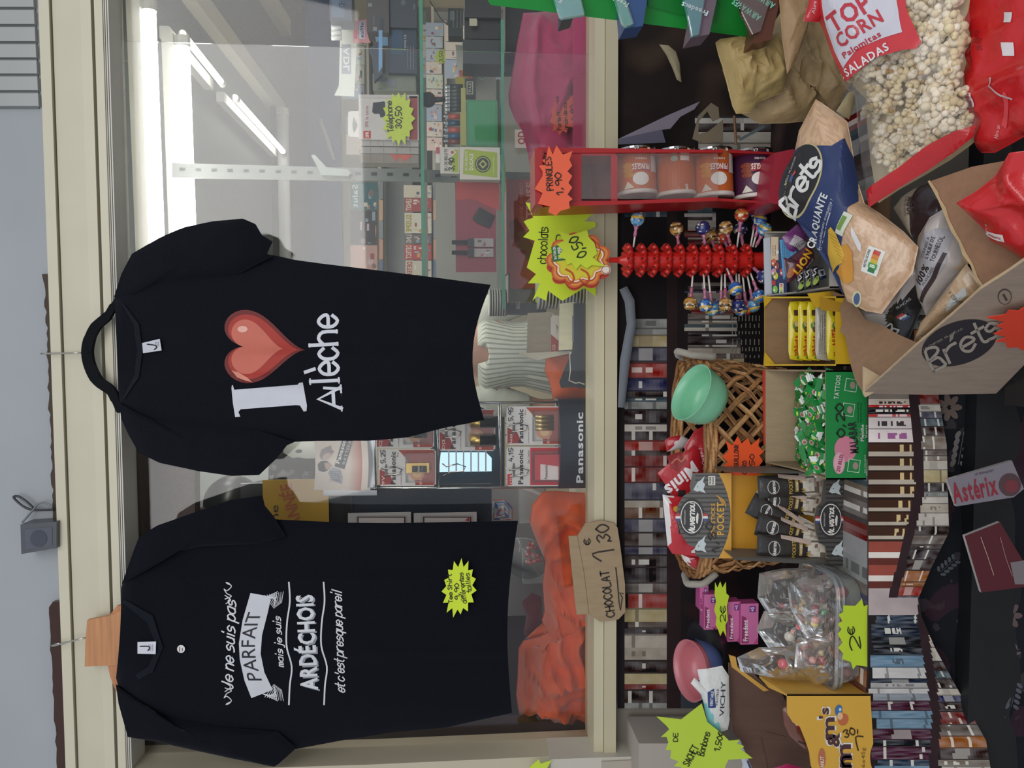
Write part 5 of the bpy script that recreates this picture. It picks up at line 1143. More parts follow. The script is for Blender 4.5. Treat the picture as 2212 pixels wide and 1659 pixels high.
def clearmag(name, label, pts, col, Y0, draw):
    pl = Pl((0, Y0, .6), (0, -1, .15)); t = Thing('magazine', label, 'magazine', pl(sum(p[0] for p in pts)/len(pts), sum(p[1] for p in pts)/len(pts)), 'magazines on the dark stand')
    m = MB(); sheet(m, pts, pl, .008, col, 'b8b4b0'); t.part('cover', m, M['gloss']); d = MB(); draw(d, pl); t.part('cover_print', d, M['card']); return t
clearmag('m', 'magazine with red comic style title lettering lying at the bottom of the dark stand', [(2046, 1036), (2186, 995), (2212, 1056), (2190, 1074), (2066, 1094)], '77717a', 1.205,
    lambda d, q: (txt(d, 'Astérix', q, 2104, 1055, 98, 44, '82202e', a=-78, off=.001), txt(d, 'LE BANQUET', q, 2126, 1020, 42, 5, '2f2a34', a=-78, bold=0, off=.0012), d.poly(disc(2181, 1047, 24, 25), q, '4a3438', .0008), d.poly(disc(2184, 1050, 15, 14), q, '6a2c34', .0012)))
clearmag('m', 'dark red clear wrapped folder lying left of the comic style magazine', [(2084, 1158), (2160, 1128), (2212, 1215), (2212, 1268), (2120, 1280)], '4c1420', 1.20, lambda d, q: (d.poly([(2182, 1215), (2212, 1210), (2212, 1262), (2192, 1262)], q, '6d6668'), stroke(d, [(2118, 1160), (2134, 1205), (2146, 1242)], q, 1.5, 'a88c7c'), stroke(d, [(2160, 1160), (2172, 1205), (2186, 1244)], q, 1.5, '8c6a68')))

# ================================================================ SIGNS ON THE SILL
q = YP(1.782)
big = [(1135, 437), (1160, 442), (1232, 446), (1287, 441), (1287, 455), (1262, 478), (1287, 480), (1287, 490), (1262, 500), (1287, 515), (1287, 640), (1262, 622), (1215, 650), (1184, 628), (1180, 650), (1160, 640), (1150, 650), (1166, 612), (1140, 612), (1158, 592), (1138, 578), (1155, 520), (1130, 512), (1144, 498), (1131, 478), (1152, 470)]
def dr(d, pl): pen(d, 'chocolats', pl, 1172, 530, 78, 20, '24300c', a=-3, w=2.2, jit=.2); pen(d, 'l n', pl, 1203, 544, 70, 16, '24300c', w=2.2)
sign('price_burst', 'large yellow green star price card standing on the sill right of the striped cups', big, YP(1.795), 'c9e02c', dr)
# lollipop stand with cloud topper
t = Thing('lollipop_stand', 'red ribbed plastic lollipop tower with a cloud shaped sign on top', 'lollipop stand', YP(1.70)(1700, 566))
YS = 1.70; c0 = YP(YS)(1334, 562); cb = YP(YS)(1700, 560); sc_ = abs(YP(YS)(1450, 500).x-YP(YS)(1450, 600).x)/100
RED = 'c2231c'
m = MB(); Hh = c0.z-.78; ax = V((0, 0, 1)); B0 = V((c0.x, YS, .806))
m.lathe(V((c0.x, YS, 0)), ax, [(.055, .784), (.053, .795), (.035, .812), (.022, .83), (.019, .86), (.0185, c0.z-.03), (.016, c0.z-.018), (.008, c0.z-.006), (.006, c0.z+.004)], 20, RED); t.part('post', m, M['plastic'], smooth=True)
tiers = [1357, 1386, 1412, 1440, 1468, 1496, 1524, 1552, 1581, 1612]
for i, x in enumerate(tiers):
    z = YP(YS)(x, 560).z; m = MB(); n = 12
    for k in range(n):
        a = 2*math.pi*k/n; d = V((math.cos(a), math.sin(a), 0)); p = V((c0.x, YS, z))
        m.tube([p+d*.017+V((0, 0, -.006)), p+d*.027+V((0, 0, -.001)), p+d*.036+V((0, 0, .006))], [.0055, .0068, .0062], RED, 7)
        m.tube([p+d*.0345+V((0, 0, .004)), p+d*.0368+V((0, 0, .0072))], .0028, '5c1210', 6)
    m.lathe(V((c0.x, YS, z-.008)), ax, [(.02, 0), (.03, .006), (.02, .012)], 16, RED)
    t.part('socket_ring', m, M['plastic'], smooth=True)
tq = YP(1.69)
def cloud(cx, cy, rx, ry, n, amp): return [(cx+(rx+amp*abs(math.sin(n*a/2)))*math.cos(a), cy+(ry+amp*abs(math.sin(n*a/2)))*math.sin(a)) for a in (2*math.pi*i/96 for i in range(96))]
m = MB(); sheet(m, cloud(1250, 577, 58, 40, 9, 11), YP(1.695), .002, 'b0341c'); t.part('rear_cloud', m, M['card'], label='dark red cloud board behind')
m = MB(); sheet(m, cloud(1250, 562, 60, 50, 9, 11), tq, .002, 'c85a24'); 
for rr, c in ((.93, 'd88a3c'), (.84, 'b8481c'), (.79, 'ece4d0'), (.74, 'd8a030'), (.68, 'd0c42c')): m.poly([(1250+(x-1250)*rr, 562+(y-562)*rr) for x, y in cloud(1250, 562, 60, 50, 9, 11)], tq, c, .0004+(1-rr)*.004)
t.part('cloud_sign', m, M['card'], label='orange and yellow cloud shaped sign')
m = MB(); m.poly([(1190, 534), (1214, 528), (1220, 562), (1194, 566)], tq, '2f6a38', .003); txt(m, 'BATON EN', tq, 1198, 547, 27, 6, 'e8e8d8', a=6, off=.0035); txt(m, 'PAPIER', tq, 1209, 546, 26, 9, 'e8e8d8', a=6, off=.0035)
for cx, cy in ((1227, 604), (1260, 604)): stroke(m, smooth2([(cx-5, cy-22), (cx+8, cy-14), (cx+12, cy), (cx+2, cy+8), (cx-8, cy)], 4), tq, 4, 'b8481c', .003)
m.poly(disc(1308, 583, 11, 10), tq, 'e8d8c8', .003); stroke(m, disc(1308, 583, 9, 8)+[disc(1308, 583, 9, 8)[0]], tq, 1.5, '8a3a3a', .0035)
stroke(m, smooth2([(1268, 512), (1284, 520), (1296, 540), (1290, 562), (1300, 572)], 4), tq, 2.4, 'b8481c', .003)
t.part('sign_lettering', m, M['paper'])
m = MB(); m.tube([tq(1318, 561)+V((0, .004, 0)), V((c0.x, YS, c0.z-.01))], .006, RED, 8); t.part('sign_stem', m, M['plastic'])
sb = [(1205, 498), (1232, 508), (1268, 497), (1272, 512), (1284, 525), (1290, 548), (1280, 556), (1296, 568), (1310, 575), (1278, 573), (1268, 580), (1254, 571), (1244, 583), (1235, 568), (1224, 572), (1222, 560), (1205, 555), (1216, 540), (1203, 528), (1218, 520)]
sign('price_burst', 'small yellow green star price card stuck over the cloud sign', sb, YP(1.682), 'c3d62c', lambda d, q: pen(d, '0,50', q, 1248, 534, 46, 22, '20300c', a=28, w=3))
# lollipops
LW = dict(cola=('a87838', 'c89850', '5c3a1c', 'gold brown'), blue=('2858a0', '3c7cc0', 'c8a848', 'blue and yellow'), navy=('28306a', '38448c', '28306a', 'dark blue'), red=('b8382c', 'd06038', 'c8903c', 'red and orange'), sky=('3c80b8', '68a8d0', 'd8b840', 'sky blue and yellow'))
def lolly(hx, hy, sx_, sy_, kind, dY, lab):
    Yh = YS+dY; h = YP(Yh)(hx, hy); s = YP(YS+dY*.35)(sx_, sy_); d = (h-s).normalized(); c1, c2, c3, nm = LW[kind]
    t = Thing('lollipop', lab, 'lollipop', s, 'lollipops in the red tower'); rn = random.Random(int(hx*7+hy))
    m = MB(); m.tube([s, h], .0021, 'e6e0d8', 8); t.part('stick', m, M['paper'], smooth=True)
    m = MB(); r = 14.8*sc_; e = d.cross(V((0, 1, 0))).normalized()
    def colf(f): k = int(f*9); return [c2, c1, '1f1a1c' if kind in ('cola', 'navy') else c1, c2, c1, c3, c2, c1, c3][k] if k < 9 else c3
    def sph(u, v):
        a, b = 2*math.pi*u, math.pi*v; rr = r*(1+.05*math.sin(a*9)*math.sin(b)+.04*math.sin(b*14)); g = d.cross(e)
        return h+(e*math.cos(a)+g*math.sin(a))*rr*math.sin(b)-d*rr*math.cos(b)
    m.grid(sph, 26, 16, lambda u, v: colf(v*.99) if noise.noise(V((u*9, v*9, hx))) < .25 else 'e8dcc0'); t.part('wrapper', m, M['foil'], smooth=True, label='%s wrapper' % nm)
    m = MB(); m.tube([h-d*(r*.95), h-d*(r*1.5), h-d*(r*2.1), h-d*(r*2.5)], [.0065, .0032, .0042, .0036], 'b8708c' if kind != 'cola' else 'a86070', 8); t.part('twisted_neck', m, M['film'] if 0 else M['foil'], smooth=True, label='pink twisted wrapper neck')
right = [(1377, 474, 1368, 534, 'sky', -.02), (1461, 494, 1467, 536, 'cola', -.01), (1518, 492, 1524, 538, 'navy', -.02), (1568, 492, 1579, 534, 'cola', -.02), (1534, 510, 1546, 540, 'cola', .03), (1562, 514, 1574, 540, 'red', .04), (1602, 464, 1592, 534, 'red', -.03), (1634, 462, 1620, 540, 'navy', .02), (1642, 476, 1626, 534, 'blue', -.01), (1652, 496, 1632, 534, 'sky', -.03), (1600, 496, 1606, 540, 'navy', .03)]
left = [(1491, 656, 1497, 590, 'cola', -.02), (1524, 660, 1520, 592, 'blue', -.02), (1538, 668, 1530, 594, 'sky', .0), (1557, 663, 1559, 592, 'blue', .02), (1567, 658, 1566, 592, 'cola', -.03), (1589, 624, 1570, 580, 'blue', -.05), (1594, 660, 1590, 590, 'navy', -.01), (1600, 668, 1596, 592, 'blue', .0), (1612, 666, 1604, 592, 'red', .01), (1628, 660, 1612, 584, 'sky', .0), (1640, 640, 1618, 582, 'blue', -.03), (1650, 598, 1622, 574, 'navy', -.05)]
for side, L_ in (('right', right), ('left', left)):
    for i, (a, b, c, d, k, dy) in enumerate(L_): lolly(a, b, c, d, k, dy, '%s lollipop, %s on the %s side of the red tower counting downwards' % (LW[k][3], ordn(i), side))

# ================================================================ CRISP TUBE DISPENSER
t = Thing('can_dispenser', 'red gravity dispenser of small crisp cans hooked over the sill', 'dispenser', YP(1.64)(1728, 380)); YD = 1.585
q = YP(YD); RD = 'a82024'
def pans(pts, Y, th, col, name, mt='plastic', lab=None): t.part(name, slab(pts, Y, th, col), M[mt], label=lab)
pans([(1160, 318), (1562, 324), (1564, 329), (1162, 330)], YD, .11, RD, 'side_panel'); pans([(1160, 440), (1550, 426), (1550, 434), (1160, 448)], YD, .11, RD, 'side_panel')
pans([(1564, 322), (1680, 330), (1680, 334), (1564, 329)], YD+.03, .08, RD, 'side_panel'); pans([(1550, 428), (1670, 436), (1670, 440), (1550, 434)], YD+.03, .08, RD, 'side_panel')
pans([(1250, 324), (1700, 330), (1690, 440), (1250, 440)], YD+.112, .004, '6c1418', 'back_panel')
m = MB(); q5 = YP(YD+.004)
for pts in ([(1160, 330), (1256, 328), (1256, 440), (1160, 446)], [(1256, 328), (1330, 328), (1330, 336), (1256, 336)], [(1256, 434), (1330, 434), (1330, 440), (1256, 442)], [(1320, 336), (1334, 336), (1334, 434), (1320, 434)]): m.solid([q5(x, y) for x, y in pts], (0, .003, 0), 'a4262a')
t.part('front_plate', m, M['plastic']); 
m = MB(); m.solid([q5(x, y, .001) for x, y in rect(1256, 1550, 332, 430)], (0, .0015, 0), 'e8e0dc'); t.part('clear_front', m, M['film'], label='clear front window')
m = MB(); m.solid([YP(1.545)(x, y) for x, y in ((1674, 330), (1712, 322), (1728, 326), (1712, 440), (1700, 444), (1660, 438))], (0, .13, 0), 'a0283a'); t.part('catch_tray', m, M['plastic'], label='raised front lip of the tray')
m = MB(); m.solid([YP(1.56)(x, y) for x, y in ((1155, 320), (1172, 322), (1172, 446), (1156, 440))], (0, .10, 0), 'a4262a'); t.part('top_hook', m, M['plastic'])
m = MB(); 
for k in range(3): a_, b_ = YP(1.562)(1163+k*5, 330), YP(1.562)(1163+k*5, 432); m.tube([a_, b_], .0012, 'e0dcd8', 6)
t.part('top_wires', m, M['chrome'])
def can(x0, x1, y0, y1, Y, col, col2, lab, back=False):
    qa = YP(Y); cx = (x0+x1)/2; a, b = qa(cx+2, y1-2), qa(cx-2, y0+2); r = abs(qa(x0, 380).z-qa(x1, 380).z)/2; ctr = (a+b)/2; L = (b-a).length; ax = (b-a).normalized()
    t2 = Thing('crisp_can', lab, 'can', a-V((0, 0, r)), 'crisp cans in the red dispenser')
    m = MB(); m.lathe(a, ax, [(r*.93, .004), (r*.97, .008), (r*.965, L-.006)], 30, col); t2.part('body', m, M['card'], smooth=True)
    m = MB(); m.lathe(a, ax, [(r*.8, 0), (r*1.0, 0), (r*1.0, .007), (r*.95, .009)], 30, 'd8d0c8'); t2.part('lid', m, M['plastic'], smooth=True)
    m = MB(); m.lathe(a, ax, [(r*.96, L-.007), (r*.99, L-.004), (r*.99, L), (r*.85, L)], 30, 'b0b0b0'); t2.part('rim', m, M['chrome'])
    def mp(x, y, off=0.):
        p = qa(x, y); dz = p.z-ctr.z-(ctr.x-p.x)*0; dz = max(-r*.97, min(r*.97, dz-(ax.z/ax.x)*(p.x-ctr.x))); h_ = math.sqrt(max(0, (r*.967)**2-dz*dz)); return V((p.x, Y-h_-off, p.z))
    d = MB(); w_ = x1-x0
    if back:
        scribble(d, mp, x0+12, x1-14, y0+30, y1-14, 9, 'a8542c', .8); d.poly(rect(cx-2, cx+18, y0+22, y0+32), mp, 'e0d8d0', .001, 8); d.poly(disc(cx-14, y0+28, 7, 6), mp, '8fa898', .001); d.poly([(cx-8, y1-14), (cx+14, y1-22), (cx+16, y1-8)], mp, 'c8d0c0', .001)
    else:
        # lettering runs up the can because the can lies on its side, head down
        d.poly([(cx-20, y1-50), (cx+20, y1-46), (cx+18, y1-70), (cx-18, y1-68)] if 0 else [(cx-19, 362), (cx+19, 362), (cx+19, 380), (cx, 376), (cx-19, 380)], mp, 'a83028', .0008, 8)
        txt(d, 'PRINGLES', mp, cx, 369, 36, 12, 'ece4dc', a=90, off=.0014, sub=8); txt(d, col2, mp, cx, 352, 24, 4, 'e8dcd0', a=90, off=.0012, sub=8)
        d.poly(disc(cx, 394, 17, 14), mp, 'e6e2dc', .0008, 8)   # plain blank oval where the emblem sits
        d.poly([(cx-32, y1-10), (cx-26, y1-26), (cx-14, y1-12)], mp, 'e0d8c8', .0008, 8)
        for i in range(3): d.poly(disc(cx-26+i, 366+i*10, 9, 6), mp, 'c8842c' if col2 == 'PAPRIKA' else '8a3a20', .001+.0002*i, 8)
    d.poly(rect(cx-18+2, cx-6+2, y0+4, y0+16), mp, '2a2426', .001, 8); txt(d, 'ZX', mp, cx-10, y0+10, 10, 8, 'e8e4e0', a=90, off=.0014)
    d.poly(rect(cx+14, cx+20, y0+5, y0+11), mp, 'e8dcd0', .001)
    if not back:
        d.poly(rect(x1-20, x1-3, y0+16, y0+56), mp, 'cfd0d0', .001, 8)
        for i in range(9): d.poly(rect(x1-18, x1-5, y0+18+i*4, y0+19.6+i*4), mp, '3a3a40', .0014)
    t2.part('can_print', d, M['card'])
can(1333, 1417, 322, 425, 1.645, 'c4622a', 'PAPRIKA', 'orange crisp can, topmost in the red dispenser')
can(1417, 1501, 324, 427, 1.648, 'c05e28', '', 'orange crisp can showing its back text, second from the top', back=True)
can(1497, 1582, 324, 430, 1.648, 'c4622a', 'PAPRIKA', 'orange crisp can, third from the top in the red dispenser')
can(1583, 1668, 326, 433, 1.66, '4c2040', 'TEXAS BBQ', 'purple crisp can at the bottom of the red dispenser')
PB = [(1172, 380), (1155, 408), (1172, 417), (1162, 440), (1188, 446), (1184, 458), (1201, 466), (1210, 456), (1231, 450), (1229, 436), (1237, 430), (1226, 420), (1236, 405), (1228, 395), (1236, 380), (1226, 370), (1236, 358), (1230, 345), (1237, 326), (1216, 334), (1202, 314), (1194, 334), (1185, 314), (1180, 340), (1172, 346), (1178, 356), (1164, 358), (1172, 370)]
sign('price_burst', 'orange star price card on top of the red can dispenser', PB, YP(1.552), 'e8603c', lambda d, q: (pen(d, 'PRINGLES', q, 1186, 375, 72, 13, '3a1c14', a=4, w=2.4), pen(d, '1,90', q, 1207, 396, 44, 14, '3a1c14', a=6, w=2.6)))

# cardboard tag
tg = [(1228, 1158), (1248, 1157), (1265, 1130), (1300, 1124), (1326, 1130), (1334, 1140), (1340, 1180), (1350, 1262), (1351, 1322), (1336, 1338), (1296, 1343), (1272, 1326), (1246, 1328), (1242, 1300), (1232, 1200)]
t = Thing('cardboard_tag', 'torn brown cardboard tag with hand written chocolate price taped on the sill', 'price sign', YP(1.785)(1300, 1240))
m = MB(); sheet(m, tg, YP(1.792), .004, 'a08a6c', '8a7458'); t.part('board', m, M['board'])
m = MB(); qt = YP(1.792); pen(m, 'CHOCOLAT', qt, 1312, 1283, 100, 18, '2c2620', a=8, w=3.0); pen(m, '1', qt, 1303, 1192, 16, 48, '2c2620', a=10, w=3.4); pen(m, '30', qt, 1302, 1152, 36, 28, '2c2620', a=6, w=3.4); pen(m, '€', qt, 1268, 1170, 12, 14, '2c2620', a=8, w=2.6)
stroke(m, [(1316, 1168), (1320, 1169)], qt, 3.4, '2c2620'); stroke(m, [(1330, 1226), (1334, 1262), (1337, 1300), (1340, 1318), (1344, 1290), (1338, 1280), (1346, 1282)], qt, 2.6, '2c2620'); t.part('handwriting', m, M['paper'])
m = MB(); stroke(m, [(1247, 1157), (1262, 1240), (1272, 1326)], qt, 1.2, '7c684e', .0004); t.part('crease', m, M['board'])

# ================================================================ BASKET
def bxy(y): return YP(1.62)(1600, y).x
bx0, bx1 = bxy(1246), bxy(772); bc = V(((bx0+bx1)/2, 1.665, 0)); RX, RY = (bx1-bx0)/2, .125
t = Thing('wicker_basket', 'oval wicker basket with grey rope handles on the table', 'basket', (bc.x, bc.y, .805))
zr, z0_ = 1.035, .786
def bw(an, h, k=0.):
    f = .86+.14*h; e = 3.0; ca, sa = math.cos(an), math.sin(an); d = (abs(ca)**e+abs(sa)**e)**(-1/e)
    return V((bc.x+(RX*f-k)*ca*d, bc.y+(RY*f-k)*sa*d, z0_+(zr-z0_)*h))
WC = ['a67848', 'b58655', '94683c', '8a5f38', 'bc9060']
rn = random.Random(2); NS = 30
for dr_ in (1, -1):
    for i in range(NS):
        m = MB(); a0 = 2*math.pi*i/NS
        for k in range(3):
            off = (k-1)*.017; pts = []
            for j in range(9):
                h = .03+.89*j/8; an = a0+off+dr_*h*1.05; pts.append(bw(an, h, .003+.0035*math.sin(j*math.pi+(i%2)*math.pi)*1 if 0 else .004*(1 if (j+(dr_ > 0)) % 2 else -1)))
            m.tube(pts, .0026, rn.choice(WC), 5)
        t.part('wicker_strand', m, M['wicker'], smooth=True)
for r_ in range(5):
    m = MB(); m.tube([bw(2*math.pi*j/72, .90+.022*r_, .004*math.sin(j*1.4+r_*2.1)) for j in range(72)], .0046, rn.choice(WC), 6, closed=True); t.part('rim_coil', m, M['wicker'], smooth=True)
for k in range(3):
    m = MB(); m.tube([bw(2*math.pi*j/60, .02+.02*k, .002*math.sin(j*1.7+k)) for j in range(60)], .004, rn.choice(WC), 6, closed=True); t.part('base_coil', m, M['wicker'], smooth=True)
m = MB(); m.add([bw(2*math.pi*j/40, .02, .004) for j in range(40)], [tuple(range(40))], '6e4c2c'); t.part('base', m, M['wicker'])
for an, sg, (p0, p1, p2, p3, p4) in ((0, 1, ((1545, 772), (1500, 768), (1462, 758), (1466, 770), (1560, 790))), (0, -1, ((1548, 1238), (1520, 1262), (1484, 1262), (1478, 1240), (1492, 1230)))):
    m = MB(); pts = [YP(1.60)(*p0), YP(1.60)(*p1), YP(1.62)(*p2), YP(1.70)(*p3), YP(1.74)(*p4)]
    P_ = []
    for i in range(len(pts)-1):
        for k in range(5): P_.append(pts[i].lerp(pts[i+1], k/5))
    P_ = [P_[0]]+[(P_[i-1]+P_[i]*2+P_[i+1])/4 for i in range(1, len(P_)-1)]+[P_[-1]]
    m.tube(P_, .0075, '9c968a', 10); t.part('handle', m, M['fabric'], smooth=True, label='grey wrapped handle')
# green bowl lying on its side in the basket, mouth to the upper left
t = Thing('plastic_bowl', 'mint green plastic bowl tipped on its side in the basket', 'bowl', YP(1.6)(1510, 848))
ax = (YP(1.55)(1486, 850)-YP(1.64)(1520, 836)); ax = V((-.10, -.62, .74)).normalized()
ax = V((.42, -.22, .88)).normalized(); oc = YP(1.49)(1494, 848); rb = 66*1.49/FPX
m = MB(); prof = [(.028, -.062), (.045, -.055), (.053, -.040), (.058, -.018), (rb, 0), (rb+.0015, .003), (rb-.001, .003), (.056, -.018), (.051, -.038), (.043, -.052), (.001, -.058)]
m.lathe(oc, ax, prof, 44, '7fc09a'); t.part('bowl', m, M['plastic'], smooth=True)
# chocolate bags
def bag(name, label, pts, pl, th, colf, draw=None, mt='bag', cat='bag', group=None, wr=.004, ws=16, seed=1, K=16, rim=0., pw=2.2, cx=None, cy=None, fold=0., fs=5.):
    P = Pillow(pts, pl, th, wr, ws, cx, cy, pw, seed, rim, fold, fs); m = MB(); P.mesh(m, colf, K)
    t = Thing(name, label, cat, pl(P.cx, P.cy), group); t.part('body', m, M[mt], smooth=True)
    if draw: d = MB(); draw(d, P); t.part('bag_print', d, M['card'])
    t.P = P; return t
RB = 'b0222a'
def dm(d, q):
    txt(d, 'Minis', q, 1470, 1034, 84, 26, 'e0d8d8', a=135, sub=9, off=.0015, shear=.2); d.poly([(1440, 985), (1470, 975), (1480, 995), (1462, 1018), (1448, 1010)], q, '8c1c20', .001, 9); d.poly(rect(1462, 1476, 1056, 1078), q, '241a1e', .002, 9)
    stroke(d, smooth2([(1450, 1000), (1462, 990), (1470, 996), (1480, 984)], 3), q, 2, 'c87858', .0016)
bag('chocolate_bag', 'red bag of mini chocolates leaning out of the basket above the grey sausage card', [(1420, 1022), (1445, 1000), (1500, 962), (1512, 972), (1520, 1030), (1530, 1090), (1490, 1100), (1448, 1070), (1436, 1045)], YP(1.60), .012, RB, dm, group='chocolate bags in the basket', seed=1)
bag('chocolate_bag', 'red bag of chocolates with a white crimped seam lying below the mint bowl', [(1478, 965), (1500, 930), (1552, 905), (1556, 940), (1548, 990), (1552, 1022), (1500, 1010), (1482, 990)], YP(1.615), .012, lambda x, y: 'ddd8d6' if x > 1524+.12*(y-960)+6*math.sin(y*.09) and x < 1546 else RB, lambda d, q: (txt(d, 'Chunky', q, 1512, 985, 40, 10, 'e0d8d8', a=25, sub=9, bold=0), txt(d, 'ngies', q, 1524, 1006, 22, 9, 'e0d8d8', a=25, sub=9, bold=0)), group='chocolate bags in the basket', seed=2)
bag('chocolate_bag', 'red bag corner with pale edge at the basket end next to the right chocolate bag', [(1436, 952), (1446, 944), (1470, 940), (1490, 950), (1476, 968), (1440, 976)], YP(1.68), .01, lambda x, y: RB if x < 1455 else 'd4ccca', None, group='chocolate bags in the basket', seed=3)
def dm2(d, q):
    d.poly([(1458, 1118), (1480, 1128), (1478, 1152), (1462, 1150)], q, '2a1c28', .002, 9); pen(d, 'Ma Cabane', q, 1469, 1136, 30, 9, 'dcd4d4', a=14, w=1.4, sub=9, off=.003); txt(d, 'M', q, 1502, 1180, 26, 22, 'e0d8d8', a=0, sub=9, off=.002); d.poly(disc(1457, 1097, 6, 6), q, 'c8a030', .002)
bag('chocolate_bag', 'red chocolate bag with white top seam in front of the basket end', [(1431, 1068), (1440, 1070), (1500, 1076), (1530, 1100), (1540, 1190), (1520, 1204), (1452, 1196), (1442, 1180), (1436, 1120)], YP(1.575), .012, lambda x, y: 'd8d2d0' if x < 1442+(y-1068)*.07 else 'bc2630', dm2, group='chocolate bags in the basket', seed=4)
bag('chocolate_bag', 'red bag with white torn edges hanging over the left basket end', [(1470, 1196), (1530, 1186), (1548, 1210), (1540, 1234), (1516, 1238), (1488, 1222), (1478, 1212)], YP(1.60), .012, lambda x, y: 'd4cecc' if (x-1470)*.4+(y-1190) > 52 or (y > 1204 and x < 1490) else 'a82028', None, group='chocolate bags in the basket', seed=5)
cb_ = [(1568, 952), (1582, 962), (1594, 942), (1602, 958), (1616, 946), (1622, 962), (1641, 946), (1638, 964), (1650, 976), (1640, 984), (1648, 996), (1640, 1006), (1650, 1020), (1630, 1028), (1572, 1026), (1562, 1008), (1572, 998), (1560, 986), (1574, 974)]
sign('price_burst', 'orange star price card on the front of the wicker basket', cb_, YP(1.525), 'e8521c', lambda d, q: (pen(d, 'GUILLONX', q, 1590, 984, 46, 9, '4c1c10', a=0, w=1.9), pen(d, 'CARO', q, 1608, 1010, 28, 9, '4c1c10', w=1.9), pen(d, '1,50', q, 1624, 1000, 36, 10, '4c1c10', w=2.2)))

# ================================================================ SAUSAGE STICK DISPLAY
def emblem(d, q, cx, cy, rx, ry, s, o=.0010):
    d.poly(disc(cx, cy, rx*1.16, ry*1.16, 0, 40), q, '2c2b2c', o); 
    for i, c in enumerate(('a83838', 'd8d4cc', '3a4a80')):
        for x0, x1 in ((cx-rx*1.45, cx-rx*1.02), (cx+rx*1.02, cx+rx*1.45)): d.poly(rect(x0, x1, cy-ry*.22+i*ry*.15, cy-ry*.07+i*ry*.15), q, c, o+.0003)
    d.poly(disc(cx, cy, rx, ry, 0, 40), q, 'd8d4cc', o+.0004); d.poly(disc(cx, cy, rx*.93, ry*.94, 0, 40), q, '2f2d2e', o+.0008)
    pen(d, 'Auvernou', q, cx-rx*.02, cy, ry*1.75, rx*.55, 'e0dcd4', w=max(1, rx*.11), shear=.25, off=o+.0012, jit=.05)
    d.poly([(cx+rx*.42, cy+ry*.35), (cx+rx*.38, cy), (cx+rx*.5, cy-ry*.3), (cx+rx*.62, cy-ry*.2), (cx+rx*.6, cy+ry*.1), (cx+rx*.55, cy+ry*.4)], q, 'd8d4cc', o+.0012)
    if rx > 20: txt(d, 'TRADITION & GOUT', q, cx-rx*.62, cy, ry*.9, 3, 'd8d4cc', bold=0, off=o+.0012)
def mtn(d, q, cx, cy, s, o=.0015, a=0):
    d.poly([(cx-9*s, cy-2*s), (cx-3*s, cy-12*s), (cx+4*s, cy-16*s), (cx+13*s, cy-26*s), (cx+9*s, cy-12*s), (cx+14*s, cy-6*s), (cx+10*s, cy+4*s), (cx+15*s, cy+14*s), (cx+2*s, cy+9*s), (cx-6*s, cy+10*s), (cx-13*s, cy+6*s)], q, 'b9c2c2', o); d.poly(disc(cx-3*s, cy-1*s, 1.2*s, 1.2*s), q, '2c2b2c', o+.0004)
t = Thing('snack_display', 'open sausage stick display box with grey striped header and yellow inside', 'display box', YP(1.4700)(1840, 1120))
qh = P3(YP(1.5300)(1490, 1100), YP(1.5300)(1490, 1150), YP(1.4950)(1640, 1120))
hp = [(1496, 1022), (1575, 1022), (1578, 1205), (1512, 1206), (1502, 1196), (1500, 1182), (1486, 1176), (1470, 1150), (1461, 1118), (1464, 1092), (1476, 1072), (1492, 1062), (1490, 1050)]
m = MB(); sheet(m, hp, qh, .003, '5b5854', '8a7a60'); t.part('header', m, M['card'], label='grey striped header board')
m = MB()
for i in range(19):
    y = 1026+i*9.6; x0 = 1500 if y < 1062 else 1500-40*math.sqrt(max(0, 1-((y-1118)/60)**2)); x0 = min(1508, x0+2); x1 = 1572+0*y
    m.poly(rect(x0, 1574, y, y+3.4), qh, '3a3836', .0004)
arc = [(1578-26*abs((y-1114)/92)**2.0, y) for y in range(1022, 1207, 8)]
m.poly([(1580, 1022)]+arc+[(1580, 1206)], qh, 'c9922c', .0007)
emblem(m, qh, 1494, 1117, 24, 35, 1)
mtn(m, qh, 1510, 1052, .95); mtn(m, qh, 1512, 1180, .95); m.poly(rect(1530, 1545, 1028, 1048), qh, 'd0ccc4', .0012); txt(m, 'ORIGINE', qh, 1534, 1038, 16, 4, '2c2c2c', off=.0016); txt(m, 'FRANCE', qh, 1540, 1038, 16, 4, '2c2c2c', off=.0016)
txt(m, 'MINI STICKS', qh, 1540, 1124, 74, 8, 'c9922c', off=.0014); txt(m, 'POCKET', qh, 1556, 1120, 70, 15, 'cf9a30', off=.0014)
for k in range(3): stroke(m, smooth2([(1548+k*5, 1070+k*3), (1554+k*5, 1076+k*3), (1560+k*4, 1088+k*3)], 3), qh, 2, 'c9922c', .0014)
pen(m, '1,80', qh, 1538, 1158, 62, 15, '1f1c1c', a=15, w=3.2, off=.002); t.part('header_print', m, M['card'])
qb2 = P3(YP(1.5050)(1580, 1100), YP(1.5050)(1580, 1150), YP(1.4900)(1660, 1120))
t.part('yellow_panel', (lambda m: (sheet(m, [(1576, 1022), (1850, 1026), (1830, 1210), (1578, 1205)], P3(YP(1.5300)(1576, 1100), YP(1.5300)(1576, 1150), YP(1.5300)(1700, 1120)), .003, 'c98f2a'), m)[1])(MB()), M['card'], label='yellow inside panel')
m = MB(); qy = YP(1.5285); m.poly(disc(1650, 1074, 21, 21), qy, 'cfc8b8', .0006); stroke(m, disc(1650, 1074, 18, 18), qy, .8, '98948a', .001); txt(m, 'x24', qy, 1646, 1076, 28, 16, 'b08a3c', bold=0, off=.001); txt(m, 'sachets', qy, 1662, 1070, 24, 6, '3a3430', a=12, off=.001); t.part('count_print', m, M['card'])
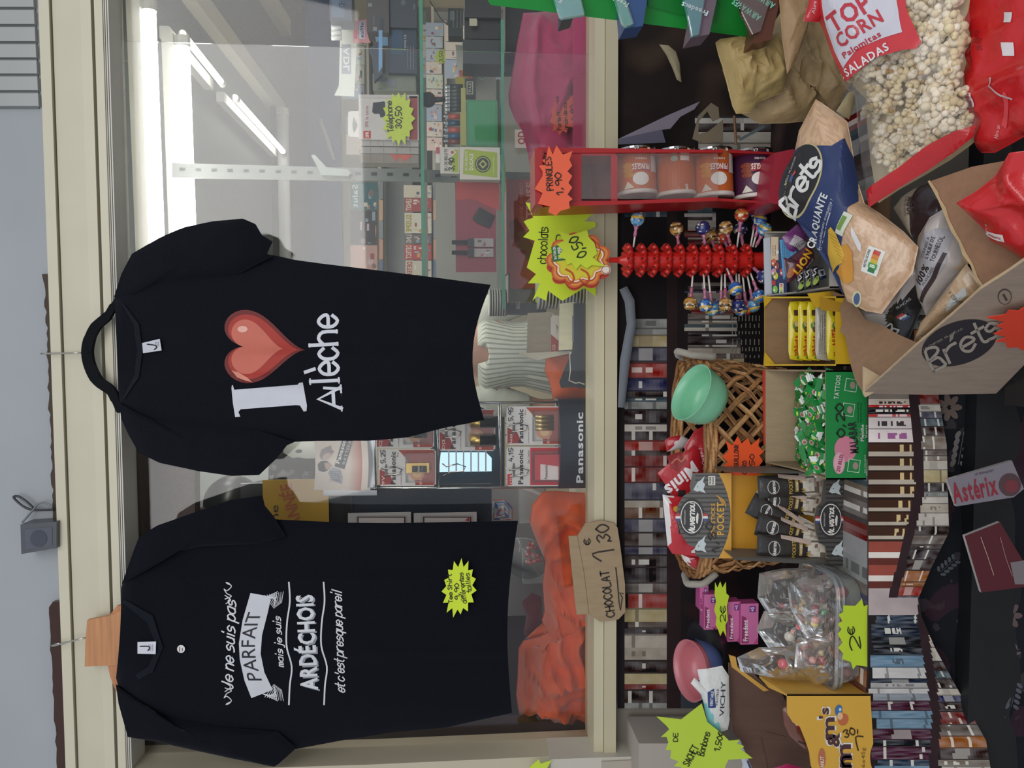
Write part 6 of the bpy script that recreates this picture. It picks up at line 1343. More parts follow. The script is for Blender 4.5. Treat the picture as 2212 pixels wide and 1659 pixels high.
for pts, nm in (([(1566, 1020), (1780, 1024), (1840, 1030), (1840, 1024), (1770, 1018)], 'side_wall'), ([(1584, 1204), (1840, 1212), (1840, 1222), (1700, 1216), (1590, 1210)], 'side_wall')):
    m = MB(); m.solid([YP(1.4550)(x, y) for x, y in pts], (0, .072, 0), '4c4844', '6a645c'); t.part(nm, m, M['card'])
ql = YP(1.4500); lp = [(1780, 1030), (1838, 1036), (1840, 1224), (1796, 1220), (1786, 1200), (1782, 1180), (1770, 1172), (1762, 1150), (1759, 1118), (1764, 1096), (1774, 1084), (1776, 1064)]
m = MB(); sheet(m, lp, ql, .003, '4a4744', '8a7a60'); t.part('front_lip', m, M['card'], label='grey striped front lip')
m = MB()
for i in range(20): y = 1036+i*9.6; m.poly(rect(1784 if y < 1085 or y > 1176 else 1768, 1838, y, y+3.4), ql, '2e2c2a', .0004)
emblem(m, ql, 1794, 1122, 23, 34, 1); mtn(m, ql, 1802, 1056, .95); mtn(m, ql, 1808, 1190, .95); t.part('lip_print', m, M['card'])
def spack(cx, cy, L, W, a, lab, Y, txtx='POCKET'):
    qp = YP(Y); pf = place(cx, cy, a); tt = Thing('sausage_pack', lab, 'snack pack', qp(cx, cy), 'sausage stick packs in the display')
    P = Pillow([pf(-W/2, -L/2), pf(W/2, -L/2), pf(W/2, L/2), pf(-W/2, L/2)], qp, .010, wr=.002, ws=30, rim=.0)
    def cf(x, y):
        dx, dy = x-cx, y-cy; al = math.radians(a); up = -dx*math.cos(al)+dy*math.sin(al); rd = -dx*math.sin(al)-dy*math.cos(al)
        if up < -L*.12-3*math.cos(rd*.1): 
            k = noise.noise(V((x*.09, y*.09, cx))); return mixc('d4ccbe', '8a7468', max(0, k*1.8)) if abs((rd % (W/3))-W/6) < W/6-1.5 else '6f675c'
        if up < -L*.12+2: return 'b8953a'
        return '2d2927'
    m = MB(); P.mesh(m, cf, 12); tt.part('body', m, M['foil'] if 0 else M['bag'], smooth=True)
    d = MB(); o = pf(0, L*.30); 
    d.poly(disc(o[0], o[1], 12.5, W*.30, 0, 24), P, 'b9b4ac', .001, 9); d.poly(disc(o[0], o[1], 11, W*.27, 0, 24), P, '2b2829', .0014, 9); pen(d, 'Auvernou', P, o[0], o[1], W*.5, 7, 'cfcac2', a=a, w=1.3, off=.002, jit=.05, shear=.2, sub=9)
    o = pf(0, L*.06); txt(d, txtx, P, o[0], o[1], W*.66, 7.5, 'b8953a', a=a, off=.0016, sub=9); o = pf(0, -L*.03); d.poly(tilt(o[0], o[1], 7, W*.5, a), P, 'a08440', .0012, 9); txt(d, 'NATURE', P, o[0], o[1], W*.36, 4, 'dcd4c0', a=a, off=.0018)
    tt.part('bag_print', d, M['card'])
    # the stick printed slanting beside the window
    m = MB(); A_, B_ = pf(W*.46, L*.2), pf(W*.30, -L*.14); stroke(m, [A_, ((A_[0]+B_[0])/2, (A_[1]+B_[1])/2), B_], P, [7, 9, 9], 'b8a396', .003, 9); tt.part('stick_print', m, M['card'])
spack(1712, 1048, 150, 50, 4, 'black sausage stick pack at the right end of the display', 1.492)
spack(1712, 1085, 146, 46, -8, 'black sausage stick pack second from the right, partly behind the others', 1.500)
spack(1700, 1128, 180, 50, -28, 'black sausage stick pack leaning strongly in the middle of the display', 1.496)
spack(1712, 1150, 160, 50, -14, 'black sausage stick pack leaning slightly, left of the middle', 1.488)
spack(1720, 1184, 170, 54, -2, 'upright black sausage stick pack at the left front of the display', 1.476)
# ================================================================ BOXES ALONG THE TABLE FRONT
YM = 1.37
def tray(name, label, fx0, fx1, fy0, fy1, bx, by0, by1, Yf, Yb, colF, colIn, colSide, front=None, group=None, lidcol=None, cat='display box'):
    "open display box: front panel, two sides falling forward, tall rear panel"
    qf, qbk = YP(Yf), YP(Yb); t = Thing(name, label, cat, qf(fx1, (fy0+fy1)/2), group)
    A = [qf(fx1, fy1), qf(fx1, fy0), qf(fx0, fy0), qf(fx0, fy1)]      # front: low-left, low-right, up-right, up-left
    zb = A[0].z; xl, xr = A[0].x, A[1].x; m = MB(); m.solid(A, (0, .003, 0), colF, colSide); t.part('front_panel', m, M['card'])
    tl, tr_ = qbk(bx, by1), qbk(bx, by0); B = [V((tl.x, Yb, zb)), V((tr_.x, Yb, zb)), tr_, tl]
    m = MB(); m.solid(B, (0, .003, 0), colIn, lidcol or colSide); t.part('back_panel', m, M['board'])
    for i, (a, b, c, d) in enumerate(((A[0], A[3], tl, B[0]), (A[1], A[2], tr_, B[1]))):
        mid_ = a.lerp(d, .5); zz = max(A[3].z, A[3].z*.7+tl.z*.3); p = [a, b, V((b.x*.45+c.x*.55, (b.y*.45+c.y*.55), zz)), c, d]
        m = MB(); m.solid(p, (.003 if i == 0 else -.003, 0, 0), colIn if i else colIn, colSide); t.part('side_panel', m, M['board'])
    m = MB(); m.solid([A[0]+V((0, 0, .001)), A[1]+V((0, 0, .001)), B[1]+V((0, 0, .001)), B[0]+V((0, 0, .001))], (0, 0, .002), colIn); t.part('bottom', m, M['board'])
    if front: d = MB(); front(d, qf); t.part('front_print', d, M['card'])
    t.box = (xl, xr, zb, A[2].z, tl.z); return t
GR = '14803c'
def fm(d, q):
    txt(d, 'TATTOOS', q, 1808, 836, 52, 10, 'b9c4b4', a=-6, off=.0012); d.poly(disc(1826, 970, 24, 28), q, 'c87a8c', .0008)
    txt(d, 'MALABAR', q, 1842, 945, 68, 18, '1c1a1c', a=5, off=.0014)
    txt(d, 'Goût', q, 1856, 938, 26, 6, 'c0ccb4', a=2, off=.001, bold=0); txt(d, 'Goût', q, 1856, 938, 26, 6, 'c0ccb4', off=.001); txt(d, 'Menthe', q, 1862, 935, 36, 7, 'c9d2c0'); txt(d, 'Verte', q, 1871, 932, 28, 7, 'c9d2c0')
    d.poly(disc(1812, 1000, 13, 24), q, 'c890a0', .0009); d.poly(disc(1812, 1000, 11, 21.5), q, 'd6a4b0', .0012); txt(d, '200 BILLES', q, 1813, 1000, 38, 8, '8c2848', a=-12, off=.0016)
    txt(d, '200 MALABAR', q, 1868, 1002, 40, 3.6, 'b8c4b4', bold=0); txt(d, '2500241731', q, 1853, 892, 44, 3.5, '16341c', bold=0, a=0); txt(d, '28/08/2025', q, 1859, 892, 44, 3.5, '16341c', bold=0)
    for cx, cy in ((1838, 832), (1832, 885), (1844, 1006)):
        d.poly(tilt(cx, cy, 26, 28, -8), q, 'b9c8b4', .0009); d.poly(tilt(cx, cy, 23, 25, -8), q, '187c3e', .0012); d.poly(disc(cx+3, cy, 6, 8), q, '9a8478', .0015)
    pen(d, '0,20', q, 1814, 908, 70, 17, '151a12', a=3, w=3.2, off=.0024)
t = tray('gum_box', 'green bubble gum box with hand written price, filled with green wrapped gums', 1784, 1881, 800, 1036, 1654, 798, 1000, YM, 1.53, GR, 'a08c6e', '8f7c5f', fm)
m = MB(); m.solid([YP(1.533)(x, y) for x, y in ((1648, 800), (1656, 800), (1656, 960), (1650, 960))], (0, .003, 0), 'c03020'); t.part('red_strip', m, M['card'], label='red strip along the rear edge')
gx0, gx1, gzb, gzt, _ = t.box; rn = random.Random(5)
protos = []
def gum(k):
    tt = Thing('wrapped_gum', 'small green and pink wrapped bubble gum in the green gum box', 'sweet', (0, 0, 0), 'wrapped gums in the green box')
    m = MB(); P = [V((x, y, z)) for x, y, z in ((-.011, -.006, -.004), (.011, -.006, -.004), (.011, .006, -.004), (-.011, .006, -.004))]; Q = [p+V((0, 0, .008)) for p in P]
    Q = [V((p.x*.92, p.y*.85, p.z)) for p in Q]
    m.hexa(P, Q, ['1c6a2c', ('1f8a3a', '2c9a48', '1f7a34')[k % 3], '1c7a34', 'dfe3da', '1c7a34', 'dfe3da']); tt.part('body', m, M['bag'])
    m = MB(); z = .0042
    for cx, r_, c in ((0, .0042, 'cfa0a0'), (-.0005, .0026, '8c5a4c')): m.add([V((cx+r_*math.cos(a), r_*math.sin(a), z+(.0003 if c == '8c5a4c' else 0))) for a in (0, 1.05, 2.1, 3.14, 4.19, 5.24)], [tuple(range(6))], c)
    m.add([V((-.010, -.003, z)), V((-.007, -.003, z)), V((-.007, .003, z)), V((-.010, .003, z))], [(0, 1, 2, 3)], 'c8d850'); tt.part('wrapper_print', m, M['card'])
    m = MB()
    for sg in (-1, 1): m.hexa([V((sg*.010, -.005, -.002)), V((sg*.017, -.006, -.001)), V((sg*.017, .006, -.001)), V((sg*.010, .005, -.002))], [V((sg*.010, -.005, .002)), V((sg*.017, -.006, .001)), V((sg*.017, .006, .001)), V((sg*.010, .005, .002))], '2a8c44' if (k+sg) % 2 else 'dfe4dc')
    tt.part('twist_end', m, M['bag']); return tt.o
protos = [gum(k) for k in range(3)]; n = 0; used = set()
for lay in range(3):
    for i in range(8):
        for j in range(5-lay):
            if lay == 2 and rn.random() < .35: continue
            x = gx0+.014+(gx1-gx0-.028)*(i+rn.uniform(.15, .85))/8; y = 1.39+.12*(j+rn.uniform(.2, .8))/5; z = gzt-.022+lay*.009+rn.uniform(-.002, .003)+.012*(y-1.385)/.13
            k = rn.randrange(3); o = protos[k] if k not in used else copy_tree(protos[k]); used.add(k)
            o.location = (x, y, z); o.rotation_euler = (rn.uniform(-.7, .7), rn.uniform(-.6, .6), rn.uniform(0, 6.3)); o.scale = (1.35, 1.35, 1.35); n += 1
# nut bar box
def fn(d, q): d.poly([(1770, 640), (1838, 660), (1838, 676), (1772, 670)], q, 'a8801c', .0006)
t = tray('bar_box', 'torn yellow and brown box of chocolate nut bars left of the mixed sweets box', 1806, 1880, 640, 790, 1652, 641, 790, YM-.005, 1.53, 'c9a01c', '8a6c4c', 'c9a428', fn)
for pts in ([(1650, 640), (1672, 641), (1652, 664)], [(1652, 760), (1676, 789), (1650, 791)]):
    m = MB(); m.solid([YP(1.525)(x, y) for x, y in pts], (0, .003, 0), 'c9a020'); t.part('yellow_corner', m, M['card'], label='torn yellow corner')
m = MB(); m.solid([YP(1.40)(x, y) for x, y in ((1745, 634), (1800, 628), (1828, 640), (1815, 664), (1762, 664))], (0, .003, 0), 'c9a022'); t.part('side_flap', m, M['card'], label='yellow side flap')
for i, (x0, x1, Y, back) in enumerate(((1706, 1726, 1.500, 0), (1727, 1745, 1.475, 0), (1746, 1763, 1.452, 0), (1764, 1786, 1.428, 1), (1788, 1812, 1.405, 2))):
    q = YP(Y); lab = ['farthest', 'second farthest', 'middle', 'silver backed', 'nearest'][i]
    P = Pillow([(x0, 652), (x0-3, 664), (x0-3, 760), (x0, 776), (x1+8, 780), (x1+10, 660), (x1+4, 650)], q, .006, wr=.0015, ws=60, rim=.0)
    tt = Thing('nut_bar', 'yellow chocolate nut bar, %s of the five in the torn box' % lab, 'chocolate bar', q(x1, 715), 'nut bars in the torn box'); m = MB(); P.mesh(m, 'd0bc20' if back != 1 else 'a8a294', 9); tt.part('wrapper', m, M['bag'], smooth=True)
    d = MB()
    if back != 1:
        cx = (x0+x1)/2+2; txt(d, 'NUTS' if back == 2 else 'Nuts', P, cx, 742 if back == 0 else 728, 34, 12 if back == 0 else 17, 'b03018', a=4, off=.001, sub=8); d.poly(disc(cx, 704, 8, 10), P, '4f7a20', .0012, 8); d.poly(disc(cx, 700, 5, 6), P, 'c8a878', .0016); d.poly(disc(cx, 712, 5, 6), P, '6c4424', .0016)
        d.poly(rect(cx-6, cx+8, 670, 682), P, '4c3018', .0012, 8); txt(d, 'DE', P, cx, 764, 8, 7, 'a83018', off=.0014); d.poly(rect(cx+2, cx+6, 770, 775), P, '3f8a3c', .0012)
    else: scribble(d, P, 1766, 1784, 680, 765, 4, '4c4844', .9); d.poly(disc(1775, 662, 8, 9), P, '8c877c', .001)
    tt.part('print', d, M['card'])
# mixed sweets box
t = tray('sweets_box', 'low white lined box of mixed chocolates beside the lollipop tower', 1792, 1860, 500, 622, 1652, 500, 640, YM, 1.535, 'b8b4ac', '9c9890', '8c8478', None)
m = MB(); m.solid([YP(1.532)(x, y) for x, y in ((1650, 515), (1665, 512), (1668, 640), (1653, 646))], (0, .003, 0), 'c2c6cc'); t.part('rear_edge', m, M['card'], label='pale rear edge')
def smx(d, q):
    d.poly(rect(1666, 1682, 512, 562), q, 'c8b090', .0008); scribble(d, q, 1668, 1678, 530, 552, 2, '4a2c20', .8)
    for x, y, c in ((1672, 567, 'c8643c'), (1672, 588, 'c08ca0'), (1676, 596, 'c0bc3c'), (1678, 575, '8f4634'), (1675, 625, '7cb040'), (1690, 588, 'b84848')): d.poly(disc(x, y, 5.5, 8), q, c, .001); d.poly(disc(x-1.5, y+2, 1.6, 2.6), q, 'e8e4dc', .0014)
    d.poly(disc(1680, 545, 3, 4), q, 'd8d4cc', .0014); d.poly(rect(1668, 1676, 606, 616), q, 'a83834', .001); d.poly(rect(1684, 1693, 612, 634), q, 'd8d4c4', .001)
    for i, c in enumerate(('2c7a3c', '8cb43c', 'd8c83c', 'd08a30', 'b83c2c')): d.poly(rect(1686, 1691, 630-i*4, 633-i*4), q, c, .0014)
qs = P3(YP(1.525)(1665, 570), YP(1.525)(1665, 600), YP(1.50)(1697, 580))
tt = Thing('sweets_packet', 'dark blue packet dotted with coloured sweets at the rear of the mixed sweets box', 'sweets packet', qs(1690, 575)); m = MB(); sheet(m, [(1664, 512), (1696, 516), (1700, 638), (1668, 642)], qs, .012, '232a54'); tt.part('body', m, M['bag']); d = MB(); smx(d, qs); tt.part('print', d, M['card'])
qs = P3(YP(1.49)(1690, 570), YP(1.49)(1690, 600), YP(1.46)(1720, 580))
tt = Thing('sweets_packet', 'sky blue packet next to the dark blue packet in the mixed sweets box', 'sweets packet', qs(1700, 555)); m = MB(); sheet(m, [(1684, 518), (1716, 516), (1722, 560), (1692, 604)], qs, .012, '5a9cc4'); tt.part('body', m, M['bag']); d = MB(); scribble(d, qs, 1690, 1708, 522, 556, 5, '2c5078', .9); tt.part('print', d, M['card'])
# lion style bar, purple bar, black mint packs
def slab_bar(name, label, pts, Y, th, col, draw, mt='bag', cat='chocolate bar', lean=.0, rim=0, wr=.002):
    P = Pillow(pts, YP(Y), th, wr=wr, ws=30); t = Thing(name, label, cat, YP(Y)(P.cx, P.cy)); m = MB(); P.mesh(m, col, 9); t.part('wrapper', m, M[mt], smooth=True); d = MB(); draw(d, P); t.part('print', d, M['card']); return t
slab_bar('chocolate_bar', 'purple wrapped bar with striped end and barcode beneath the blue crisp bag', [(1688, 512), (1722, 484), (1738, 498), (1744, 520), (1714, 545), (1702, 540)], 1.44, .008, '6c2c6c', lambda d, q: (d.poly(tilt(1722, 526, 22, 34, 62), q, 'b8b0b4', .001, 8), [stroke(d, [(1709+i*3.2, 532-i*1.9), (1714+i*3.2, 538-i*1.9)], q, 1.3, '2c2428', .0014) for i in range(8)], [stroke(d, [(1692+i*3, 512+i*3), (1722+i*2, 490+i*4)], q, .8, '8c4c8c', .001, 8) for i in range(6)]))
slab_bar('chocolate_bar', 'purple brown bar with large yellow four letter name in the mixed sweets box', [(1692, 556), (1700, 560), (1748, 526), (1758, 545), (1760, 562), (1712, 606), (1700, 612), (1696, 590)], 1.425, .010, '4c2030', lambda d, q: (txt(d, 'LION', q, 1729, 566, 60, 19, 'c83c28', a=-33, off=.001, sub=8), txt(d, 'LION', q, 1729, 566, 57, 16, 'd8b428', a=-33, off=.0015, sub=8), txt(d, 'BROWNIE', q, 1746, 570, 24, 5, 'b0a8a0', a=-33, off=.0015), d.poly(disc(1705, 590, 6, 12, 20), q, 'a05a2c', .001, 8)), wr=.003)
for i, (cx, cy) in enumerate(((1726, 610), (1742, 604), (1757, 600))):
    slab_bar('mint_packet', 'narrow black packet with green leaf print, %s from the left in the sweets box' % ordn(i), [(cx-9, cy-22), (cx+8, cy-26), (cx+12, cy+16), (cx-5, cy+22)], 1.43-.01*i, .006, '1c1c22', lambda d, q, cx=cx, cy=cy: (d.poly(disc(cx+3, cy+6, 5, 11, 25), q, 'a0b850', .001), stroke(d, smooth2([(cx-4, cy-4), (cx+2, cy-10), (cx-2, cy-16), (cx+4, cy-20)], 3), q, 2.6, 'c8c4c0', .001)), cat='sweets packet')
slab_bar('barcode_packet', 'dark blue packet end with a white barcode beneath the blue crisp bag', [(1764, 582), (1778, 578), (1786, 600), (1770, 606)], 1.41, .005, '1f2444', lambda d, q: (d.poly([(1765, 584), (1777, 581), (1780, 594), (1768, 598)], q, 'c8c8cc', .001), [stroke(d, [(1766+i*2, 584-i*.5), (1768+i*2, 596-i*.5)], q, .9, '22222a', .0014) for i in range(6)]), cat='sweets packet')
# pink gum packets, small star
for i, (x0, x1, y0, y1, Y) in enumerate(((1512, 1530, 1265, 1318, 1.60), (1521, 1550, 1284, 1360, 1.585), (1572, 1600, 1300, 1386, 1.57), (1600, 1638, 1304, 1392, 1.56))):
    def dz(d, q, x0=x0, x1=x1, y0=y0, y1=y1):
        w_ = x1-x0; d.poly([(x0+w_*.05, y1-3), (x0+w_*.45, y1-3), (x0+w_*.3, y0+30), (x0+w_*.05, y0+26)], q, '8a2c5c', .0006); txt(d, 'Freedent', q, x0+w_*.26, (y0+y1)/2+14, (y1-y0)*.52, w_*.25, 'e4d8e0', off=.001)
        d.poly(rect(x0+w_*.5, x0+w_*.85, y0+5, y0+18), q, '6c2c7c', .0008); txt(d, '+G', q, x0+w_*.65, y0+12, 9, w_*.2, 'e8dce8', off=.0012); d.poly([(x1-2, y1-2), (x1-2, y1-14), (x0+w_*.7, y1-2)], q, 'b83c7c', .0008)
    boxed('gum_packet', 'pink chewing gum packet, %s of four from the back beside the clear tub' % ordn(i), 'gum packet', x0, x1, y0, y1, Y, .03, 'c46a9c', 'b04a84', dz, group='pink gum packets')
sign('price_burst', 'narrow yellow green star price card between the pink gum packets', [(1545, 1258), (1550, 1270), (1556, 1256), (1561, 1270), (1568, 1257), (1569, 1282), (1575, 1287), (1570, 1310), (1572, 1340), (1567, 1350), (1569, 1376), (1562, 1362), (1556, 1374), (1551, 1360), (1546, 1350), (1548, 1334), (1543, 1318), (1547, 1300), (1544, 1284)], YP(1.55), 'b8d02c', lambda d, q: pen(d, '2€', q, 1561, 1326, 34, 11, '1f2a0c', a=0, w=1.8))
# pink and blue bowls
t = Thing('plastic_bowl', 'pink plastic bowl nested in a blue one at the left end of the table', 'bowl', YP(1.55)(1560, 1440))
oc = YP(1.58)(1492, 1448); ax = V((.12, -.62, .80)).normalized(); ax = V((.08, -.28, .95)).normalized(); rb = 66*1.58/FPX
prof = [(.025, -.06), (.043, -.055), (.055, -.036), (.061, -.015), (rb, 0), (rb+.001, .003), (rb-.002, .003), (.059, -.016), (.052, -.035), (.04, -.052), (.001, -.056)]
m = MB(); m.lathe(oc, ax, prof, 40, 'c07078'); t.part('pink_bowl', m, M['plastic'], smooth=True, label='pink inner bowl')
m = MB(); m.lathe(oc-ax*.008, ax, [(r_*1.03, h_) for r_, h_ in prof[:5]], 40, '5c6c9c', cap=False); t.part('blue_bowl', m, M['plastic'], smooth=True, label='blue outer bowl')
m = MB(); m.lathe(oc-ax*.018+V((.03, .015, 0)), ax, [(.001, -.062), (.03, -.06), (.06, -.045), (.07, -.02)], 30, '2c2a2e', cap=False); t.part('dark_tray', m, M['plastic'], smooth=True, label='dark saucer under the bowls')
# white pastille bag
bag('pastille_bag', 'white and turquoise pastille bag leaning on the brown box', [(1506, 1446), (1530, 1444), (1560, 1438), (1574, 1460), (1576, 1555), (1572, 1576), (1544, 1586), (1528, 1560), (1520, 1520), (1514, 1500), (1492, 1476), (1500, 1464), (1512, 1474)], YP(1.47), .012, lambda x, y: '7cc0c4' if (y-1500)*.5+(1560-x)*.62 > 34 else 'd4d4d0', lambda d, q: (txt(d, 'VICHY', q, 1557, 1505, 74, 11, '2c3444', a=-4, bold=0, off=.0015, sub=9), d.poly([(1524, 1490), (1526, 1524), (1542, 1522), (1538, 1482)], q, '2c4078', .001, 9), txt(d, 'VERITABLE', q, 1533, 1503, 32, 6, 'dcdcd8', a=-4, off=.0016), txt(d, 'PASTILLE', q, 1545, 1500, 34, 5, '2c3444', a=-4, bold=0, off=.0015)), group=None, seed=6, wr=.003, mt='paperbag', cat='sweets bag')
gb = [(1418, 1548), (1472, 1554), (1516, 1520), (1528, 1560), (1560, 1585), (1575, 1600), (1598, 1598), (1592, 1606), (1608, 1612), (1600, 1618), (1626, 1638), (1574, 1641), (1568, 1652), (1560, 1680), (1470, 1670), (1472, 1657), (1456, 1655), (1466, 1645), (1448, 1638), (1450, 1620), (1438, 1620), (1444, 1604), (1440, 1592), (1428, 1592), (1446, 1576), (1440, 1568)]
t = Thing('sign_support', 'cream wall ledge block behind the bag price card', 'ledge', YP(1.7)(1500, 1640)); m = MB(); m.solid([YP(1.70)(x, y) for x, y in rect(1380, 1700, 1606, 1760)], (0, .13, 0), 'a89f94'); t.part('block', m, M['wall'])
sign('price_burst', 'big yellow green star price card about sweet bags at the lower left corner', gb, YP(1.45), 'b4cc3c', lambda d, q: (pen(d, 'SACHET', q, 1492, 1632, 46, 15, '2c3414', a=-28, w=2.2), pen(d, 'DE', q, 1459, 1592, 18, 9, '2c3414', a=0, w=1.8), pen(d, 'Bonbons', q, 1520, 1606, 52, 14, '2c3414', a=-16, w=2.0), pen(d, '1,50€', q, 1553, 1600, 40, 12, '2c3414', a=-14, w=2.2)))
gb2 = [(1134, 1668), (1152, 1650), (1164, 1640), (1168, 1650), (1192, 1642), (1180, 1662), (1200, 1676), (1150, 1690)]
sign('price_burst', 'yellow star price card tip on the counter end at the bottom left edge', gb2, YP(1.77), 'c2d83c', None)
# clear tub of sweet bags
t = Thing('clear_tub', 'clear plastic tub full of clear bags of sweets, with a star price card', 'tub', YP(1.38)(1890, 1370)); qa_, qb_ = YP(1.365), YP(1.52)
zb = .784; zt = qa_(1806, 1360).z; xl, xr = qa_(1890, 1492).x, qa_(1890, 1252).x
def ring(z, x0, x1, y0, y1, r=.03, n=5):
    o = []
    for cx, cy, a0 in ((x1-r, y1-r, 0), (x0+r, y1-r, 90), (x0+r, y0+r, 180), (x1-r, y0+r, 270)):
        for k in range(n): a = math.radians(a0+90*k/(n-1)); o.append(V((cx+r*math.cos(a), cy+r*math.sin(a), z)))
    return o
r0, r1 = ring(zb, xl+.008, xr-.008, 1.372, 1.50), ring(zt, xl, xr, 1.364, 1.515); n = len(r0)
m = MB(); m.add(r0+r1, [(i, (i+1) % n, (i+1) % n+n, i+n) for i in range(n)]+[tuple(range(n))[::-1]], 'ffffff'); t.part('shell', m, M['tub'], smooth=True)
m = MB(); m.tube(ring(zt, xl-.003, xr+.003, 1.36, 1.518), .0042, 'c8c8c2', 8, closed=True); m2 = MB(); m2.tube(ring(zt-.012, xl-.001, xr+.001, 1.362, 1.516), .0025, 'c0c0ba', 8, closed=True); t.part('rim', m, M['tub'], smooth=True); t.part('lower_rim', m2, M['tub'], smooth=True)
cols_ = ['3f8a50', '2c302c', 'c84850', 'c0b8a8', 'b89a6c', 'c05a4c', 'd8c070', '8c3838', '4c6c50', 'd09488']
bl = [([(1640, 1238), (1690, 1228), (1760, 1226), (1776, 1260), (1780, 1320), (1720, 1342), (1660, 1330), (1636, 1290)], 1.45, 'upper right'), ([(1650, 1320), (1720, 1330), (1790, 1310), (1800, 1390), (1740, 1420), (1660, 1400), (1634, 1360)], 1.43, 'middle'),
      ([(1592, 1420), (1640, 1398), (1700, 1400), (1790, 1440), (1800, 1480), (1740, 1470), (1680, 1466), (1600, 1450)], 1.42, 'lower left, its end sticking out'), ([(1700, 1250), (1800, 1240), (1812, 1330), (1800, 1400), (1740, 1380), (1706, 1310)], 1.40, 'front right'), ([(1720, 1390), (1800, 1370), (1806, 1470), (1760, 1480), (1716, 1440)], 1.395, 'front left')]
for i, (pts, Y, lab) in enumerate(bl):
    P = Pillow(pts, YP(Y), .028, wr=.012, ws=30, seed=20+i, pw=2.0); tt = Thing('clear_sweet_bag', 'crinkled clear bag of sweets in the clear tub, %s' % lab, 'sweets bag', YP(Y)(P.cx, P.cy), 'clear sweet bags in the tub')
    m = MB(); P.mesh(m, 'ffffff', 16); tt.part('film_bag', m, M['film'])
    rr = random.Random(i+70); xs = [p[0] for p in pts]; ys = [p[1] for p in pts]; m = MB()
    for k in range(5):
        a = rr.uniform(0, 6.28); f = rr.uniform(0, .62); x, y = P.cx+P.rad(a if a < math.pi else a-2*math.pi)*f*math.cos(a)+6, P.cy+P.rad(a if a < math.pi else a-2*math.pi)*f*math.sin(a)
        m.ball(YP(Y)(x, y, rr.uniform(-.01, .008)), rr.uniform(.006, .011), rr.choice(cols_), 8, 6)
    tt.part('sweets', m, M['gloss'], smooth=True, kind='stuff')
m = MB(); rr = random.Random(31)
for k in range(44): m.ball(V((rr.uniform(xl+.02, xr-.02), rr.uniform(1.385, 1.49), rr.uniform(zb+.01, zb+.035))), rr.uniform(.008, .013), rr.choice(['c8846c', 'c0b098', 'c04c48', 'd8c0a0', 'b06a60', '8c8478', 'a89c8c']), 8, 6)
o = solo('loose_sweets', m, M['gloss'], 'mixed sweets at the bottom of the clear tub', 'sweets', kind='stuff', smooth=True)
tb = [(1890, 1300), (1886, 1318), (1892, 1350), (1880, 1358), (1890, 1378), (1884, 1392), (1893, 1400), (1882, 1410), (1898, 1444), (1888, 1440), (1889, 1452), (1872, 1440), (1850, 1437), (1843, 1446), (1838, 1430), (1820, 1424), (1822, 1412), (1811, 1400), (1820, 1388), (1810, 1370), (1818, 1360), (1810, 1348), (1820, 1342), (1812, 1328), (1822, 1322), (1822, 1308), (1848, 1309), (1862, 1294), (1866, 1310)]
sign('price_burst', 'yellow green star card reading two euro on the front of the clear tub', tb, YP(1.354), 'b6ce2c', lambda d, q: (pen(d, '2', q, 1846, 1390, 26, 22, '1f2a0c', a=6, w=3), pen(d, '€', q, 1838, 1362, 15, 15, '1f2a0c', a=6, w=2.6)))
# big yellow peanut chocolate box
YB = 1.35
def fmm(d, q):
    for s, cx, cy, L_, H_ in (('m', 1822, 1632, 50, 34), ('&', 1802, 1598, 30, 26), ('m', 1790, 1572, 46, 28), ("'s", 1782, 1540, 24, 20)):
        txt(d, s, q, cx-3, cy, L_+6, H_+8, 'd8d4cc', a=0, off=.0008); txt(d, s, q, cx-3, cy, L_, H_, '4a2c30', a=0, off=.0014)
    txt(d, 'm', q, 1822, 1656, 50, 34, '4a2c30', off=.0014)
    d.poly(disc(1775, 1638, 8, 22), q, 'b06848', .001); txt(d, 'PEANUT', q, 1775, 1650, 34, 8, 'e0d0c0', off=.0015)
    d.poly(disc(1811, 1534, 8, 12, 10), q, '3a6a9c', .001); d.poly(disc(1814, 1532, 3, 4), q, 'b8c8d8', .0014); d.poly(disc(1821, 1554, 11, 13, 20), q, 'b8643c', .001); d.poly(disc(1814, 1546, 6, 8), q, 'd8b088', .0014)
    txt(d, '36x45g', q, 1864, 1640, 50, 8, '6b5020', bold=0); pen(d, '30', q, 1834, 1582, 24, 16, '3a2c14', a=-70, w=3); pen(d, '1', q, 1856, 1592, 24, 16, '3a2c14', a=0, w=3.2); stroke(d, [(1852, 1576), (1852, 1584)], q, 3, '3a2c14')
q = YP(YB); t = Thing('peanut_box', 'large torn open yellow box of peanut chocolates at the lower left', 'display box', q(1886, 1580))
fp = [(1700, 1500), (1880, 1500), (1886, 1600), (1890, 1720), (1780, 1720), (1752, 1655), (1748, 1625), (1740, 1600), (1728, 1570), (1712, 1560), (1700, 1540)]
m = MB(); sheet(m, fp, q, .003, 'd0a03c', '8a6a40'); t.part('front_panel', m, M['card']); d = MB(); fmm(d, q); t.part('front_print', d, M['card'])
m = MB(); A, B = q(1700, 1500), q(1880, 1500); C_, D_ = YP(1.50)(1642, 1448), V((YP(1.50)(1642, 1448).x, 1.50, B.z)); m.solid([A, B, D_, C_, YP(1.47)(1640, 1460), YP(1.42)(1660, 1482)], (-.003, 0, 0), 'cf9f44'); t.part('side_panel', m, M['card'], label='yellow end panel')
m = MB(); qi = YP(1.50); m.solid([qi(x, y) for x, y in ((1574, 1432), (1620, 1446), (1650, 1478), (1690, 1500), (1720, 1560), (1750, 1640), (1752, 1720), (1650, 1720), (1600, 1600), (1582, 1580), (1576, 1500))], (0, .003, 0), '5c4238', '8c6a48'); t.part('inner_flap', m, M['board'], label='brown inner flap')
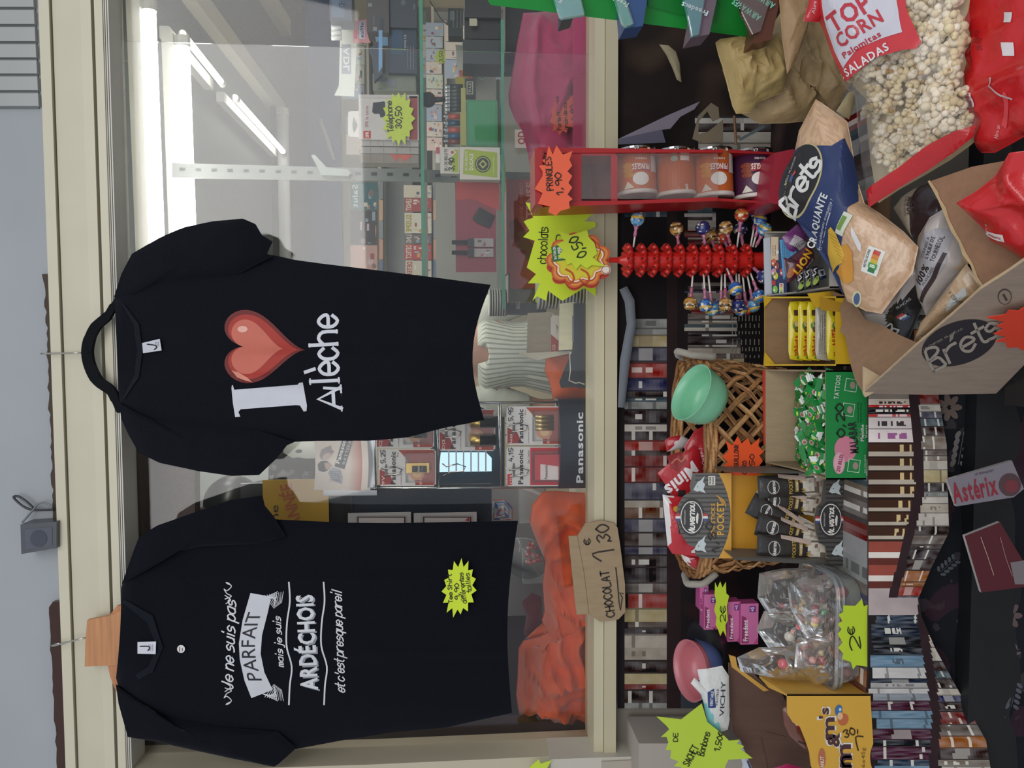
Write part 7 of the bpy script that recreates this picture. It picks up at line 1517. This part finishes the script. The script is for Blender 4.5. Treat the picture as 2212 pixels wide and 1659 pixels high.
m = MB(); stroke(m, [(1644, 1594), (1655, 1640), (1662, 1680)], qi, 1.5, '4a342c'); stroke(m, [(1655, 1580), (1700, 1592)], qi, 1.2, '4a342c'); t.part('fold_crease', m, M['board'])
m = MB(); m.solid([qi(x, y, .003) for x, y in ((1574, 1414), (1588, 1418), (1592, 1440), (1660, 1490), (1648, 1492), (1580, 1440))], (0, .004, 0), 'c99a48'); t.part('torn_lid', m, M['card'], label='torn yellow lid edge')
z0 = B.z; m = MB(); m.box(q(1880, 1720).x, B.x-.003, YB+.004, 1.498, z0+.002, z0+.005, '6a5040'); t.part('bottom', m, M['board'])
slab_bar('chocolate_packet', 'brown and red chocolate packet poking out of the yellow peanut box', [(1690, 1530), (1706, 1518), (1724, 1536), (1740, 1560), (1744, 1600), (1746, 1626), (1730, 1612), (1706, 1590), (1694, 1566)], 1.40, .010, '6a3c2c', lambda d, q: (d.poly(disc(1724, 1552, 12, 18, 0), q, '8c2428', .001, 8), stroke(d, [(1700, 1540), (1716, 1560)], q, 4, 'c8c0bc', .0014, 8), stroke(d, [(1722, 1600), (1740, 1604)], q, 3, '2c1c1c', .0014, 8)), cat='chocolate packet')
slab_bar('magenta_packet', 'bright magenta packet edge behind the yellow peanut box at the bottom edge', [(1662, 1662), (1700, 1650), (1745, 1662), (1745, 1700), (1662, 1700)], 1.42, .008, 'a82458', lambda d, q: None, cat='packet')
slab_bar('pale_pouch', 'crumpled white and blue pouch behind the brown flap at the bottom edge', [(1588, 1600), (1608, 1598), (1630, 1636), (1650, 1665), (1640, 1700), (1600, 1700), (1604, 1650)], 1.52, .008, 'b8bcc4', lambda d, q: (stroke(d, [(1612, 1640), (1620, 1660)], q, 4, '3a4468', .001),), cat='pouch')

# ================================================================ CRISP CARTON AND BAGS AT THE RIGHT FRONT
zr_ = None
A = YP(1.24)(1864, 850); vz = A.z; pz = ZP(vz)
Bp = V((A.x+.30, A.y-.36, A.z+.0)); 
def rimp(x, y, z): return ZP(z)(x, y)
B = rimp(2290, 470, vz-.01); Cc = rimp(2012, 400, vz-.03) ; Dd = YP(1.50)(1818, 640)
zbm = YP(1.24)(2150, 850).z
t = Thing('crisp_carton', 'large brown torn open cardboard carton printed with a dark oval crisp logo', 'carton', V((A.x+.1, A.y-.1, zbm)))
ndir = (B-A).cross(V((0, 0, 1))).normalized()
near = P3(A, B, A+V((0, 0, -.2)))
m = MB(); fr_ = [(1864, 850), (1908, 812), (1985, 742), (2060, 678), (2120, 624), (2180, 586), (2260, 530), (2330, 560), (2330, 700), (2240, 760), (2152, 850), (2010, 853)]
sheet(m, fr_, near, .004, '9b8878', 'b09878'); t.part('side_panel', m, M['board'], label='outer panel with the logo')
d = MB(); d.poly(disc(2072, 740, 84, 46, -18, 40), near, '2f2b30', .0008); pen(d, 'Brets', near, 2080, 738, 168, 46, 'a89c90', a=-60, w=6.5, off=.0016, jit=.1, shear=.1)
d.poly([(2051, 722), (2062, 712), (2058, 730), (2050, 738)], near, '8c847c', .0016); txt(d, 'LE CHIPSIER FRANCAIS', near, 2036, 730, 96, 5, '9c9084', a=-62, bold=0, off=.0016)
d.poly(disc(2170, 640, 15, 17), near, '4a4440', .0008); d.poly(disc(2170, 640, 13, 15), near, '9b8878', .0012); txt(d, '1', near, 2170, 640, 5, 16, '4a4440', a=-60, off=.0016)
d.poly(disc(2200, 824, 12, 9), near, '3a3638', .0008); t.part('panel_print', d, M['card'])
m = MB(); q = YP(1.235); m.solid([q(x, y) for x, y in ((1866, 792), (1925, 826), (1870, 858), (1866, 850))], (0, .004, 0), 'c0aa88'); t.part('torn_tab', m, M['board'], label='pale torn corner tab')
m = MB(); q = P3(YP(1.25)(1866, 850), YP(1.37)(1815, 650), YP(1.20)(2000, 720)); sheet(m, [(1866, 852), (1848, 822), (1838, 790), (1832, 760), (1826, 726), (1814, 716), (1819, 700), (1812, 655), (1792, 628), (1830, 640), (1850, 660), (1870, 690), (1905, 702), (1940, 722), (1985, 742), (1912, 808)], q, .004, '8a6c52'); t.part('inner_flap', m, M['board'], label='brown inner flap')
# right panel seen from inside, with torn top edge
F0, F1 = YP(1.20)(2012, 388), B
m = MB(); q = P3(YP(1.13)(2012, 388), YP(1.05)(2130, 622), YP(1.0)(2212, 470)); sheet(m, [(2008, 392), (2030, 430), (2046, 470), (2072, 520), (2098, 570), (2126, 622), (2180, 588), (2300, 500), (2300, 330), (2212, 340), (2100, 360)], q, .004, '8f6a50', 'b0946c'); t.part('right_inner_panel', m, M['board'], label='inside of the right panel')
m = MB(); up = [(2008, 392), (2022, 414), (2030, 432), (2040, 450), (2048, 474), (2060, 500), (2074, 522), (2084, 548), (2100, 572), (2110, 600), (2126, 622)]
stroke(m, up, q, [5, 8, 5, 9, 6, 8, 5, 9, 6, 7, 4], 'b89c74', .001); t.part('torn_edge', m, M['board'], label='fluffy torn edge')
m = MB(); m.box(A.x-.02, A.x+.42, .93, 1.22, zbm-.012, zbm-.002, '1d1a1c'); m.box(A.x, A.x+.4, .95, 1.2, .0, zbm-.012, '2a2320'); solo('low_stool', m, M['wood'], 'dark low stool carrying the crisp carton', 'stool')
sb = [(2130, 686), (2172, 680), (2180, 670), (2200, 672), (2212, 664), (2300, 660), (2300, 770), (2212, 758), (2196, 750), (2176, 752), (2172, 740), (2150, 738), (2176, 728), (2146, 722), (2168, 712), (2154, 704), (2172, 696)]
sign('price_burst', 'large orange star price card at the right edge on the crisp carton', [(2212-(2212-x)*1.0, y) for x, y in sb], Pl(near(2200, 720, .012), near.n), 'e0442c', None)
# crisp bags
BE, BLU = 'c8a584', '26345e'
def hatch(x, y, c, n='b08a68'): return mixc(c, n, .55) if (int((x*.9+y*.5)/3.4)+int((y*.9-x*.5)/3.4)) % 2 else c
def cf1(x, y): return hatch(x, y, BE)
main_out = [(1762, 214), (1790, 232), (1830, 262), (1838, 300), (1852, 390), (1868, 440), (1900, 460), (1952, 500), (1984, 534), (1972, 590), (1932, 640), (1905, 678), (1870, 672), (1830, 650), (1826, 640), (1790, 560), (1758, 505), (1712, 470), (1696, 430), (1702, 372), (1716, 330), (1726, 282)]
pm = P3(YP(1.36)(1700, 330), YP(1.36)(1700, 560), YP(1.18)(1980, 450))
def d1(d, q):
    d.poly([(1718, 326), (1735, 320), (1785, 319), (1810, 319), (1834, 302), (1846, 345), (1856, 402), (1863, 436), (1853, 453), (1850, 490), (1842, 515), (1826, 560), (1820, 600), (1823, 640), (1797, 586), (1762, 532), (1734, 494), (1712, 462), (1700, 430), (1704, 380)], q, BLU, .0016, 7)
    d.poly(disc(1740, 394, 50, 84, 22, 40), q, 'b8ac80', .0022, 8); d.poly(disc(1738, 393, 48, 81, 22, 40), q, '232225', .0026, 8)
    pen(d, 'Brets', q, 1742, 402, 136, 44, 'd4d2cc', a=-34, w=8, off=.0034, jit=.12, sub=10, shear=.15)
    d.poly([(1716, 394), (1722, 378), (1728, 380), (1724, 398)], q, '3a5a90', .0036); d.poly([(1724, 380), (1730, 370), (1734, 376), (1728, 384)], q, 'b04038', .0036)
    txt(d, 'LE CHIPSIER FRANCAIS', q, 1712, 380, 84, 5, 'c8c8c4', a=-20, bold=0, off=.0034, sub=10)
    txt(d, 'CRAQUANTE', q, 1778, 480, 124, 17, 'd0d0cc', a=-27, off=.0028, sub=9); txt(d, 'Irrésistiblement croquante !', q, 1796, 488, 116, 8, 'c0c4cc', a=-27, bold=0, off=.0028, sub=9); stroke(d, [(1776, 540), (1800, 500), (1818, 462)], q, 1.4, 'c0c4cc', .0016, 9); stroke(d, [(1806, 486), (1822, 448)], q, 1.2, 'c0c4cc', .0016, 9)
    d.poly(tilt(1845, 488, 20, 50, -26), q, 'c8ccb8', .0024, 9); d.poly(tilt(1842, 486, 10, 32, -26), q, '6c8c3c', .003, 9)
    for pts, c, o in (([(1808, 500), (1816, 494), (1828, 510), (1836, 534), (1842, 552), (1834, 570), (1818, 576), (1800, 590), (1798, 572), (1800, 548), (1804, 520)], 'cfa63c', .0028), ([(1834, 536), (1850, 530), (1860, 548), (1858, 580), (1854, 606), (1840, 616), (1826, 604), (1814, 588), (1834, 572)], 'c88c34', .0024)):
        d.poly(pts, q, c, o, 9)
    for k in range(7): stroke(d, [(1806+k*4, 506+k*9), (1830+k*1.6, 520+k*8)], q, 1.1, 'b08428', .0034, 9)
    d.poly([(1862, 492), (1868, 502), (1880, 532), (1878, 548), (1872, 540), (1862, 512)], q, 'd0cccc', .0012, 9)
    d.poly(tilt(1900, 566, 34, 58, -22), q, 'd8d8d0', .0012, 9); txt(d, 'NUTRI-SCORE', q, 1889, 560, 40, 5, '4a4a4a', a=-22, off=.0018)
    for i, (c, l) in enumerate((('2c7040', 'A'), ('4c9a50', 'B'), ('c8b03c', 'C'), ('cf7c34', 'D'), ('b83a2c', 'E'))):
        cx, cy = 1903-(2-i)*3.8, 567+(2-i)*9.2; d.poly(tilt(cx, cy, 18 if i == 1 else 14, 11 if i == 1 else 9.6, -22), q, c, .0018+(.0003 if i == 1 else 0), 9)
    txt(d, 'B', q, 1899, 576, 7, 10, 'e8e8e0', a=-22, off=.0028); d.poly(disc(1856, 646, 11, 18, 20), q, 'c8c8a0', .0012, 9); d.poly(disc(1856, 646, 7, 13, 20), q, '4a5c84', .0018, 9)
bag('crisp_bag', 'large blue crisp bag with black oval logo and burlap print, on top of the carton', main_out, pm, .035, cf1, d1, group='crisp bags in the carton', seed=11, K=30, wr=.010, ws=11, cx=1835, cy=450)
pn2 = P3(YP(1.28)(1880, 600), YP(1.24)(1980, 760), YP(1.10)(2130, 600))
bag('crisp_bag', 'burlap printed crisp bag end between the carton flap and the oil lettering', [(1972, 740), (1988, 700), (2040, 630), (2088, 570), (2110, 600), (2124, 622), (2060, 676), (2000, 725)], Pl(pn2.pt, pn2.n), .02, lambda x, y: hatch(x, y, 'c4a988'), lambda d, q: (d.poly([(2068, 640), (2096, 614), (2100, 632), (2056, 670)], q, 'b8bcb8', .001, 9), txt(d, 'CUISINEES A', q, 2080, 640, 46, 8, '5a5450', a=-50+90, bold=0, off=.0014, sub=9)), group='crisp bags in the carton', seed=12, wr=.006)
pn3 = P3(YP(1.31)(1880, 600), YP(1.27)(1980, 720), YP(1.15)(2100, 560))
bag('crisp_bag', 'crisp bag with pale label about frying oil, standing inside the carton', [(1976, 560), (1984, 510), (2008, 470), (2040, 450), (2052, 480), (2078, 530), (2092, 570), (2050, 620), (2004, 690), (1988, 650)], pn3, .03, lambda x, y: 'b8aea8' if 1990 < x < 2080 else 'c4a988', lambda d, q: (d.poly([(2006, 500), (2040, 484), (2064, 500), (2060, 560), (2018, 620), (1996, 600), (1998, 550)], q, 'aaa8ac', .001, 9), txt(d, 'CUISINEES A', q, 2016, 524, 46, 7, '3a3236', a=-18, bold=0, off=.0015, sub=9), txt(d, "L'HUILE DE", q, 2027, 524, 48, 8, '3a3236', a=-18, off=.0015, sub=9), txt(d, 'TOURNESOL', q, 2041, 528, 52, 9, '3a3236', a=-18, off=.0015, sub=9), txt(d, '100%', q, 2012, 580, 42, 17, '2c2426', a=-28, off=.0015, sub=9), txt(d, 'FRANCAISES', q, 2026, 584, 42, 6, '3a3236', a=-28, bold=0, off=.0015, sub=9), stroke(d, [(2056, 540), (2034, 590), (2006, 640)], q, 9, '3a2c30', .0014, 9)), group='crisp bags in the carton', seed=13, wr=.008)
pn4 = P3(YP(1.33)(1880, 640), YP(1.29)(1980, 720), YP(1.22)(2000, 600))
bag('crisp_bag', 'white and black crisp bag with a small tricolour flag under the big blue bag', [(1840, 668), (1905, 672), (1935, 635), (1975, 575), (1992, 620), (1998, 650), (1978, 700), (1960, 740), (1925, 716), (1870, 700)], pn4, .02, lambda x, y: '211f22' if x > 1925 and (x-1925)+(y-640)*.4 > 8 and x > 1880+(710-y) else 'b4acaa', lambda d, q: ([d.poly(tilt(1956+i*5, 672+i*3, 6, 16, -60), q, c, .001, 9) for i, c in enumerate(('b04040', 'd0ccc8', '4c6ca0'))], txt(d, 'FRANCAIS', q, 1962, 646, 34, 6, 'b8b4b4', a=-55, bold=0, off=.0014), pen(d, 'B', q, 1936, 704, 18, 24, 'c8c4c0', a=-40, w=4, off=.0014)), group='crisp bags in the carton', seed=14, wr=.006)
bag('crisp_bag', 'pale crisp bag end with one hundred percent print near the popcorn bag tip', [(1930, 450), (1950, 425), (1976, 408), (2004, 396), (2030, 430), (2030, 458), (1994, 500), (1976, 520), (1960, 498)], P3(YP(1.30)(1950, 450), YP(1.28)(1950, 520), YP(1.2)(2040, 440)), .018, lambda x, y: 'c0b4a0' if x < 1984 else '3a2a2c', lambda d, q: (txt(d, '100%', q, 1985, 448, 40, 13, '4a3c38', a=0, off=.0014, sub=9), txt(d, 'POMMES DE TERRE', q, 1974, 450, 44, 4, '6c605a', bold=0, off=.0014)), group='crisp bags in the carton', seed=15, wr=.005)
# red popcorn bags
RC = 'c01c20'
bag('popcorn_bag', 'red glossy popcorn bag lying in the right compartment, tips pointing inwards', [(2066, 438), (2110, 412), (2150, 380), (2180, 330), (2212, 326), (2330, 320), (2330, 640), (2212, 560), (2170, 535), (2140, 520), (2120, 490), (2090, 462)], P3(YP(1.02)(2080, 440), YP(1.0)(2212, 560), YP(.95)(2260, 400)), .035, RC, lambda d, q: (txt(d, 'Abre un', q, 2132, 490, 30, 7, 'd8b8b4', a=0, off=.0012, bold=0, sub=9), d.poly([(2130, 506), (2135, 494), (2172, 492), (2176, 508)], q, 'd8ccc8', .0012, 9), txt(d, 'momento', q, 2152, 500, 30, 6, 'a82428', a=-90, off=.0018, sub=9)), group='popcorn bags', seed=16, wr=.008, ws=14, mt='bag', K=30, fold=.012, fs=10)
bag('popcorn_bag', 'red popcorn bag corner with white print above the carton edge at the right', [(2120, 622), (2160, 598), (2212, 572), (2300, 540), (2300, 622), (2212, 622), (2150, 624)], P3(YP(1.03)(2120, 622), YP(1.0)(2212, 560), YP(.99)(2260, 640)), .01, RC, lambda d, q: (txt(d, 'Abre un', q, 2188, 606, 32, 8, 'd8b8b4', a=-70, off=.0012, bold=0, sub=9),), group='popcorn bags', seed=17, wr=.004)
pr = P3(YP(1.12)(2090, 60), YP(1.12)(2090, 260), YP(1.02)(2212, 150))
bag('popcorn_bag', 'red popcorn bag behind the clear fronted one at the top right corner', [(2085, -60), (2110, 30), (2076, 60), (2090, 110), (2072, 150), (2080, 190), (2076, 215), (2100, 236), (2104, 262), (2120, 330), (2150, 330), (2212, 296), (2330, 290), (2330, -60)], pr, .022, RC, lambda d, q: (d.poly([(2118, 200), (2136, 202), (2140, 232), (2120, 234)], q, 'd8ccd0', .0012, 9), pen(d, 'mento', q, 2129, 218, 26, 10, 'a02430', a=0, w=1.6, off=.0018), pen(d, '11,12', q, 2136, 80, 26, 8, '8a1c20', w=1.4, off=.0014), pen(d, '01,02', q, 2146, 96, 26, 8, '8a1c20', w=1.4, off=.0014), stroke(d, smooth2([(2175, 170), (2190, 200), (2215, 215)], 5), q, 4, 'b8a0a0', .0014, 9), txt(d, 'Abre un', q, 2174, 286, 30, 7, 'd8a8a4', a=-10, bold=0, off=.0012, sub=9), d.poly([(2182, 270), (2206, 200), (2212, 202), (2190, 280)], q, 'd04448', .001, 9), d.poly(rect(2196, 2216, 28, 50), q, 'd8d0d0', .001, 9), d.poly(rect(2194, 2216, 93, 122), q, 'd8d0d0', .001, 9)), group='popcorn bags', seed=18, wr=.008, ws=12, K=32, fold=.012, fs=9)
pp = P3(YP(1.20)(1850, 60), YP(1.22)(1850, 300), YP(1.08)(2090, 200))
def cfp(x, y): return 'ffffff'
pop_out = [(1740, -70), (1760, 10), (1782, 70), (1800, 130), (1826, 190), (1848, 210), (1852, 270), (1860, 350), (1870, 410), (1878, 448), (1920, 420), (1990, 380), (2040, 350), (2078, 322), (2104, 300), (2120, 260), (2090, 210), (2080, 150), (2096, 40), (2080, -70)]
Pp = Pillow(pop_out, pp, .030, wr=.006, ws=12, seed=19, cx=1950, cy=170)
t = Thing('popcorn_bag', 'clear fronted popcorn bag with red and white label, full of popcorn', 'bag', pp(1950, 170), 'popcorn bags')
m = MB(); Pp.mesh(m, 'ffffff', 22, back=False); t.part('clear_film', m, M['film'], label='clear crinkled film')
m = MB(); m.solid([pp(x, y, -.028) for x, y in [(1950+(x-1950)*.97, 170+(y-170)*.97) for x, y in pop_out]], pp.n*-.003, 'b8a480'); t.part('rear_film', m, M['bag'])
m = MB(); rr = random.Random(12)
def inside(x, y, f=.9): return math.hypot(x-1950, y-170) < Pp.rad(math.atan2(y-170, x-1950))*f
base = MB(); base.ball(V((0, 0, 0)), 1, 'e0d4b8', 7, 5)
def blob(c, r, col):
    k = len(m.v); m.v.extend(c+p*r for p in base.v); m.f.extend(tuple(i+k for i in f) for f in base.f); m.c.extend([lin(col)]*len(base.f))
cnt = 0
while cnt < 430:
    x, y = rr.uniform(1830, 2110), rr.uniform(-40, 440)
    if not inside(x, y, .88): continue
    if (x-1850)*.78+(y-170)*-.2 < 8 and y > 200 and x < 1870: continue
    if y > 175 and x < 1872+max(0, y-230)*.22: continue
    c = pp(x, y, min(Pp.h(x, y)-.012, rr.uniform(-.020, .010))); cc = rr.choice(['e6dac0', 'ecdfc8', 'e0d0a8', 'dcc8a0', 'ece0cc']); r = rr.uniform(.0058, .0082)
    for k in range(5): blob(c+V((rr.uniform(-1, 1), rr.uniform(-1, 1), rr.uniform(-1, 1)))*r*1.05, r*rr.uniform(.55, 1), cc)
    if rr.random() < .12: blob(c+V((rr.uniform(-1, 1), -1, rr.uniform(-1, 1)))*r*.9, r*.5, 'b08438')
    cnt += 1
t.part('popcorn', m, M['corn'], smooth=True, kind='stuff')
d = MB()
d.poly([(1742, -50), (1772, 50), (1800, 118), (1832, 178), (1848, 172), (1910, 128), (1972, 112), (1998, 110), (2010, 96), (2000, 76), (1972, 20), (1955, -50)], Pp, 'c4343a', .0015, 12)
d.poly([(1776, -50), (1796, 60), (1812, 112), (1834, 150), (1870, 110), (1920, 88), (1968, 74), (1950, 10), (1940, -50)], Pp, 'c8c4cc', .0022, 12)
txt(d, 'TOP', Pp, 1850, 32, 100, 42, 'b8303c', a=-58, off=.003, sub=10); txt(d, 'CORN', Pp, 1872, 66, 112, 30, 'b8303c', a=-58, off=.003, sub=10); txt(d, 'Palomitas', Pp, 1878, 100, 96, 13, 'b02c38', a=-60, off=.003, sub=10); txt(d, 'SALADAS', Pp, 1888, 132, 116, 18, 'dcd4d4', a=-60, off=.003, sub=10)
d.poly([(1874, 412), (1878, 448), (1940, 408), (2010, 366), (2062, 330), (2104, 296), (2112, 270), (2070, 285), (2010, 318), (1950, 362)], Pp, 'b81c20', .0018, 12)
t.part('label_print', d, M['bag'], label='red and white label and seam')
bag('red_bag_corner', 'red bag corner with white words at the top left of the popcorn bag', [(1735, 46), (1748, 0), (1764, -40), (1775, 10), (1770, 48)], YP(1.24), .008, 'b8242a', lambda d, q: txt(d, 'Abre', q, 1752, 22, 26, 7, 'd8c8c8', a=-6, bold=0, off=.001, sub=9), seed=21)
# paper sacks
pk = YP(1.42)
bag('paper_sack', 'crumpled golden brown paper sack under the green gum tray', [(1545, 92), (1556, 84), (1600, 78), (1640, 86), (1680, 70), (1700, 130), (1700, 170), (1690, 200), (1640, 220), (1620, 244), (1590, 246), (1582, 230), (1562, 150), (1552, 120)], YP(1.44), .03, 'a8905c', None, 'paperbag', 'paper bag', seed=22, wr=.010, ws=16, K=34, fold=.014, fs=13)
bag('paper_sack', 'larger dull brown paper sack behind the popcorn bag', [(1560, 150), (1640, 100), (1690, 20), (1720, -40), (1800, 60), (1830, 170), (1845, 210), (1800, 240), (1768, 214), (1740, 262), (1700, 266), (1640, 268), (1622, 256), (1590, 240)], YP(1.50), .03, 'a08760', None, 'paperbag', 'paper bag', seed=23, wr=.010, ws=13, K=38, fold=.014, fs=11)
bag('paper_sack', 'brown smooth paper sheet at the top edge left of the popcorn bag', [(1680, -40), (1760, -40), (1745, 60), (1720, 130), (1700, 160), (1690, 90)], YP(1.36), .012, '9a7c58', None, 'paperbag', 'paper bag', seed=24, wr=.004, ws=9, K=26, fold=.007, fs=9)
bag('paper_strip', 'pale folded paper strips beside the burlap tip of the blue crisp bag', [(1806, 240), (1816, 225), (1832, 200), (1846, 196), (1846, 226), (1834, 258), (1820, 250)], YP(1.34), .006, 'b0a078', None, 'paperbag', 'paper', seed=25, wr=.003)
for i, (pts, Y, c, lab) in enumerate((([(1336, 300), (1440, 250), (1512, 219), (1500, 236), (1470, 252), (1448, 278), (1432, 280), (1338, 306)], 1.76, '7c7480', 'curved pale grey paper edge under the sill at the right'), ([(1336, 300), (1430, 280), (1438, 308), (1336, 312)], 1.75, '565264', 'lilac grey paper fold under the pale grey edge'),
    ([(1496, 300), (1508, 250), (1536, 222), (1552, 232), (1554, 256), (1540, 262), (1528, 240), (1510, 262), (1508, 290), (1530, 284), (1562, 258), (1562, 306), (1520, 310)], 1.72, '7a6c58', 'curled brown printed paper under the sill'), ([(1596, 300), (1650, 268), (1652, 276), (1600, 304)], 1.71, '6c7678', 'grey pencil like strip on the dark cloth'))):
    m = MB(); sheet(m, pts, YP(Y), .002, c); solo('paper_curl', m, M['paper'], lab, 'paper')
m = MB(); m.poly([(1424, 98), (1440, 100), (1456, 110), (1466, 130), (1472, 176), (1464, 172), (1456, 150), (1448, 128), (1436, 112)], YP(1.80), '8c8468', .002); m.poly([(1424, 98), (1440, 100), (1456, 110), (1466, 130), (1472, 176), (1464, 172), (1456, 150), (1448, 128), (1436, 112)], YP(1.80), '8c8468', .0)
sack = MB(); P = Pillow([(1424, 96), (1444, 98), (1460, 112), (1468, 136), (1472, 178), (1462, 172), (1452, 146), (1440, 120)], YP(1.78), .006); P.mesh(sack, '968a6c', 8); solo('paper_curl', sack, M['paper'], 'single bright crescent of paper in the dark space under the sill', 'paper', smooth=True)
m = MB(); m.tube([YP(1.66)(1586, 250), YP(1.66)(1590, 312)], .003, '7a5838', 8); solo('wooden_stick', m, M['wood'], 'thin wooden stick standing beside the red can dispenser', 'stick')
# green tray with gum blisters
t = Thing('green_display_tray', 'bright green plastic tray board carrying gum blister packs at the top edge', 'display tray', YP(1.45)(1600, 0)); qg = P3(YP(1.42)(1100, 0), YP(1.42)(1600, 0), YP(1.46)(1300, 80))
m = MB(); sheet(m, [(1054, -80), (1054, 2), (1060, 11), (1180, 25), (1340, 45), (1540, 70), (1628, 82), (1640, 60), (1600, -80)], qg, .006, '188c34'); t.part('board', m, M['plastic'])
m = MB(); sheet(m, [(1400, 14), (1480, 34), (1548, 50), (1556, 10), (1500, -30), (1400, -30)], Pl(qg(1480, 20, .004), qg.n), .003, '107a2c'); t.part('raised_rib', m, M['plastic'])
def gumb(pts, pts2, base, dk, words, wc, lab, Y, a, cxs, H_=12, L_=54):
    q = YP(Y); t = Thing('gum_blister', lab, 'gum pack', q(*pts[0]), 'gum blister packs on the green tray'); m = MB(); sheet(m, pts, q, .004, base); t.part('front', m, M['bag'])
    m = MB(); m.solid([q(x, y, -.004) for x, y in pts2], (0, .05, 0), dk); t.part('stacked_edges', m, M['plastic']); d = MB()
    for cx, cy in cxs: txt(d, words, q, cx, cy, L_, H_, wc, a=a, off=.0012); 
    rn = random.Random(len(lab)); 
    for k in range(4):
        a_, b_ = pts[0], pts[-1]; f = (k+.6)/5; stroke(d, [(a_[0]+(b_[0]-a_[0])*f, a_[1]+(b_[1]-a_[1])*f), (a_[0]+(b_[0]-a_[0])*f+16, a_[1]+(b_[1]-a_[1])*f+14)], q, 1.4, 'c8dce0', .001)
    t.part('blister_print', d, M['card'])
    m = MB(); m.solid([q(x, y, .006) for x, y in pts], (0, .004, 0), 'ffffff'); t.part('clear_cover', m, M['film'])
gumb([(1178, -60), (1208, 38), (1214, 42), (1262, 34), (1240, -60)], [(1214, 42), (1240, 34), (1262, -60), (1216, -60)], '6ca8a8', '243048', 'Freedent', 'd8e4e4', 'pale green gum blister stack nearest the window on the green tray', 1.40, 62, [(1190, -10)])
gumb([(1310, -60), (1342, 52), (1352, 60), (1368, 54), (1330, -60)], [(1350, 60), (1390, 54), (1408, -60), (1340, -60)], '5aa098', '34507c', 'Freedent', 'd0e8d8', 'mint green and blue gum blister stack second from the window', 1.385, 62, [(1332, 0)], 10)
gumb([(1462, -60), (1488, 50), (1494, 80), (1508, 78), (1530, -60)], [(1494, 80), (1534, 72), (1562, -60), (1520, -60)], '4c8c98', '6c5c68', 'Freedent', 'cfe0e4', 'blue white gum blister stack with purple edges, third from the window', 1.37, 70, [(1500, 20)], 11, 60)
gumb([(1576, -60), (1600, 28), (1624, 76), (1640, 70), (1680, -60)], [(1628, 92), (1668, 84), (1700, -60), (1660, -60)], '4c1c1c', '5c3428', 'AIRWAVES', '7cc0a8', 'dark red gum blister stack with green outlined letters', 1.36, 56, [(1612, 22), (1642, -4)], 14, 70)
